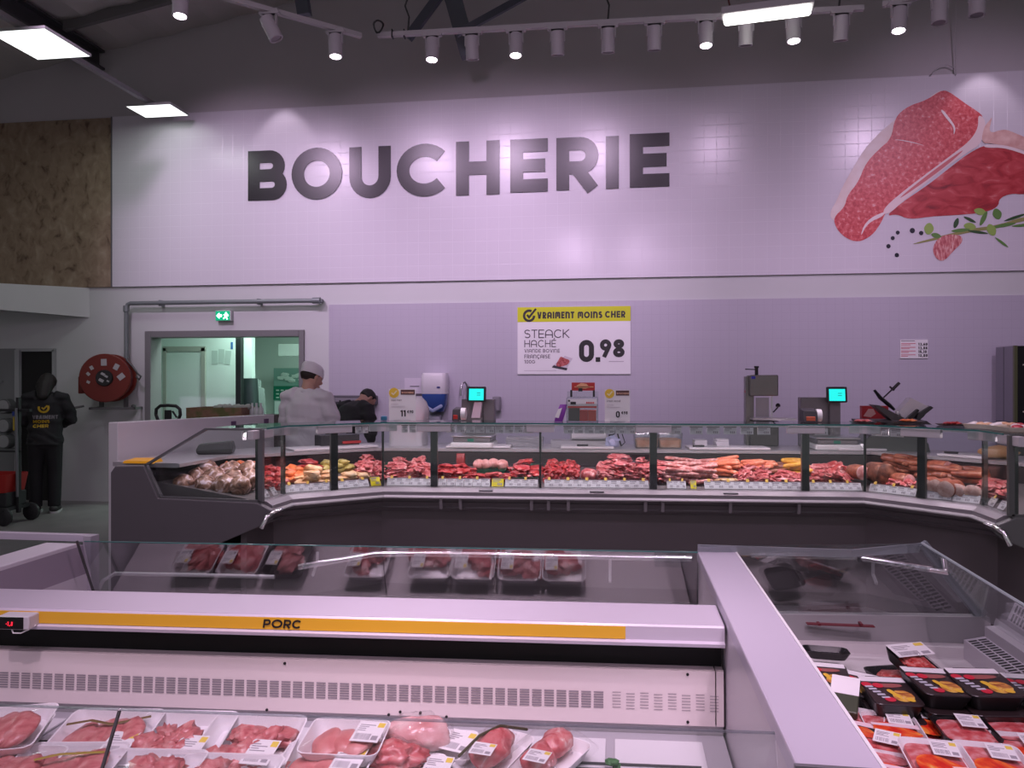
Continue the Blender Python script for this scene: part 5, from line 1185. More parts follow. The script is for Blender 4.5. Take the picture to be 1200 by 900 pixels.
# pallet truck and crate behind the partition
q = dp(197, 486, 8.2)
t = thing('pallet_truck', 'black loop handle of a pallet truck standing behind the low white partition', 'pallet truck', (q.x, q.y, 0), 0)
hz_ = q.z
b = MB(); lp = [(-.14,0),(-.135,.06),(-.09,.095),(0,.10),(.09,.095),(.135,.06),(.14,0),(.11,-.07),(.04,-.10),(-.04,-.10),(-.11,-.07),(-.14,0)]
b.tube([Vector((x, 0, hz_+z)) for x, z in lp], .018, 8); b.build('handle_loop', black, t, smooth=.9)
b = MB(); b.box((0,0,hz_-.03), (.07,.03,.16)); b.tube([(.05,0,hz_+.04),(.10,0,hz_-.03)], .012, 6); b.build('grip_centre', black, t, bev=.005)
b = MB(); b.tube([(0,0,hz_-.1),(0,.12,.25)], .022, 8); b.build('drawbar', darkgrey, t, smooth=.8)
b = MB(); b.bb((-.42,.10,.07),(-.26,1.2,.12)); b.bb((-.06,.10,.07),(.09,1.2,.12)); b.bb((-.42,.08,.07),(.09,.3,.24)); b.build('fork', mat('truck_red', (.45,.03,.02), .45), t)
for x in (-.08,.08): b = MB(); b.lathe([(.02,-.03),(.09,-.03),(.09,.03),(.02,.03)], (x,.12,.09), 18, 'X'); b.build('wheel', black, t)
q = dp(256, 489, 8.4)
t = thing('vegetable_crate', 'low brown crate of goods behind the low white partition', 'crate', (q.x, q.y+.1, 0), .05)
b = MB(); h0, h1 = q.z-.24, CH+(HZ-477.5)*8.4/F
b.bb((-.31,-.22,h0),(.31,-.19,h1)); b.bb((-.31,.19,h0),(.31,.22,h1)); b.bb((-.31,-.2,h0),(-.28,.2,h1)); b.bb((.28,-.2,h0),(.31,.2,h1)); b.bb((-.3,-.2,h0),(.3,.2,h0+.02)); b.build('crate', ramp_mat('crate_brown', [(.35,(.16,.085,.05)),(.5,(.24,.14,.08)),(.6,(.12,.13,.04))], 6, 4, .6), t)
for i in range(6): b = MB(); b.blob((-.02+.06*i,-.05+.04*(i%2),h1-.0), (.06,.06,.035), i, .4, 2); b.build('goods', mat('goods_grey_green', (.30,.34,.28), .6), t, smooth=1)
b = MB(); b.bb((-.29,-.28,0),(.29,.28,h0-.0005)); tag(b.build('pallet_stack', mat('pallet_brown', (.12,.08,.05), .7), loc=(q.x, q.y+.1, 0)), 'dark stack under the brown crate behind the partition', 'stack')
q = dp(311, 488, 8.5)
t = thing('bottle_crate', 'small crate with pale bottles right of the brown crate', 'crate', (q.x, q.y, 0), 0)
b = MB(); b.bb((-.16,-.15,.7),(.16,.15,q.z+.02)); b.build('box', mat('crate_dark', (.10,.10,.07), .6), t)
for i in range(3): b = MB(); b.lathe([(.03,0),(.03,.06),(.012,.09),(.012,.13)], (-.13+.05*i,-.05,q.z+.02), 12); b.build('bottle', mat('bottle_pale', (.50,.55,.52), .3), t, smooth=.7)
b = MB(); b.bb((-.2,-.2,0),(.2,.2,.6995)); tag(b.build('pallet_stack', mat('pallet_brown', (.12,.08,.05), .7), loc=(q.x, q.y, 0)), 'dark stack under the small bottle crate behind the partition', 'stack')
# roll trolley at the left edge
q = dp(8, 600, 8.7); q.z = 0
t = thing('hand_trolley', 'dark trolley with a red bin and black wheels at the left edge', 'trolley', (q.x, q.y, 0), 0)
bm_ = mat('trolley_dark', (.02,.02,.022), .5)
b = MB(); b.bb((.13,-.02,.12),(.165,.02,1.42)); b.bb((-.36,-.02,.12),(-.325,.02,1.42)); b.bb((-.36,-.02,1.26),(.30,.02,1.29)); b.bb((-.36,-.02,.80),(.165,.02,.82)); b.build('frame', bm_, t)
b = MB(); b.tube([(.15,-.02,.3),(.16,-.05,1.3)], .016, 8); b.build('upright_tube', mat('trolley_grey', (.22,.23,.24), .35, .6), t, smooth=.8)
b = MB(); b.bb((-.36,-.22,.16),(.14,.22,.20)); b.build('deck', bm_, t)
b = MB(); b.loft([ring(rrect(.40,.34,.04,3,-.1,0), .36), ring(rrect(.46,.40,.05,3,-.1,0), .56), ring(rrect(.43,.37,.05,3,-.1,0), .56), ring(rrect(.38,.32,.04,3,-.1,0), .38)]); b.build('red_bin', mat('bin_red', (.38,.015,.012), .45), t, smooth=.7)
b = MB(); b.bb((-.30,-.15,.2),(.12,.15,.36)); b.build('black_crate', bm_, t, bev=.01)
for x, y in ((.12,-.18),(-.05,-.2),(-.3,-.18),(.14,.2)):
    b = MB(); b.lathe([(.02,-.025),(.085,-.025),(.10,-.015),(.10,.015),(.085,.025),(.02,.025)], (x,y,.10), 20, 'Y'); b.lathe([(.0,-.03),(.03,-.03),(.03,.03),(0,.03)], (x,y,.10), 12, 'Y'); b.build('wheel', bm_, t, smooth=.6)
b = MB(); b.bb((.115,-.045,1.05),(.16,-.022,1.20)); b.build('yellow_tag', mat('tag_yellow', (.45,.34,.03), .5), t)
b = MB(); b.bb((.105,-.045,1.215),(.15,-.022,1.26)); b.build('blue_tag', mat('tag_blue2', (.02,.05,.25), .5), t)
for z in (1.28,1.03,.83):
    q2 = wp(8, 445+(CH-z)*F/9.9, 9.02)
    b = MB(); b.lathe([(.03,-.06),(.09,-.06),(.096,-.05),(.096,.05),(.09,.06),(.03,.06)], n=26, axis='Y', m=0); b.lathe([(.07,-.064),(.08,-.064),(.08,-.06)], n=26, axis='Y', m=1); b.bb((-.06,-.066,-.02),(.01,-.06,.02), m=1)
    b.bb((-.1,.0,-.1),(.1,.05,-.095), m=0)
    tag(b.build('film_reel', [mat('reel_grey', (.10,.105,.105), .5), mat('reel_line', (.35,.36,.36), .5)], loc=(q2.x, 9.02, q2.z)), '%s grey reel in the column on the wall behind the trolley' % {1.28:'topmost',1.03:'middle',.83:'lowest'}[z], 'reel')
# ================================================================ the chilled island in front
K = .0567
def M(s, t, z): return Vector((.35+s*.9984, t+s*K, z))
def S_of(px, t):   # s where the ray through column px meets the line t
    r = ray(px, 445); # (r.x*d, r.y*d) = (.35+s*.9984, t+s*K)
    det = r.x*(-K)-(-.9984)*r.y
    d = (.35*(-K)-(-.9984)*t)/det
    return (r.x*d-.35)/.9984
lav = mat('chest_white', (.62,.59,.63), .35)
lav2 = mat('chest_rail_white', (.555,.515,.585), .28)
liner = mat('chest_liner', (.64,.61,.61), .4)
cream = mat('chest_duct_panel', (.74,.66,.65), .4)
gapm = mat('air_gap_black', (.006,.006,.006), .7)
gpanel2 = mat('chest_lower_wall', (.50,.48,.50), .4)
gpanel = mat('chest_grey_panel', (.30,.295,.30), .4)
chestglass = glass_mat('chest_glass', (.88,.91,.91), .17, .0)
def run(s0, s1, prof):
    return MB().loft([[M(s0, t, z) for t, z in prof], [M(s1, t, z) for t, z in prof]])
SL = -3.6
pc = thing('pork_chest', 'open chilled meat chest with the yellow PORC rail in the foreground', 'chilled chest', (0,0,0))
run(SL, -.002, [(2.70,.738),(2.60,.736),(2.585,.742),(2.583,.753),(2.597,.758),(2.597,.802),(2.603,.808),(2.84,.808),(2.84,.738)]).build('rail', lav2, pc)
run(SL, S_of(733, 2.594), [(2.597,.760),(2.5945,.760),(2.5945,.801),(2.597,.801)]).build('yellow_band', mat('rail_yellow', (.78,.44,.03), .35), pc)
run(SL, -.002, [(2.605,.808),(2.605,.8095),(2.83,.8095),(2.83,.808)]).build('rail_top', lav2, pc)
b = MB(); s0, s1 = S_of(308, 2.594), S_of(352.5, 2.594)
o = M(s0, 2.592, .7655); ex = Vector((.9984, K, 0)); H = .030
nat = sum(max(WID[c], .23)+.12 for c in 'PORC')-.12
text(b, 'PORC', o, ex, (0,0,1), H, .22, .12, 0, slant=.16, wk=((s1-s0)/H-.12*3)/(nat-.36)); b.build('rail_lettering', ink, pc)
run(SL, -.002, [(2.695,.55),(2.695,.737),(2.68,.737),(2.68,.55)]).build('air_gap', gapm, pc)
run(SL, -.002, [(2.61,.7345),(2.61,.7358),(2.679,.7358),(2.679,.7345)]).build('gap_soffit', gapm, pc)
PT, PZ = (2.625, .648), (2.615, .47)
run(SL, -.03, [(PT[0],PT[1]),(PT[0]+.05,PT[1]),(PT[0]+.05,PZ[1]),(PZ[0],PZ[1])]).build('duct_panel', cream, pc)
run(-.026, -.002, [(PT[0],PT[1]),(PT[0]+.05,PT[1]),(PT[0]+.05,PZ[1]),(PZ[0],PZ[1])]).build('duct_end_strip', cream, pc)
# vent slits punched in the panel
b = MB()
nrm_off = .0015
def PP(s, f, off=nrm_off):
    t = PT[0]+(PZ[0]-PT[0])*f; z = PT[1]+(PZ[1]-PT[1])*f
    d = Vector((PZ[0]-PT[0], PZ[1]-PT[1])).normalized(); n = Vector((d.y, -d.x))
    if n.x > 0: n = -n
    return M(s, t+n.x*off, z+n.y*off)
for k in range(80):
    s = -.415-.0415*k
    for j in range(7):
        f = .42+.046*j
        b.quad(PP(s-.0162, f), PP(s+.0162, f), PP(s+.0162, f+.028), PP(s-.0162, f+.028))
for k in range(8):
    for j in range(6):
        s = -.355+.046*k; f = .42+.055*j+(.02 if k % 2 else 0)
        b.quad(PP(s-.014, f), PP(s+.014, f), PP(s+.014, f+.012), PP(s-.014, f+.012))
b.build('vent_grille', mat('slit_dark', (.30,.265,.29), .7), pc)
b = MB()
for s, f in ((-1.56,.98),(-1.13,.99),(-.93,.99),(-.12,.93),(-1.02,.93),(-1.09,.93),(-.12,.06),(-1.5,.08)):
    q = PP(s, f, .0); b.lathe([(0,-.003),(.005,-.003),(.005,.001)], q, 8, 'Y')
b.build('screw_holes', ink, pc)
DZ = .435
run(SL, -.002, [(2.63,.40),(2.63,.47),(2.66,.47),(2.66,.40)]).build('lower_wall', gpanel2, pc)
run(SL, -.002, [(1.70,.41),(1.70,DZ-.01),(2.628,DZ),(2.628,.41)]).build('deck', mat('chest_deck', (.42,.41,.44), .4), pc)
b = MB()
for k in range(9):
    s = -.22-.31*k; 
    b.hexa([M(s-.14,1.76,DZ-.002),M(s+.14,1.76,DZ-.002),M(s+.14,2.56,DZ+.002),M(s-.14,2.56,DZ+.002)], [M(s-.14,1.76,DZ+.004),M(s+.14,1.76,DZ+.004),M(s+.14,2.56,DZ+.008),M(s-.14,2.56,DZ+.008)])
b.build('deck_plate', mat('deck_plate_white', (.70,.70,.72), .35), pc)
b = MB()
for k in range(4): b.tube([M(-3.2, 2.28+.035*k, DZ+.012), M(-.1, 2.28+.035*k, DZ+.012)], .004, 6)
b.build('deck_wires', darkgrey, pc)
run(SL, -.002, [(1.58,.05),(1.58,.60),(1.70,.60),(1.70,.05)]).build('front_wall', lav, pc)
run(SL, -.002, [(1.70,.05),(1.70,.405),(2.69,.405),(2.69,.05)]).build('tub', lav, pc)
for sa, sb in ((SL, S_of(147, 1.80)-.003), (S_of(147, 1.80)+.003, -.003)):
    run(sa, sb, [(1.64,.60),(1.775,.83),(1.781,.828),(1.646,.597)]).build('front_glass', glass_mat('front_glass', (.95,.96,.96), .05), pc)
    run(sa, sb, [(1.774,.830),(1.774,.8335),(1.782,.8335),(1.782,.830)]).build('glass_rim', glass_mat('rim_glass', (.80,.84,.86), .22, .3), pc)
run(S_of(147,1.80)-.003, S_of(147,1.80)+.003, [(1.64,.60),(1.775,.83),(1.781,.828),(1.646,.597)]).build('glass_seam', mat('seam_dark', (.05,.05,.05), .5), pc)
# thermostat on the rail
p = M(S_of(22, 2.57), 2.57, .775); th = MB().box((p.x, p.y, p.z), (.115,.055,.048), rz=math.atan(K)).build('thermostat', mat('thermostat_grey', (.55,.53,.55), .4), pc, bev=.005)
b = MB(); b.box((p.x-.006, p.y-.0285, p.z), (.092,.003,.042), rz=math.atan(K)); b.build('display_face', mat('thermostat_black', (.008,.008,.008), .2), th, bev=.001)
b = MB(); text(b, '-1,8', (p.x-.022, p.y-.0335, p.z-.008), ex, (0,0,1), .014, .22, .2, 0, slant=.1, wk=.8); b.build('red_digits', mat('digit_red', (.6,.01,.02), .4, emit=(1,.02,.05), es=1.2), th)
b = MB(); b.tube([(p.x-.01,p.y-.02,p.z-.024),(p.x+.0,p.y-.025,p.z-.035),(p.x+.025,p.y-.02,p.z-.036),(p.x+.05,p.y-.01,p.z-.024),(p.x+.058,p.y+.01,p.z-.015)], .0025, 6); b.build('probe_wire', white, th, smooth=.9)
# ---------------- rear chest behind the rail
rc = thing('rear_chest', 'low chilled chest behind the PORC rail with a clear glass far side', 'chilled chest', (0,0,0))
TT, TZ_ = 3.44, .862; BT, BZ = 3.54, .52; CS = -2.825
run(CS, -.002, [(2.845,.05),(2.845,.70),(2.87,.70),(2.87,.50),(3.50,.50),(3.50,.53),(3.60,.53),(3.60,.05)]).build('tub', mat('rear_liner', (.60,.55,.57), .4), rc)
b = MB()
for k in range(46): s = -2.85+.062*k; b.hexa([M(s,3.44,.5),M(s+.03,3.44,.5),M(s+.03,3.50,.5),M(s,3.50,.5)], [M(s,3.44,.512),M(s+.03,3.44,.512),M(s+.03,3.50,.53),M(s,3.50,.53)])
b.build('air_grille', darkgrey, rc)
SJ = S_of(449, 3.46)
for sa, sb in ((CS, SJ-.002), (SJ+.002, -.004)):
    run(sa, sb, [(BT,BZ),(TT,TZ_),(TT+.007,TZ_+.001),(BT+.007,BZ+.001)]).build('far_glass', chestglass, rc)
run(CS, -.004, [(TT-.001,TZ_+.001),(TT-.001,TZ_+.004),(TT+.009,TZ_+.004),(TT+.009,TZ_+.001)]).build('glass_edge', glassedge, rc)
b = MB(); pts = [M(-.01,3.66,.786), M(S_of(486,3.66),3.66,.786), M(S_of(440,3.62),3.62,.79), M(S_of(350,3.58),3.58,.73)]; b.tube(pts, .014, 8); b.build('bumper_bar', chrome, rc, smooth=.9)
b = MB(); pts = [M(S_of(322,3.66),3.66,.66), M(S_of(135,3.66),3.66,.66), M(S_of(124,3.66),3.64,.63), M(S_of(121,3.66),3.60,.56)]; b.tube(pts, .010, 8); b.build('lower_bar', alu, rc, smooth=.9)
for px in (577, 715, 372): b = MB(); p0 = M(S_of(px,3.655), 3.655, .786); b.tube([p0, p0+Vector((0,0,-.05)), p0+Vector((0,-.06,-.10))], .007, 6); b.build('bar_bracket', alu, rc)
for px0, px1 in ((767,806),(431,452)):
    sa, sb = S_of(px0, 3.43), S_of(px1, 3.43); b = MB(); b.loft([[M(s,3.436,.80) if i < 2 else M(s,3.43,.868) for i, s in enumerate((sa, sb, sb, sa))], [M(s,3.430,.80) if i < 2 else M(s,3.424,.868) for i, s in enumerate((sa, sb, sb, sa))]]); b.build('card_clip', acrylic, rc)
# ---------------- head chest with the broad divider
hc_ = thing('head_chest', 'chilled end chest at the right with a broad lavender divider along its left side', 'chilled chest', (0,0,0))
b = MB(); x0, x1 = .353, .523; ya, yb_ = 1.60, 3.545
b.bb((x0, ya, .80), (x1, yb_, .85)); b.build('divider_cap', mat('divider_lavender', (.53,.50,.58), .35), hc_, bev=.006)
b = MB(); b.bb((x0+.004, ya+.02, .05), (x1-.004, yb_-.02, .80)); b.build('divider_wall', lav, hc_)
b = MB(); b.bb((x1-.004, ya, .844), (x1+.004, yb_, .852)); b.build('edge_trim', white, hc_)
b = MB(); b.bb((x0-.004, ya-.012, .80), (x1+.3, ya, .853)); b.build('front_trim', mat('trim_dark_grey', (.14,.14,.15), .4), hc_)
# body: deck, walls
HZD = .40
b = MB(); b.bb((x1+.002, 1.62, .05), (1.62, 3.62, HZD)); b.build('deck', liner, hc_)
b = MB(); b.bb((x1+.002, 3.60, HZD), (1.66, 3.66, .445)); b.build('far_liner', liner, hc_)
b = MB(); b.hexa([Vector(p) for p in ((x1+.002,3.585,.445),(1.66,3.68,.445),(1.66,3.75,.445),(x1+.002,3.66,.445))], [Vector(p) for p in ((x1+.002,3.60,.555),(1.65,3.70,.555),(1.65,3.75,.555),(x1+.002,3.66,.555))]); b.build('grey_sill', gpanel, hc_)
b = MB(); q0, q1 = wp(945, 731.5, 3.60), wp(1024, 733.5, 3.60); b.bb((q0.x, 3.582, q1.z-.0022), (q1.x, 3.610, q1.z+.0022)); 
for px in (959, 1008): q = wp(px, 730, 3.6); b.bb((q.x-.006, 3.577, q.z-.006), (q.x+.006, 3.612, q.z+.003))
b.build('red_strip', mat('strip_dark_red', (.13,.01,.02), .5), hc_)
b = MB(); b.bb((x1+.002, 1.60, .05), (1.9, 1.64, .60)); b.build('front_wall', lav, hc_)
cap_t, cap_b = Vector((1.34,3.63,.893)), Vector((1.625,3.72,.555))
def pane(name, a, b2, c, d, th=.007, m=chestglass):
    a, b2, c, d = map(Vector, (a, b2, c, d)); n = (b2-a).cross(d-a).normalized()*th
    return MB().hexa([a, b2, c, d], [a+n, b2+n, c+n, d+n]).build(name, m, hc_)
pane('far_glass', (x1-.17,3.60,.555), cap_b, cap_t, (x1-.17,3.505,.88))
pane('end_glass', cap_b, (1.63,1.66,.555), (1.40,1.66,.80), cap_t)
frostm = mat('frosted_band', (.38,.42,.45), .3)
nt_ = frostm.node_tree; bs_ = nt_.nodes['Principled BSDF']; bs_.inputs['Alpha'].default_value = .55
def bar(a, b2, w, nm, m, d=.006):
    bb = MB(); bb.tube([Vector(a), Vector(b2)], w, 6); return bb.build(nm, m, hc_)
b = MB()
b.hexa([Vector((x1-.17,3.522,.836)), Vector((1.02,3.566,.836)), Vector((1.02,3.576,.836)), Vector((x1-.17,3.532,.836))], [Vector((x1-.17,3.506,.884)), Vector((1.02,3.55,.872)), Vector((1.02,3.56,.872)), Vector((x1-.17,3.516,.884))])
b.hexa([Vector((1.02,3.566,.836)), Vector((1.33,3.638,.85)), Vector((1.33,3.648,.85)), Vector((1.02,3.576,.836))], [Vector((1.02,3.55,.872)), Vector((1.34,3.632,.893)), Vector((1.34,3.642,.893)), Vector((1.02,3.56,.872))])
b.build('top_band', frostm, hc_)
b = MB(); b.tube([cap_t, cap_b], [.022,.030], 6, flat=((0,1,0),.4)); b.build('corner_seam', frostm, hc_)
b = MB(); b.tube([cap_t, (1.40,1.66,.80)], .006, 6); b.build('end_edge', mat('edge_pale_green', (.34,.42,.42), .2), hc_)
b = MB(); pts = [wp(880, 650, 3.80), wp(1003, 653, 3.82), wp(1007, 653.5, 3.82), wp(1112, 671, 3.62)]; b.tube(pts, .014, 8); b.build('bumper_bar', chrome, hc_, smooth=.9)
b = MB(); p0 = wp(1006.5, 653.5, 3.82); b.box(p0, (.02,.034,.04)); b.build('bar_joint', black, hc_)
b = MB(); p0 = wp(1023, 658, 3.79); b.tube([p0, p0+Vector((0,0,-.06)), p0+Vector((0,-.05,-.09))], .008, 6); b.build('bar_bracket', alu, hc_)
# air duct on the right side
b = MB(); prof = [(1.50,.40),(1.50,.482),(1.585,.50),(1.585,.545),(1.645,.552),(1.645,.40)]
b.loft([[Vector((x, 1.64, z)) for x, z in prof], [Vector((x, 3.60, z)) for x, z in prof]]); b.build('air_duct', lav, hc_)
b = MB()
for k in range(72):
    y = 3.575-.026*k
    for fa, fb in ((.08,.46),(.54,.92)):
        b.add([Vector((1.50+.085*f, yy, .482+.018*f+.0012)) for f, yy in ((fa, y), (fb, y), (fb, y-.015), (fa, y-.015))], [(0,1,2,3)])
b.build('duct_slots', ink, hc_)
b = MB(); b.hexa([Vector(p) for p in ((1.66,1.64,.50),(1.74,1.64,.50),(1.74,3.66,.50),(1.66,3.66,.50))], [Vector(p) for p in ((1.68,1.64,.585),(1.74,1.64,.60),(1.74,3.66,.60),(1.68,3.66,.585))]); b.build('duct_ridge', lav, hc_)
b = MB(); b.bb((1.76,1.62,.05),(1.86,3.80,.60)); b.build('outer_wall', lav, hc_, bev=.006)
# ---------------- neighbouring chest at the left
nc = thing('side_chest', 'white end of another chilled chest cut off at the left edge', 'chilled chest', (0,0,0))
lx1 = -2.50; lx0 = -2.68
b = MB(); b.bb((lx0, 2.72, .815), (lx1-.02, 3.30, .85)); b.build('divider_cap', mat('divider_white', (.66,.63,.67), .35), nc, bev=.004)
b = MB(); b.hexa([Vector(p) for p in ((lx1-.02,2.72,.70),(lx1,2.72,.70),(lx1,3.36,.70),(lx1-.02,3.36,.70))], [Vector(p) for p in ((lx1-.06,2.72,.832),(lx1-.02,2.72,.832),(lx1-.02,3.36,.832),(lx1-.06,3.36,.832))]); b.build('mauve_band', mat('band_mauve', (.30,.26,.31), .4), nc)
b = MB(); b.bb((lx0, 2.80, .05), (lx1, 3.36, .70)); b.build('side_panel', lav, nc)
b = MB(); b.bb((lx1-.02, 3.34, .05), (lx1+.02, 3.40, .875)); b.build('corner_post', mat('post_lavender', (.42,.40,.44), .35), nc)
b = MB(); b.bb((-3.9, 3.36, .845), (lx1-.021, 3.40, .875)); b.build('far_rail', lav2, nc)
b = MB(); b.bb((-3.9, 3.37, .5), (lx1-.02, 3.38, .845)); b.build('far_glass', chestglass, nc)
b = MB(); g0, g1 = dp(90, 634, 3.5), dp(111, 698, 3.55); b.tube([g0, g1], .006, 6); b.build('glass_seam', mat('seam_dark', (.05,.05,.05), .5), nc)
b = MB(); b.bb((-3.9, 2.72, .05), (lx0-.002, 3.34, .5)); b.build('tub', liner, nc)
# ================================================================ packed meat
foam = mat('foam_white', (.88,.86,.88), .45)
foamb = mat('foam_black', (.012,.012,.013), .35)
stick = mat('sticker_white', (.84,.83,.84), .5)
def tray_mesh(w, d, h):
    b = MB(); r = .028
    b.loft([ring(rrect(w*.80, d*.80, r, 4), 0), ring(rrect(w*.98, d*.98, r, 4), h*.92), ring(rrect(w, d, r+.002, 4), h), ring(rrect(w*.965, d*.965, r, 4), h), ring(rrect(w*.95, d*.95, r, 4), h*.92), ring(rrect(w*.80, d*.80, r*.9, 4), .008)]); return b
def sticker(t, x, y, z, w, d, rz=0, rx=0, seed=0):
    R = Matrix.Translation((x, y, z)) @ Matrix.Rotation(rz, 4, 'Z') @ Matrix.Rotation(rx, 4, 'X')
    b = MB(); b.bb((-w/2,-d/2,0),(w/2,d/2,.0012), m=0)
    rr = random.Random(seed); x_ = -w*.40
    while x_ < w*.12: 
        k = rr.uniform(.0012,.003); b.bb((x_, -d*.40, .0012),(x_+k, -d*.12, .0018), m=1); x_ += k+rr.uniform(.0015,.003)
    for j in range(4): b.bb((-w*.42, d*(.02+.09*j), .0012),(w*rr.uniform(-.2,.22), d*(.055+.09*j), .0018), m=1)
    b.bb((w*.22,d*.22,.0012),(w*.46,d*.44,.0018), m=2); b.bb((w*.2,-d*.4,.0012),(w*.42,-d*.2,.0018), m=1)
    for v in b.v: v.xyz = R @ v
    return b.build('label', [stick, mat('sticker_print', (.35,.33,.36), .6), mat('sticker_yellow', (.80,.62,.10), .5)], t)
porkp = ramp_mat('pork_pale', [(.28,(.42,.09,.10)),(.46,(.58,.18,.18)),(.60,(.66,.27,.26)),(.76,(.80,.52,.50))], 26, 5, .32, dist=.8, bump=.5)
porkl = ramp_mat('pork_loin', [(.3,(.56,.15,.15)),(.5,(.68,.25,.24)),(.72,(.78,.42,.40))], 16, 4, .3, bump=.25)
porkr = ramp_mat('pork_roast', [(.3,(.42,.06,.07)),(.46,(.60,.14,.15)),(.60,(.70,.28,.27)),(.72,(.82,.58,.55))], 18, 6, .25, dist=1, bump=.4)
rp = random.Random(11)
def heap(t, w, d, h, m, n, sz, name='meat', flat=.5, y0=-.05, hump=.0, seed=0):
    r = random.Random(seed+5)
    for i in range(n):
        b = MB(); x, y = r.uniform(-w*.30,w*.30), r.uniform(-d*.30,d*.22)+y0*d
        s = sz*r.uniform(.8,1.25); hh = h*.55+hump*(1-(x/(w*.4))**2-(y/(d*.4))**2)
        b.blob((x, y, max(h*.35, hh)), (s, s*.75, s*flat), seed*17+i, .55, 3, 2.2, rz=r.uniform(0,6)); b.build(name, m, t, smooth=1.2)
def slices(t, w, d, h, m, n, name='pork_slice', seed=0):
    for i in range(n):
        b = MB(); f = (i+.5)/n-.5
        b.blob((w*.62*f, -.01, h*.55+.006*i), (w*.20, d*.33, .022), seed*7+i, .22, 3, 1.3, rx=.05, ry=-.25, rz=.15*math.sin(i*2+seed)); b.build(name, m, t, smooth=1.2)
def filmp(t, w, d, h, bulge=.012):
    b = MB(); b.loft([ring(rrect(w*.985, d*.985, .028, 4), h+.001), ring(rrect(w*.7, d*.7, .03, 4), h+.001+bulge), ring(rrect(w*.3, d*.3, .03, 4), h+.002+bulge*1.3)], cap0=False); return b.build('film', film, t, smooth=1.5)
def pack(px, y, z, w, d, h, rz, label, kind, tilt=.0, seed=0, st=(.25,-.25), group=None, lo=0):
    p = fp(px, y, z+h); t = thing('meat_pack', label, 'meat pack', (p.x, p.y, z), rz, group); t.rotation_euler = (tilt, 0, rz)
    tray_mesh(w, d, h).build('tray', foam, t, smooth=.7)
    if kind == 'ragged': heap(t, w, d, h, porkp, 14, .045, 'pork_piece', .55, -.06, .02, seed)
    elif kind == 'slices': slices(t, w, d, h, porkl, 3, seed=seed)
    elif kind == 'flat': slices(t, w, d, h, porkp, 4, seed=seed)
    filmp(t, w, d, h)
    if st: sticker(t, w*st[0], d*st[1], h+.016, .085, .105, -.06, 0, seed)
    return t
TH = .048
# stacked pair at the left edge
pack(-8, 862, DZ+.03, .29, .25, TH, .35, 'lower of the two stacked pork trays at the lower left edge', 'flat', .12, 1, None)
pack(-6, 852, DZ+.03+TH+.008, .29, .25, TH, .35, 'upper of the two stacked pork trays at the lower left edge', 'flat', .12, 2, None)
t = pack(122, 858, DZ+.045, .30, .25, TH, .12, 'pork tray with a dark printed ribbon under its film', 'flat', .22, 3, (.28,-.25))
b = MB(); b.tube([(-.12,.02,TH+.018),(-.05,.035,TH+.022),(.02,.02,TH+.02),(.12,.07,TH+.012)], .006, 6, flat=((0,0,1),.3)); b.build('ribbon', mat('ribbon_brown_gold', (.16,.10,.03), .5), t, smooth=.9)
pack(210, 861, DZ+.045, .30, .255, TH, .10, 'tray of ragged pork pieces left of the tray with the wide heap', 'ragged', .22, 4, (.22,-.26))
pack(292, 866, DZ+.045, .30, .255, TH, .08, 'tray with a wide heap of ragged pork pieces below the word PORC', 'ragged', .22, 5, (.22,-.26))
pack(408, 864, DZ+.02, .245, .19, TH, .05, 'lower small tray of the pair of pork cutlet trays', 'slices', .12, 6, None)
pack(405, 861, DZ+.07, .245, .19, TH, .05, 'upper small tray of pork cutlets with its label at the right', 'slices', .12, 7, (.30,.0))
pack(380, 893, DZ+.03, .27, .22, TH, .05, 'front tray of pink pork cutlets cut by the lower edge', 'slices', .12, 8, (.28,.0))
t = pack(72, 896, DZ+.04, .31, .24, TH, .15, 'front pork tray with a golden ribbon near the lower left corner', 'flat', .10, 9, None)
b = MB(); b.tube([(-.06,-.02,TH+.03),(.0,.0,TH+.034),(.11,.03,TH+.022)], .006, 6, flat=((0,0,1),.3)); b.build('ribbon', mat('ribbon_gold', (.36,.26,.03), .5), t, smooth=.9)
pack(166, 905, DZ+.04, .30, .24, TH, .1, 'white rimmed front tray under the dark glass seam', 'ragged', .1, 10, None)
pack(258, 911, DZ+.04, .30, .24, TH, .08, 'white rimmed front tray below the wide heap tray', 'ragged', .1, 11, None)
t = pack(2, 900, DZ+.04, .27, .24, TH, .1, 'front tray in the lower left corner with a small gold mark', 'flat', .1, 12, None)
# shrink wrapped roasts
t = thing('roast_pack', 'pale pork roast under clear film on a white tray with a tilted label', 'meat pack', (0,0,0), .05)
p = fp(502, 866, DZ+.06); t.location = (p.x, p.y, DZ+.012)
tray_mesh(.30,.20,.035).build('tray', foam, t, smooth=.7)
b = MB(); b.blob((-.03,.0,.062), (.105,.07,.05), 3, .22, 3, 1.6); b.build('roast', ramp_mat('roast_pale', [(.3,(.62,.26,.26)),(.5,(.74,.42,.42)),(.7,(.84,.64,.62))], 12, 4, .2, bump=.3), t, smooth=1.2)
b = MB(); b.blob((-.03,.0,.062), (.112,.076,.056), 3, .34, 4, 2.6); b.build('film', film, t, smooth=1.2)
sticker(t, .10, -.02, .055, .09, .10, -.35, .2, 21)
t = thing('roast_pack', 'glossy red pork roast in front of the pale roast at the lower edge', 'meat pack', (0,0,0), .0)
p = fp(470, 890, DZ+.06); t.location = (p.x, p.y, DZ+.012)
tray_mesh(.25,.18,.03).build('tray', foam, t, smooth=.7)
b = MB(); b.blob((-.02,.0,.055), (.088,.058,.042), 8, .34, 4, 2.4); b.build('roast', porkr, t, smooth=1.2)
b = MB(); b.blob((-.02,.0,.06), (.092,.062,.047), 8, .34, 4, 2.6); b.build('film', film, t, smooth=1.2)
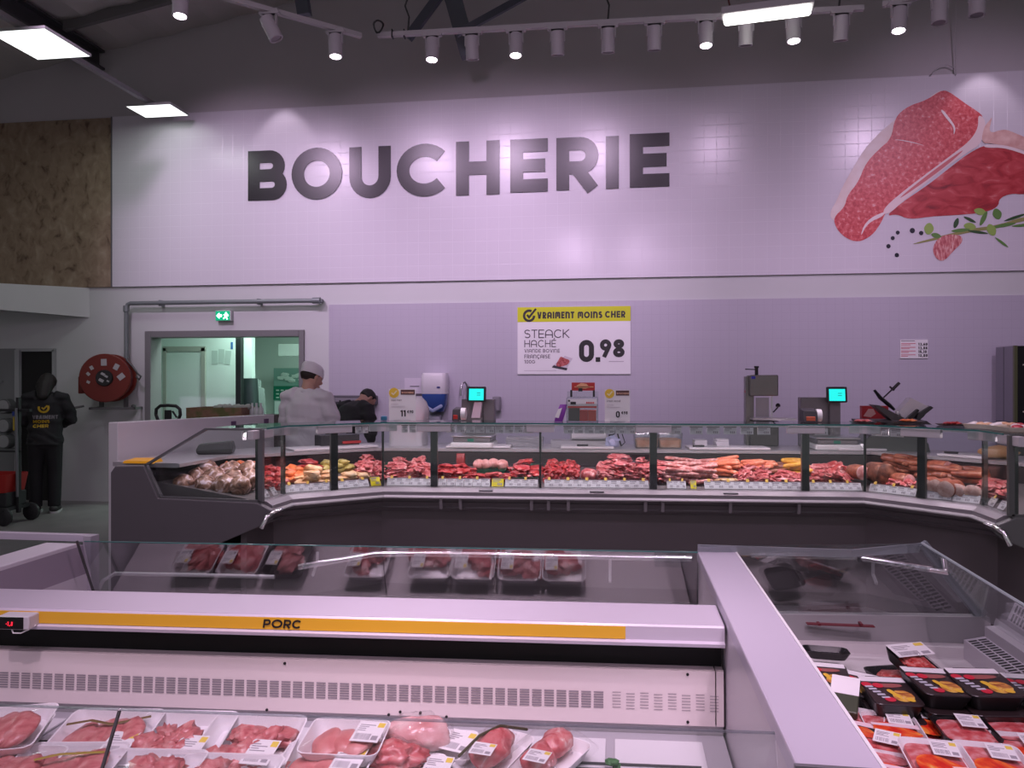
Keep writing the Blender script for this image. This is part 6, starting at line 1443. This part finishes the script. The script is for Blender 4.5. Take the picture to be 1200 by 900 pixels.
sticker(t, .115, -.02, .045, .08, .09, -.1, .2, 22)
for px, y, rz, lab, sd, tw in ((580,880,.45,'red pork roast with a dark herb cord on a tilted tray','a',1),(645,886,.55,'folded pink pork fillet on the last tray of the row, at a slant','b',0)):
    t = thing('roast_pack', lab, 'meat pack', (0,0,0), -rz+.1); p = fp(px, y, DZ+.05); t.location = (p.x, p.y, DZ+.014); t.rotation_euler = (.10, .0, -rz+.05)
    tray_mesh(.16,.26,.035).build('tray', foam, t, smooth=.7)
    if tw:
        b = MB(); b.blob((0,-.01,.055), (.055,.095,.042), 5, .22, 3, 1.7); b.build('roast', porkr, t, smooth=1.2)
        b = MB(); b.tube([(-.06,-.10,.06),(-.03,-.03,.095),(.0,.04,.098),(.05,.115,.06)], .0045, 6, dome=True); b.build('herb_cord', mat('cord_dark_green', (.06,.05,.02), .6), t, smooth=1)
        b = MB(); b.blob((0,-.01,.055), (.06,.10,.046), 5, .36, 4, 2.6); b.build('film', film, t, smooth=1.2)
    else:
        for i in range(2): b = MB(); b.blob((-.01,.05-.09*i,.05), (.045,.062,.036), 6+i, .22, 3, 1.5); b.build('fillet', porkr, t, smooth=1.2)
        filmp(t, .22, .26, .035, .05)
    sticker(t, .02, -.09, .098 if tw else .09, .07, .06, .2, .0, 23)
b = MB(); p = fp(718, 897, DZ+.02)
for i in range(5): b.blob((.012*math.cos(i*1.3), .012*math.sin(i*1.3), .012+.004*i), (.014,.012,.01), i, .5, 2)
tag(b.build('parsley_sprig', mat('parsley_green', (.05,.16,.05), .6), loc=(p.x, p.y, DZ+.008), smooth=1), 'small green garnish sprig on the white deck at the lower edge', 'garnish')
# trays standing in the rear chest (seen mirrored in its glass)
for i, px in enumerate((165, 225, 285, 395, 480, 538, 600, 660)):
    s = S_of(px, 3.25); q = M(s, 3.20, .515)
    t = thing('meat_pack', 'tray of meat in the rear chest, mirrored in its far glass', 'meat pack', q, math.atan(K), 'trays in the rear chest')
    tray_mesh(.21,.30,.055).build('tray', foam if i != 2 else foamb, t, smooth=.7)
    heap(t, .21, .30, .055, porkr if i % 2 else porkp, 5, .06, 'meat', .4, 0, .0, i)
    filmp(t, .21, .30, .055, .008)
    sticker(t, -.06, .05, .07, .06, .09, 0, 0, i)
# ---------------------------------------------------------------- right chest packs
sleeve = mat('sleeve_dark', (.028,.018,.019), .3)
def sleeve_pack(px, y, z, w, d, h, rz, label, seed, tilt=0, roll=0):
    p = fp(px, y, z); t = thing('burger_pack', label, 'meat pack', (p.x, p.y, z-h), rz); t.rotation_euler = (tilt, roll, rz)
    tray_mesh(w, d, h).build('tray', foamb, t, smooth=.7)
    b = MB(); b.loft([ring(rrect(w*.97, d*.97, .02, 3), h), ring(rrect(w*.95, d*.95, .02, 3), h+.003)]); b.build('printed_lid', sleeve, t)
    L = h+.0036
    b = MB(); b.bb((-w*.46,d*.27,L),(w*.46,d*.44,L+.0008)); b.bb((-w*.46,d*.43,L),(-w*.3,d*.455,L+.0009)); b.build('white_strip', stick, t)
    b = MB(); b.flat(smooth_poly([(-.06*w,-.3*d),(.12*w,-.42*d),(.38*w,-.30*d),(.40*w,-.12*d),(.24*w,.02*d),(.02*w,-.05*d)], 2), lambda x, y_: Vector((x, y_, L+.0006))); b.build('burger_picture', ramp_mat('print_burger', [(.36,(.30,.08,.02)),(.47,(.62,.26,.06)),(.56,(.80,.50,.06)),(.66,(.72,.44,.26))], 22, 4, .45, dist=1.5, bump=0), t)
    b = MB(); b.flat(smooth_poly([(-.10*w,-.02*d),(.0,-.2*d),(.16*w,-.42*d),(.10*w,-.2*d),(.02*w,.02*d)], 1), lambda x, y_: Vector((x, y_, L+.0012))); b.flat(smooth_poly([(.16*w,-.34*d),(.32*w,-.40*d),(.36*w,-.3*d),(.26*w,-.24*d)], 1), lambda x, y_: Vector((x, y_, L+.0012))); b.build('yellow_picture', mat('print_chips', (.82,.52,.04), .45), t)
    b = MB(); b.flat(smooth_poly([(-.2*w,.2*d),(.3*w,.22*d),(.34*w,.12*d),(.0*w,.06*d),(-.24*w,.1*d)], 1), lambda x, y_: Vector((x, y_, L+.0006))); b.build('meat_window', mat('print_brown_red', (.34,.10,.09), .4), t)
    b = MB()
    for i, (x, y_) in enumerate(((-.38,.08),(-.34,.0),(-.30,-.09),(-.25,-.18),(-.2,-.27))): b.box((x*w, y_*d, L+.001), (.16*w,.05*d,.0012), rz=.12)
    b.build('lettering_white', mat('print_grey_white', (.55,.55,.62), .45), t)
    for x, y_ in ((-.40,.15),(-.18,.13),(-.14,-.33)):
        b = MB(); b.lathe([(0,.0),(.018,.0),(.018,.001),(0,.001)], (x*w, y_*d, L+.0005), 12); b.build('red_badge', mat('print_red_badge', (.62,.02,.05), .45), t)
    if seed % 2 == 0: b = MB(); b.bb((w*.22,d*.28,L+.0009),(w*.45,d*.42,L+.0018)); b.build('corner_label', stick, t)
    return t
BW, BD, BH = .165, .225, .055
DK = HZD+.001
def under(t_, n, h, nm, base, w, d):
    pass
def column(px, y, ztop, w, d, h, rz, label, seed, below, tilt=0, roll=0):
    t = sleeve_pack(px, y, ztop, w, d, h, rz, label, seed, tilt, roll); z = ztop-2*h-.004; k = 0; names = ['directly under it','third from the top','at the bottom']
    while z > DK and k < below:
        u = thing('burger_pack', 'black meat tray stacked underneath the burger packs', 'meat pack', (t.location.x+.004*(-1)**k, t.location.y-.012, z), rz+.02*(k+1), 'lower burger packs'); u.rotation_euler = (tilt, roll, rz+.02*(k+1))
        tray_mesh(w, d, h).build('tray', foamb, u, smooth=.7); b = MB(); b.loft([ring(rrect(w*.97, d*.97, .02, 3), h), ring(rrect(w*.95, d*.95, .02, 3), h+.002)]); b.build('printed_lid', sleeve, u)
        z -= h+.003; k += 1
    return t
column(1042, 809, .535, BW, BD, BH, .02, 'black burger pack left of the pair of high packs', 1, 1, .06)
column(1094, 798, .565, BW, BD, BH, .10, 'black burger pack in the middle, half covered by its right neighbour', 2, 2, .07, .04)
column(1152, 799, .570, BW*1.12, BD, BH, .05, 'largest black burger pack lying on top of its stack near the duct', 3, 2, .07, -.02)
column(1212, 805, .545, BW, BD, BH, .0, 'black burger pack cut off by the right edge beside the duct', 4, 1, .05)
column(968, 790, .505, BW, BD, BH, -.12, 'black burger pack half hidden behind the divider', 5, 0, .05)
column(1002, 800, .495, BW*.9, BD, BH, -.5, 'black burger pack lying turned between the divider and its neighbour', 6, 0, .04)
p = fp(968, 770, .46); t = thing('black_tray', 'empty black tray lying beyond the divider under the grey sill', 'tray', (p.x, p.y, DK+.06), .05); t.rotation_euler = (-.1,0,-.1); tray_mesh(.18,.13,.03).build('tray', foamb, t, smooth=.7)
# tilted minced meat pack leaning at the back
p = fp(1072, 770, .53)
t = thing('mince_pack', 'tilted black tray of minced meat with a big white label leaning behind the burger packs', 'meat pack', (p.x, p.y, .47), .75); t.rotation_euler = (.42, .10, .62)
tray_mesh(.17,.22,.04).build('tray', foamb, t, smooth=.7)
b = MB(); b.blob((0,-.01,.035), (.072,.092,.022), 2, .25, 4, 3.5); b.build('minced_meat', mince, t, smooth=1.2); filmp(t, .17, .22, .04, .018); sticker(t, .0, .055, .064, .22, .07, .0, 0, 31)
t2 = thing('mince_pack', 'black tray of minced meat partly hidden under the tilted mince pack', 'meat pack', (p.x-.06, p.y+.02, DK), .3)
tray_mesh(.17,.22,.045).build('tray', foamb, t2, smooth=.7); b = MB(); b.blob((0,-.01,.035), (.07,.09,.02), 3, .25, 3, 3.5); b.build('minced_meat', mince, t2, smooth=1.2); filmp(t2, .17, .22, .045, .014)
# upright green and white pack by the divider
p = fp(990, 814, .53); t = thing('green_pack', 'pack with a white and dark green end leaning against the divider', 'pack', (p.x, p.y, .51), .0); t.rotation_euler = (.45, 0, -.35)
b = MB(); b.bb((-.045,-.075,0),(.045,.08,.03)); b.build('box', mat('pack_dark_green', (.055,.065,.04), .4), t, bev=.004)
b = MB(); b.bb((-.0455,.0,.0295),(.0455,.0805,.0312)); b.build('white_panel', stick, t)
# white trays of red meat
redm = ramp_mat('red_mince_sheet', [(.3,(.50,.05,.06)),(.5,(.66,.14,.14)),(.7,(.80,.42,.42))], 30, 4, .3, bump=.3)
flame = ramp_mat('print_flame', [(.36,(.62,.02,.01)),(.48,(.78,.10,.02)),(.57,(.84,.30,.05)),(.66,(.88,.58,.25))], 9, 3, .4, dist=1.8, bump=0)
def red_pack(px, y, z, w, d, h, rz, label, seed, dark=False, tilt=.06, lab=True):
    p = fp(px, y, z); t = thing('red_meat_pack', label, 'meat pack', (p.x, p.y, z-h), rz); t.rotation_euler = (tilt, 0, rz)
    tray_mesh(w, d, h).build('tray', foamb if dark else foam, t, smooth=.7)
    b = MB(); b.loft([ring(rrect(w*.84, d*.84, .03, 4), h*.4), ring(rrect(w*.82, d*.82, .03, 4), h*.82), ring(rrect(w*.5, d*.5, .03, 4), h*.9)]); b.build('red_meat', redm, t, smooth=1.0)
    filmp(t, w, d, h, .004)
    L = h+.008
    if not dark:
        b = MB(); b.flat(smooth_poly([(-.40*w,-.05*d),(-.1*w,.06*d),(.2*w,-.12*d),(.42*w,-.30*d),(.40*w,-.44*d),(-.38*w,-.44*d)], 2), lambda x, y_: Vector((x, y_, L))); b.build('flame_print', flame, t)
        b = MB(); b.flat([(-.40*w,-.02*d),(.42*w,-.02*d),(.42*w,-.16*d),(-.40*w,-.1*d)] if seed % 2 else [(.1*w,-.22*d),(.44*w,-.2*d),(.44*w,-.44*d),(.2*w,-.44*d)], lambda x, y_: Vector((x, y_, L+.0008))); b.build('pale_band', mat('print_pale_pink', (.80,.62,.66), .45), t)
    if lab: sticker(t, w*.16, d*.20, L+.001, .075, .085, -.08, 0, seed)
    return t
RW, RD, RH = .185, .235, .045
red_pack(1000, 846, .475, RW, RD, RH, -.35, 'red meat tray under the green ended pack beside the divider', 1, lab=False)
red_pack(1046, 850, .480, RW*.95, RD*.8, RH, -.06, 'white red meat tray with a wide pale band below the left burger pack', 3)
red_pack(1088, 846, .465, RW*.75, RD, RH, -.12, 'narrow white red meat tray between its white neighbour and the black mince tray', 4)
red_pack(1131, 853, .495, RW*.95, RD*.72, RH, .0, 'black tray of flat red mince with a square white label', 6, True)
red_pack(1192, 852, .485, RW, RD*.75, RH, .0, 'black tray of glossy red meat at the right edge', 8, True, lab=False)
red_pack(1100, 889, .510, RW, RD, RH, -.08, 'front white tray with an orange flame print and a square label', 10)
red_pack(1168, 893, .505, RW, RD, RH, -.08, 'front white flame print tray nearest the lower right corner', 12)
red_pack(1027, 872, .475, RW, RD*.9, RH, -.32, 'white red meat tray with a slanted label hugging the divider', 14, True, lab=True)
red_pack(1052, 900, .470, RW, RD*.8, RH, -.3, 'white tray with a pale band at the lower edge beside the divider', 15, lab=False)
red_pack(1208, 880, .48, RW, RD, RH, -.05, 'white labelled tray squeezed against the right edge', 16)
for (px, y, z, w, d) in ((1100,900,.455,RW,RD),(1168,905,.45,RW,RD),(1131,868,.44,RW,RD*.7)):
    p = fp(px, y, z); t = thing('red_meat_pack', 'white meat tray hidden under the front row of the right chest', 'meat pack', (p.x, p.y-.02, DK), -.05, 'lower trays of the right chest'); tray_mesh(w*.95, d*.9, RH).build('tray', foam, t, smooth=.7)
# ================================================================ people
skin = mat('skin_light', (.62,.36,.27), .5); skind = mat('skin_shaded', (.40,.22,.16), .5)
def remesh(o, vox, it=4):
    m = o.modifiers.new('r', 'REMESH'); m.mode = 'VOXEL'; m.voxel_size = vox; m.use_smooth_shade = True
    if it: s = o.modifiers.new('s', 'SMOOTH'); s.iterations = it; s.factor = .5
    dg = bpy.context.evaluated_depsgraph_get(); me = bpy.data.meshes.new_from_object(o.evaluated_get(dg), depsgraph=dg); old = o.data; o.modifiers.clear(); o.data = me
    for p in me.polygons: p.use_smooth = True
    bpy.data.meshes.remove(old); return o
def person(name, label, loc, heading, mats, lean=0, arms=None, head=(0,0), coat_len=.78, short=False, hood=False, scale=1.0, stance=.0):
    t = thing(name, label, 'person', loc, heading); t.scale = (scale,)*3
    hip = Vector((0,0,.95)); Rl = Matrix.Rotation(-lean, 3, 'X')
    def U(p):
        p = Vector(p); return hip + Rl @ (p-hip) if p.z > .95 else p
    sh = {s: U((s*.185, 0, 1.42)) for s in (-1, 1)}
    el = {s: U(arms[s][0]) for s in (-1, 1)}; wr = {s: U(arms[s][1]) for s in (-1, 1)}
    neck = U((0,-.005,1.47)); neck2 = U((0,.02,1.55)); hc0 = U((0,.035,1.64))
    Rh = Rl @ Matrix.Rotation(head[1], 3, 'Z') @ Matrix.Rotation(-head[0], 3, 'X')
    def HH(p): return neck2 + Rh @ (Vector(p)-Vector((0,.015,1.585)))
    b = MB()
    b.tube([U((0,0,.93)), U((0,.005,1.05)), U((0,.01,1.22)), U((0,.0,1.36)), U((0,-.005,1.44))], [.155,.145,.165,.165,.085], 16, flat=(Rl @ Vector((0,1,0)), .68), dome=True)
    b.tube([neck, neck2, HH((0,.03,1.60))], [.06,.055,.055], 12, dome=True)
    hd = MB(); hd.blob((0,0,0), (.076,.098,.115), 1, 0, 3)
    for v in hd.v:
        if v.y > 0 and v.z < 0: v.x *= 1-.25*min(1, -v.z/.115); v.y *= .98
        if v.y < 0 and v.z < -.03: v.y *= .85
    b.add([HH(Vector((0,.035,1.645))+v) for v in hd.v], hd.f)
    b.tube([HH((0,.125,1.655)), HH((0,.148,1.628)), HH((0,.135,1.615))], [.010,.015,.013], 8, dome=True)     # nose
    for s in (-1, 1):
        b.tube([HH((s*.077,.028,1.662)), HH((s*.084,.018,1.645)), HH((s*.076,.026,1.618))], [.014,.018,.011], 8, flat=(Rh @ Vector((1,0,0)), .5), dome=True)   # ears
        b.tube([HH((s*.045,.118,1.672)), HH((s*.015,.126,1.672))], .008, 6, dome=True)                        # brow
        b.tube([sh[s]+(sh[-s]-sh[s])*.12, sh[s], el[s], wr[s]], [.066,.062,.042,.030], 12, dome=True)
        d = (wr[s]-el[s]).normalized(); side = d.cross(Vector((0,0,1))).normalized()*s; up = side.cross(d).normalized()*(1 if s > 0 else 1)
        pc_ = wr[s]+d*.055
        b.tube([wr[s]+d*.005, wr[s]+d*.03, wr[s]+d*.085], [.026,.034,.036], 10, flat=(side.cross(d), .5), dome=True)   # palm
        dn = Vector((0,0,-1))
        for k, (o, L) in enumerate(((-.028,.068),(-.009,.078),(.010,.072),(.028,.056))):
            p0 = wr[s]+d*.085+side*o; p1 = p0+d*L*.5+dn*.008; p2 = p0+d*L*.8+dn*.028; p3 = p0+d*L*.86+dn*.045
            b.tube([p0-d*.02, p0, p1, p2, p3], [.010,.0095,.009,.0085,.0075], 8, dome=True)
        p0 = wr[s]+d*.025-side*.026; b.tube([p0, p0-side*.024+d*.025+dn*.008, p0-side*.026+d*.055+dn*.022], [.014,.011,.009], 8, dome=True)
        b.tube([(s*.085,0,.93), (s*(.10+stance),.01,.50), (s*(.10+stance),-.01,.085)], [.095,.062,.042], 12, dome=True)
        b.tube([(s*(.10+stance),-.03,.05), (s*(.105+stance),.06,.04), (s*(.11+stance),.14,.032)], [.042,.04,.03], 10, flat=((0,0,1),.8), dome=True)
    body = b.build('body', mats['skin'], t); remesh(body, .0075, 3)
    e = MB(); 
    for s in (-1, 1): e.blob(HH((s*.031,.118,1.655)), (.012,.008,.009), 1, 0, 2)
    e.build('eyes', mat('eye_white', (.7,.7,.68), .3), t, smooth=1.5); e = MB()
    for s in (-1, 1): e.blob(HH((s*.031,.1245,1.655)), (.005,.003,.005), 1, 0, 1)
    e.build('irises', mat('iris_brown', (.05,.025,.015), .3), t, smooth=1.5)
    e = MB(); e.tube([HH((-.024,.122,1.588)), HH((0,.130,1.586)), HH((.024,.122,1.588))], [.004,.007,.004], 6, dome=True); e.build('lips', mat('lips', (.50,.20,.17), .45), t, smooth=1.5)
    # coat or shirt
    b = MB(); low = coat_len
    pts = [U((0,.005,max(low,.96)))] if low > .96 else [Vector((0,0,low)), U((0,0,.97))]
    b.tube(pts+[U((0,.005,1.08)), U((0,.012,1.24)), U((0,.0,1.37)), U((0,-.004,1.445)), U((0,.004,1.50))], ([.205,.190] if len(pts) == 2 else [.182])+[.186,.200,.192,.13,.078], 20, flat=(Rl @ Vector((0,1,0)), .70))
    for s in (-1, 1):
        r0, r1, r2 = .088, .070, .055
        w_ = el[s].lerp(wr[s], .35 if short else .93)
        b.tube([sh[s]+(sh[-s]-sh[s])*.22, sh[s], sh[s].lerp(el[s], .5), el[s], w_], [.10,r0,r0*.88,r1,r2], 14)
        b.blob(sh[s]+Vector((-s*.01,0,-.005)), (.088,.082,.085), 2, .0, 2)
    coat = b.build('top', mats['top'], t); remesh(coat, .011, 5)
    me = coat.data
    for v in me.vertices:
        p = v.co; n = v.normal; k = noise.noise(Vector((p.x*5, p.y*5, p.z*12)))*.018+math.sin(p.z*38+p.x*16+5*noise.noise(p*5))*.007*(1 if p.z < 1.25 else .4)
        v.co = p+n*k
    # trousers and shoes
    b = MB(); b.tube([(0,0,1.0),(0,0,.9)], [.168,.172], 18, flat=((0,1,0),.74), dome=True)
    for s in (-1, 1): b.tube([(s*.085,0,.93), (s*(.10+stance),.01,.50), (s*(.10+stance),-.012,.08)], [.112,.082,.072], 14)
    tr = b.build('trousers', mats['trousers'], t); remesh(tr, .012, 4)
    for s in (-1, 1):
        b = MB(); b.tube([(s*(.10+stance),-.045,.055), (s*(.105+stance),.05,.052), (s*(.112+stance),.16,.04)], [.054,.054,.042], 12, flat=((0,0,1),.85), dome=True)
        for v in b.v: v.z = max(v.z, .002)
        so = b.build('shoe', mats['shoe'], t, smooth=1.2)
        b = MB(); b.loft([ring(rrect(.10,.29,.045,4,s*(.106+stance),.06), .0), ring(rrect(.105,.30,.047,4,s*(.106+stance),.06), .022)]); b.build('sole', mats['sole'], so)
    return t, HH, U
def hair(t, HH, m, name='hair', back=.0, size=1.0, long_=0):
    b = MB(); h = MB(); h.blob((0,0,0), (.084*size,.104*size,.098*size), 4, .05, 3, 3)
    for v in h.v:
        if v.y > .035 and v.z < .045: v.y = .035+(v.y-.035)*.2; v.z = max(v.z, .02)
        if v.z < -.05 and not long_: v.z = -.05; v.x *= .92
    b.add([HH(Vector((0,.022,1.668))+v) for v in h.v], h.f)
    if long_: b.tube([HH((0,-.03,1.66)), HH((0,-.06,1.56)), HH((0,-.065,1.56-long_))], [.09,.10,.07], 12, flat=((0,1,0),.6), dome=True)
    o = b.build(name, m, t, smooth=1.3); remesh(o, .008, 2); return o
coatm = mat('coat_white', (.80,.77,.81), .6, noise_amt=.02, noise_scale=6)
darkt = mat('shirt_black', (.010,.010,.012), .75); tro = mat('trouser_black', (.008,.008,.010), .8)
# butcher in white
loc = wt(357, 7.05, 0)
t, HH, U = person('butcher', 'man in a white coat and round white cap working behind the left of the counter', loc, -.18,
    dict(skin=skin, top=coatm, trousers=coatm, shoe=white, sole=white), lean=.08, head=(.25,-.35), coat_len=.62,
    arms={-1: ((-.255,.05,1.13), (-.12,.30,1.06)), 1: ((.27,.05,1.14), (.17,.30,1.10))}, scale=1.025)
b = MB(); prof = []
rings = []
for z, r, dy in ((1.672,.097,0),(1.70,.101,-.002),(1.735,.101,-.006),(1.762,.086,-.012),(1.775,.05,-.016),(1.778,.01,-.016)):
    rings.append([HH((r*.90*math.cos(2*PI*k/24), .022+dy+r*1.08*math.sin(2*PI*k/24), z-.10*r*math.sin(2*PI*k/24)*.6)) for k in range(24)])
b.loft(rings, cap0=False); b.build('cap', coatm, t, smooth=1.0)
b = MB(); b.loft([[HH((r*.90*math.cos(2*PI*k/24), .022+r*1.08*math.sin(2*PI*k/24), z-.006*math.sin(2*PI*k/24))) for k in range(24)] for r, z in ((.0975,1.665),(.103,1.666),(.104,1.70),(.1,1.70))], False, False); b.build('cap_band', coatm, t, smooth=.6)
hh = MB(); q = MB(); q.blob((0,0,0), (.081,.10,.06), 4, .08, 3, 4)
hh.add([HH(Vector((0,.012,1.655))+v) for v in q.v if True], q.f)
for v in hh.v: pass
o = hh.build('hair', mat('hair_dark', (.022,.014,.010), .6), t, smooth=1.2)
b = MB(); b.tube([U((.075,-.02,1.46)), U((.0,-.072,1.475)), U((-.075,-.02,1.46))], .018, 8, dome=True); b.tube([U((.075,-.02,1.46)), U((.06,.06,1.43))], .016, 8, dome=True); b.tube([U((-.075,-.02,1.46)), U((-.06,.06,1.43))], .016, 8, dome=True); b.build('collar', coatm, t, smooth=1.2)
b = MB(); b.blob(U((.135,.03,1.445)), (.022,.018,.012), 3, .2, 2); b.build('red_badge', mat('badge_red', (.45,.03,.06), .5), t)
# man in black bending over
loc = wt(391, 8.2, 0)
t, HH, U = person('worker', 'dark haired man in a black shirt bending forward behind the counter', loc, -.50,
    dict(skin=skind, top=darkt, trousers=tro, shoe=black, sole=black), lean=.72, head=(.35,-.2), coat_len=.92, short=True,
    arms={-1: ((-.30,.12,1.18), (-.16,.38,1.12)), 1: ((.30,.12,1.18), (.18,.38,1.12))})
hair(t, HH, mat('hair_black', (.010,.008,.007), .6), size=1.0)
# staff member at the left doorway
loc = dp(53, 600, 9.35); loc.z = 0
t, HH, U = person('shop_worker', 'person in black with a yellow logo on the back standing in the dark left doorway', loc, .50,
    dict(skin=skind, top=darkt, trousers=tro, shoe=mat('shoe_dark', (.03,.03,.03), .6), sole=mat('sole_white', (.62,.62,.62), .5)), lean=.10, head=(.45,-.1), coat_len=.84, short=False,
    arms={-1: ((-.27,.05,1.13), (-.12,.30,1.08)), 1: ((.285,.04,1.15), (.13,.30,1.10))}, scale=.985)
hair(t, HH, mat('hair_black', (.010,.008,.007), .6), size=1.2, long_=.12)
# printing on the back of the shirt
def back(x, z, off=.012):
    best = None
    for v in tops.data.vertices:
        pass
    return None
top_ = [c for c in t.children if c.name.startswith('top')][0]
from mathutils.bvhtree import BVHTree
dgp = BVHTree.FromPolygons([v.co.copy() for v in top_.data.vertices], [tuple(p.vertices) for p in top_.data.polygons])
def wrap(mb):
    for v in mb.v:
        h = dgp.ray_cast(Vector((v.x, -1, v.z)), Vector((0, 1, 0)))
        v.y = (h[0].y if h[0] is not None else -.16)-.004
    return mb
ly = mat('logo_yellow', (.55,.36,.01), .6); lw_ = mat('logo_grey', (.16,.15,.16), .6)
b = MB(); L, R, cl = ribbon([(.0+.052*math.cos(a), 1.30+.052*math.sin(a)) for a in [math.radians(-200+k*230/20) for k in range(21)]], .024); n = len(L)
b.add([Vector((p.x, 0, p.y)) for p in L+R], [(i, n+i, n+i+1, i+1) for i in range(n-1)])
L, R, cl = ribbon([(-.02,1.305),(.0,1.285),(.04,1.33)], .016); n = len(L); b.add([Vector((p.x, 0, p.y)) for p in L+R], [(i, n+i, n+i+1, i+1) for i in range(n-1)])
wrap(b).build('logo', ly, t)
b = MB(); text(b, 'VRAIMENT', (-.12,0,1.165), (1,0,0), (0,0,1), .045, .26, .12, wk=.95); wrap(b).build('grey_lettering', lw_, t)
b = MB(); text(b, 'MOINS', (-.115,0,1.115), (1,0,0), (0,0,1), .038, .26, .12, wk=1.25); text(b, 'CHER', (-.115,0,1.06), (1,0,0), (0,0,1), .038, .26, .14, wk=1.45); wrap(b).build('yellow_lettering', ly, t)
# ================================================================ light
w = bpy.data.worlds.new('world'); sc.world = w; w.use_nodes = True
bg = w.node_tree.nodes['Background']; bg.inputs[0].default_value = (.86,.82,.88,1); bg.inputs[1].default_value = .32
PINK = (.94,.68,1.0); WASH = .75
def spotl(loc, target, energy, size, col=PINK, blend=.8, rad=.05):
    l = bpy.data.lights.new('track_or_fill_spot', 'SPOT'); l.energy = energy; l.spot_size = size; l.spot_blend = blend; l.color = col; l.shadow_soft_size = rad
    o = bpy.data.objects.new('track_or_fill_spot', l); COL.objects.link(o); o.location = loc
    d = Vector(target)-Vector(loc); o.rotation_euler = d.to_track_quat('-Z', 'Y').to_euler(); return o
# wall washers on the upper track, above the picture
for xl, tx, tz, e, cone in ((-5.0,300,3.2,520,58),(-3.2,470,3.2,300,58),(-1.85,580,3.2,380,60),(-.35,690,3.1,320,60),(1.6,880,2.9,170,66),(4.0,1140,3.4,270,66)):
    tgt = wp(tx, 300, WY); tgt.z = tz
    spotl((xl, 5.2, 5.6), tgt, e*WASH, math.radians(cone), PINK, 1.0, .10)
for px, tx, e in ((430,330,60),(614,620,80),(777,900,90),(935,1130,110)):  # wide fill beams added near the long track to brighten the wall
    q = ta+(tb_-ta)*((px-443)/(1012-443)); tgt = wp(tx, 300, WY); tgt.z = 1.9
    spotl(q+Vector((0,.05,-.25)), tgt, e, math.radians(70), PINK, 1.0, .12)
for x, y, tx, ty in ((-1.5,.6,-1.4,2.2),(.0,.5,-.1,2.2),(1.1,.9,1.0,2.5),(-1.2,1.6,-1.1,3.2),(.0,1.7,-.2,3.2)):  # unseen spots added overhead to brighten the chest insides, on no modelled track
    spotl((x, y, 4.0), (tx, ty, .5), 150, math.radians(42), (1,.74,.92), .9, .05)
# hot pools at the fascia's top edge, from added lamps without fixtures
q = wp(332, 128, 9.3); spotl((q.x, 8.95, 5.36), (q.x, 9.31, 4.37), 8, math.radians(74), (1,.82,1), .6, .03)
q = wp(1152, 90, 9.3); spotl((q.x, 8.95, 5.36), (q.x, 9.31, 4.37), 8, math.radians(74), (1,.82,1), .6, .03)
# spots falling on counter and chests
for p, d, lit in SPOTS:
    if lit: spotl(p, p+d, 85, math.radians(64), (1,.78,.95), .9, .05)
# shop ceiling lamps over the customer area (rows continuing behind the photographer)
for x, y, e in ((-1.6,1.2,34),(1.4,1.3,34),(-1.5,-1.5,34),(1.5,-1.5,34)):
    area('shop_ceiling_light', (x, y, 4.6), 1.2, .3, e, (.97,.70,1.0), (0,0,0))
area('shop_ceiling_light', (-5.78, 7.75, 4.97), .6, .6, 12, (.93,1,.97))
area('shop_ceiling_light', (-5.78, 4.5, 4.97), .6, .6, 14, (.93,1,.97))
area('shop_ceiling_light', (-5.72, 8.8, 4.97), .55, .3, 1, (.93,1,.97))
area('prep_room_light', (-4.6, 9.85, 2.6), 1.6, .3, 34, (.75,1,.90))
area('prep_room_light', (-3.6, 11.2, 2.7), .8, .6, 26, (.75,1,.90))
sc.view_settings.view_transform = 'Standard'; sc.view_settings.look = 'None'; sc.view_settings.exposure = .22; sc.view_settings.gamma = 1
try: sc.view_settings.use_curve_mapping = False
except Exception: pass
sc.cycles.max_bounces = 8; sc.cycles.transparent_max_bounces = 24; sc.cycles.glossy_bounces = 4; sc.cycles.diffuse_bounces = 3
sc.cycles.sample_clamp_indirect = 6; sc.cycles.caustics_reflective = False; sc.cycles.caustics_refractive = False
sc.cycles.use_denoising = True
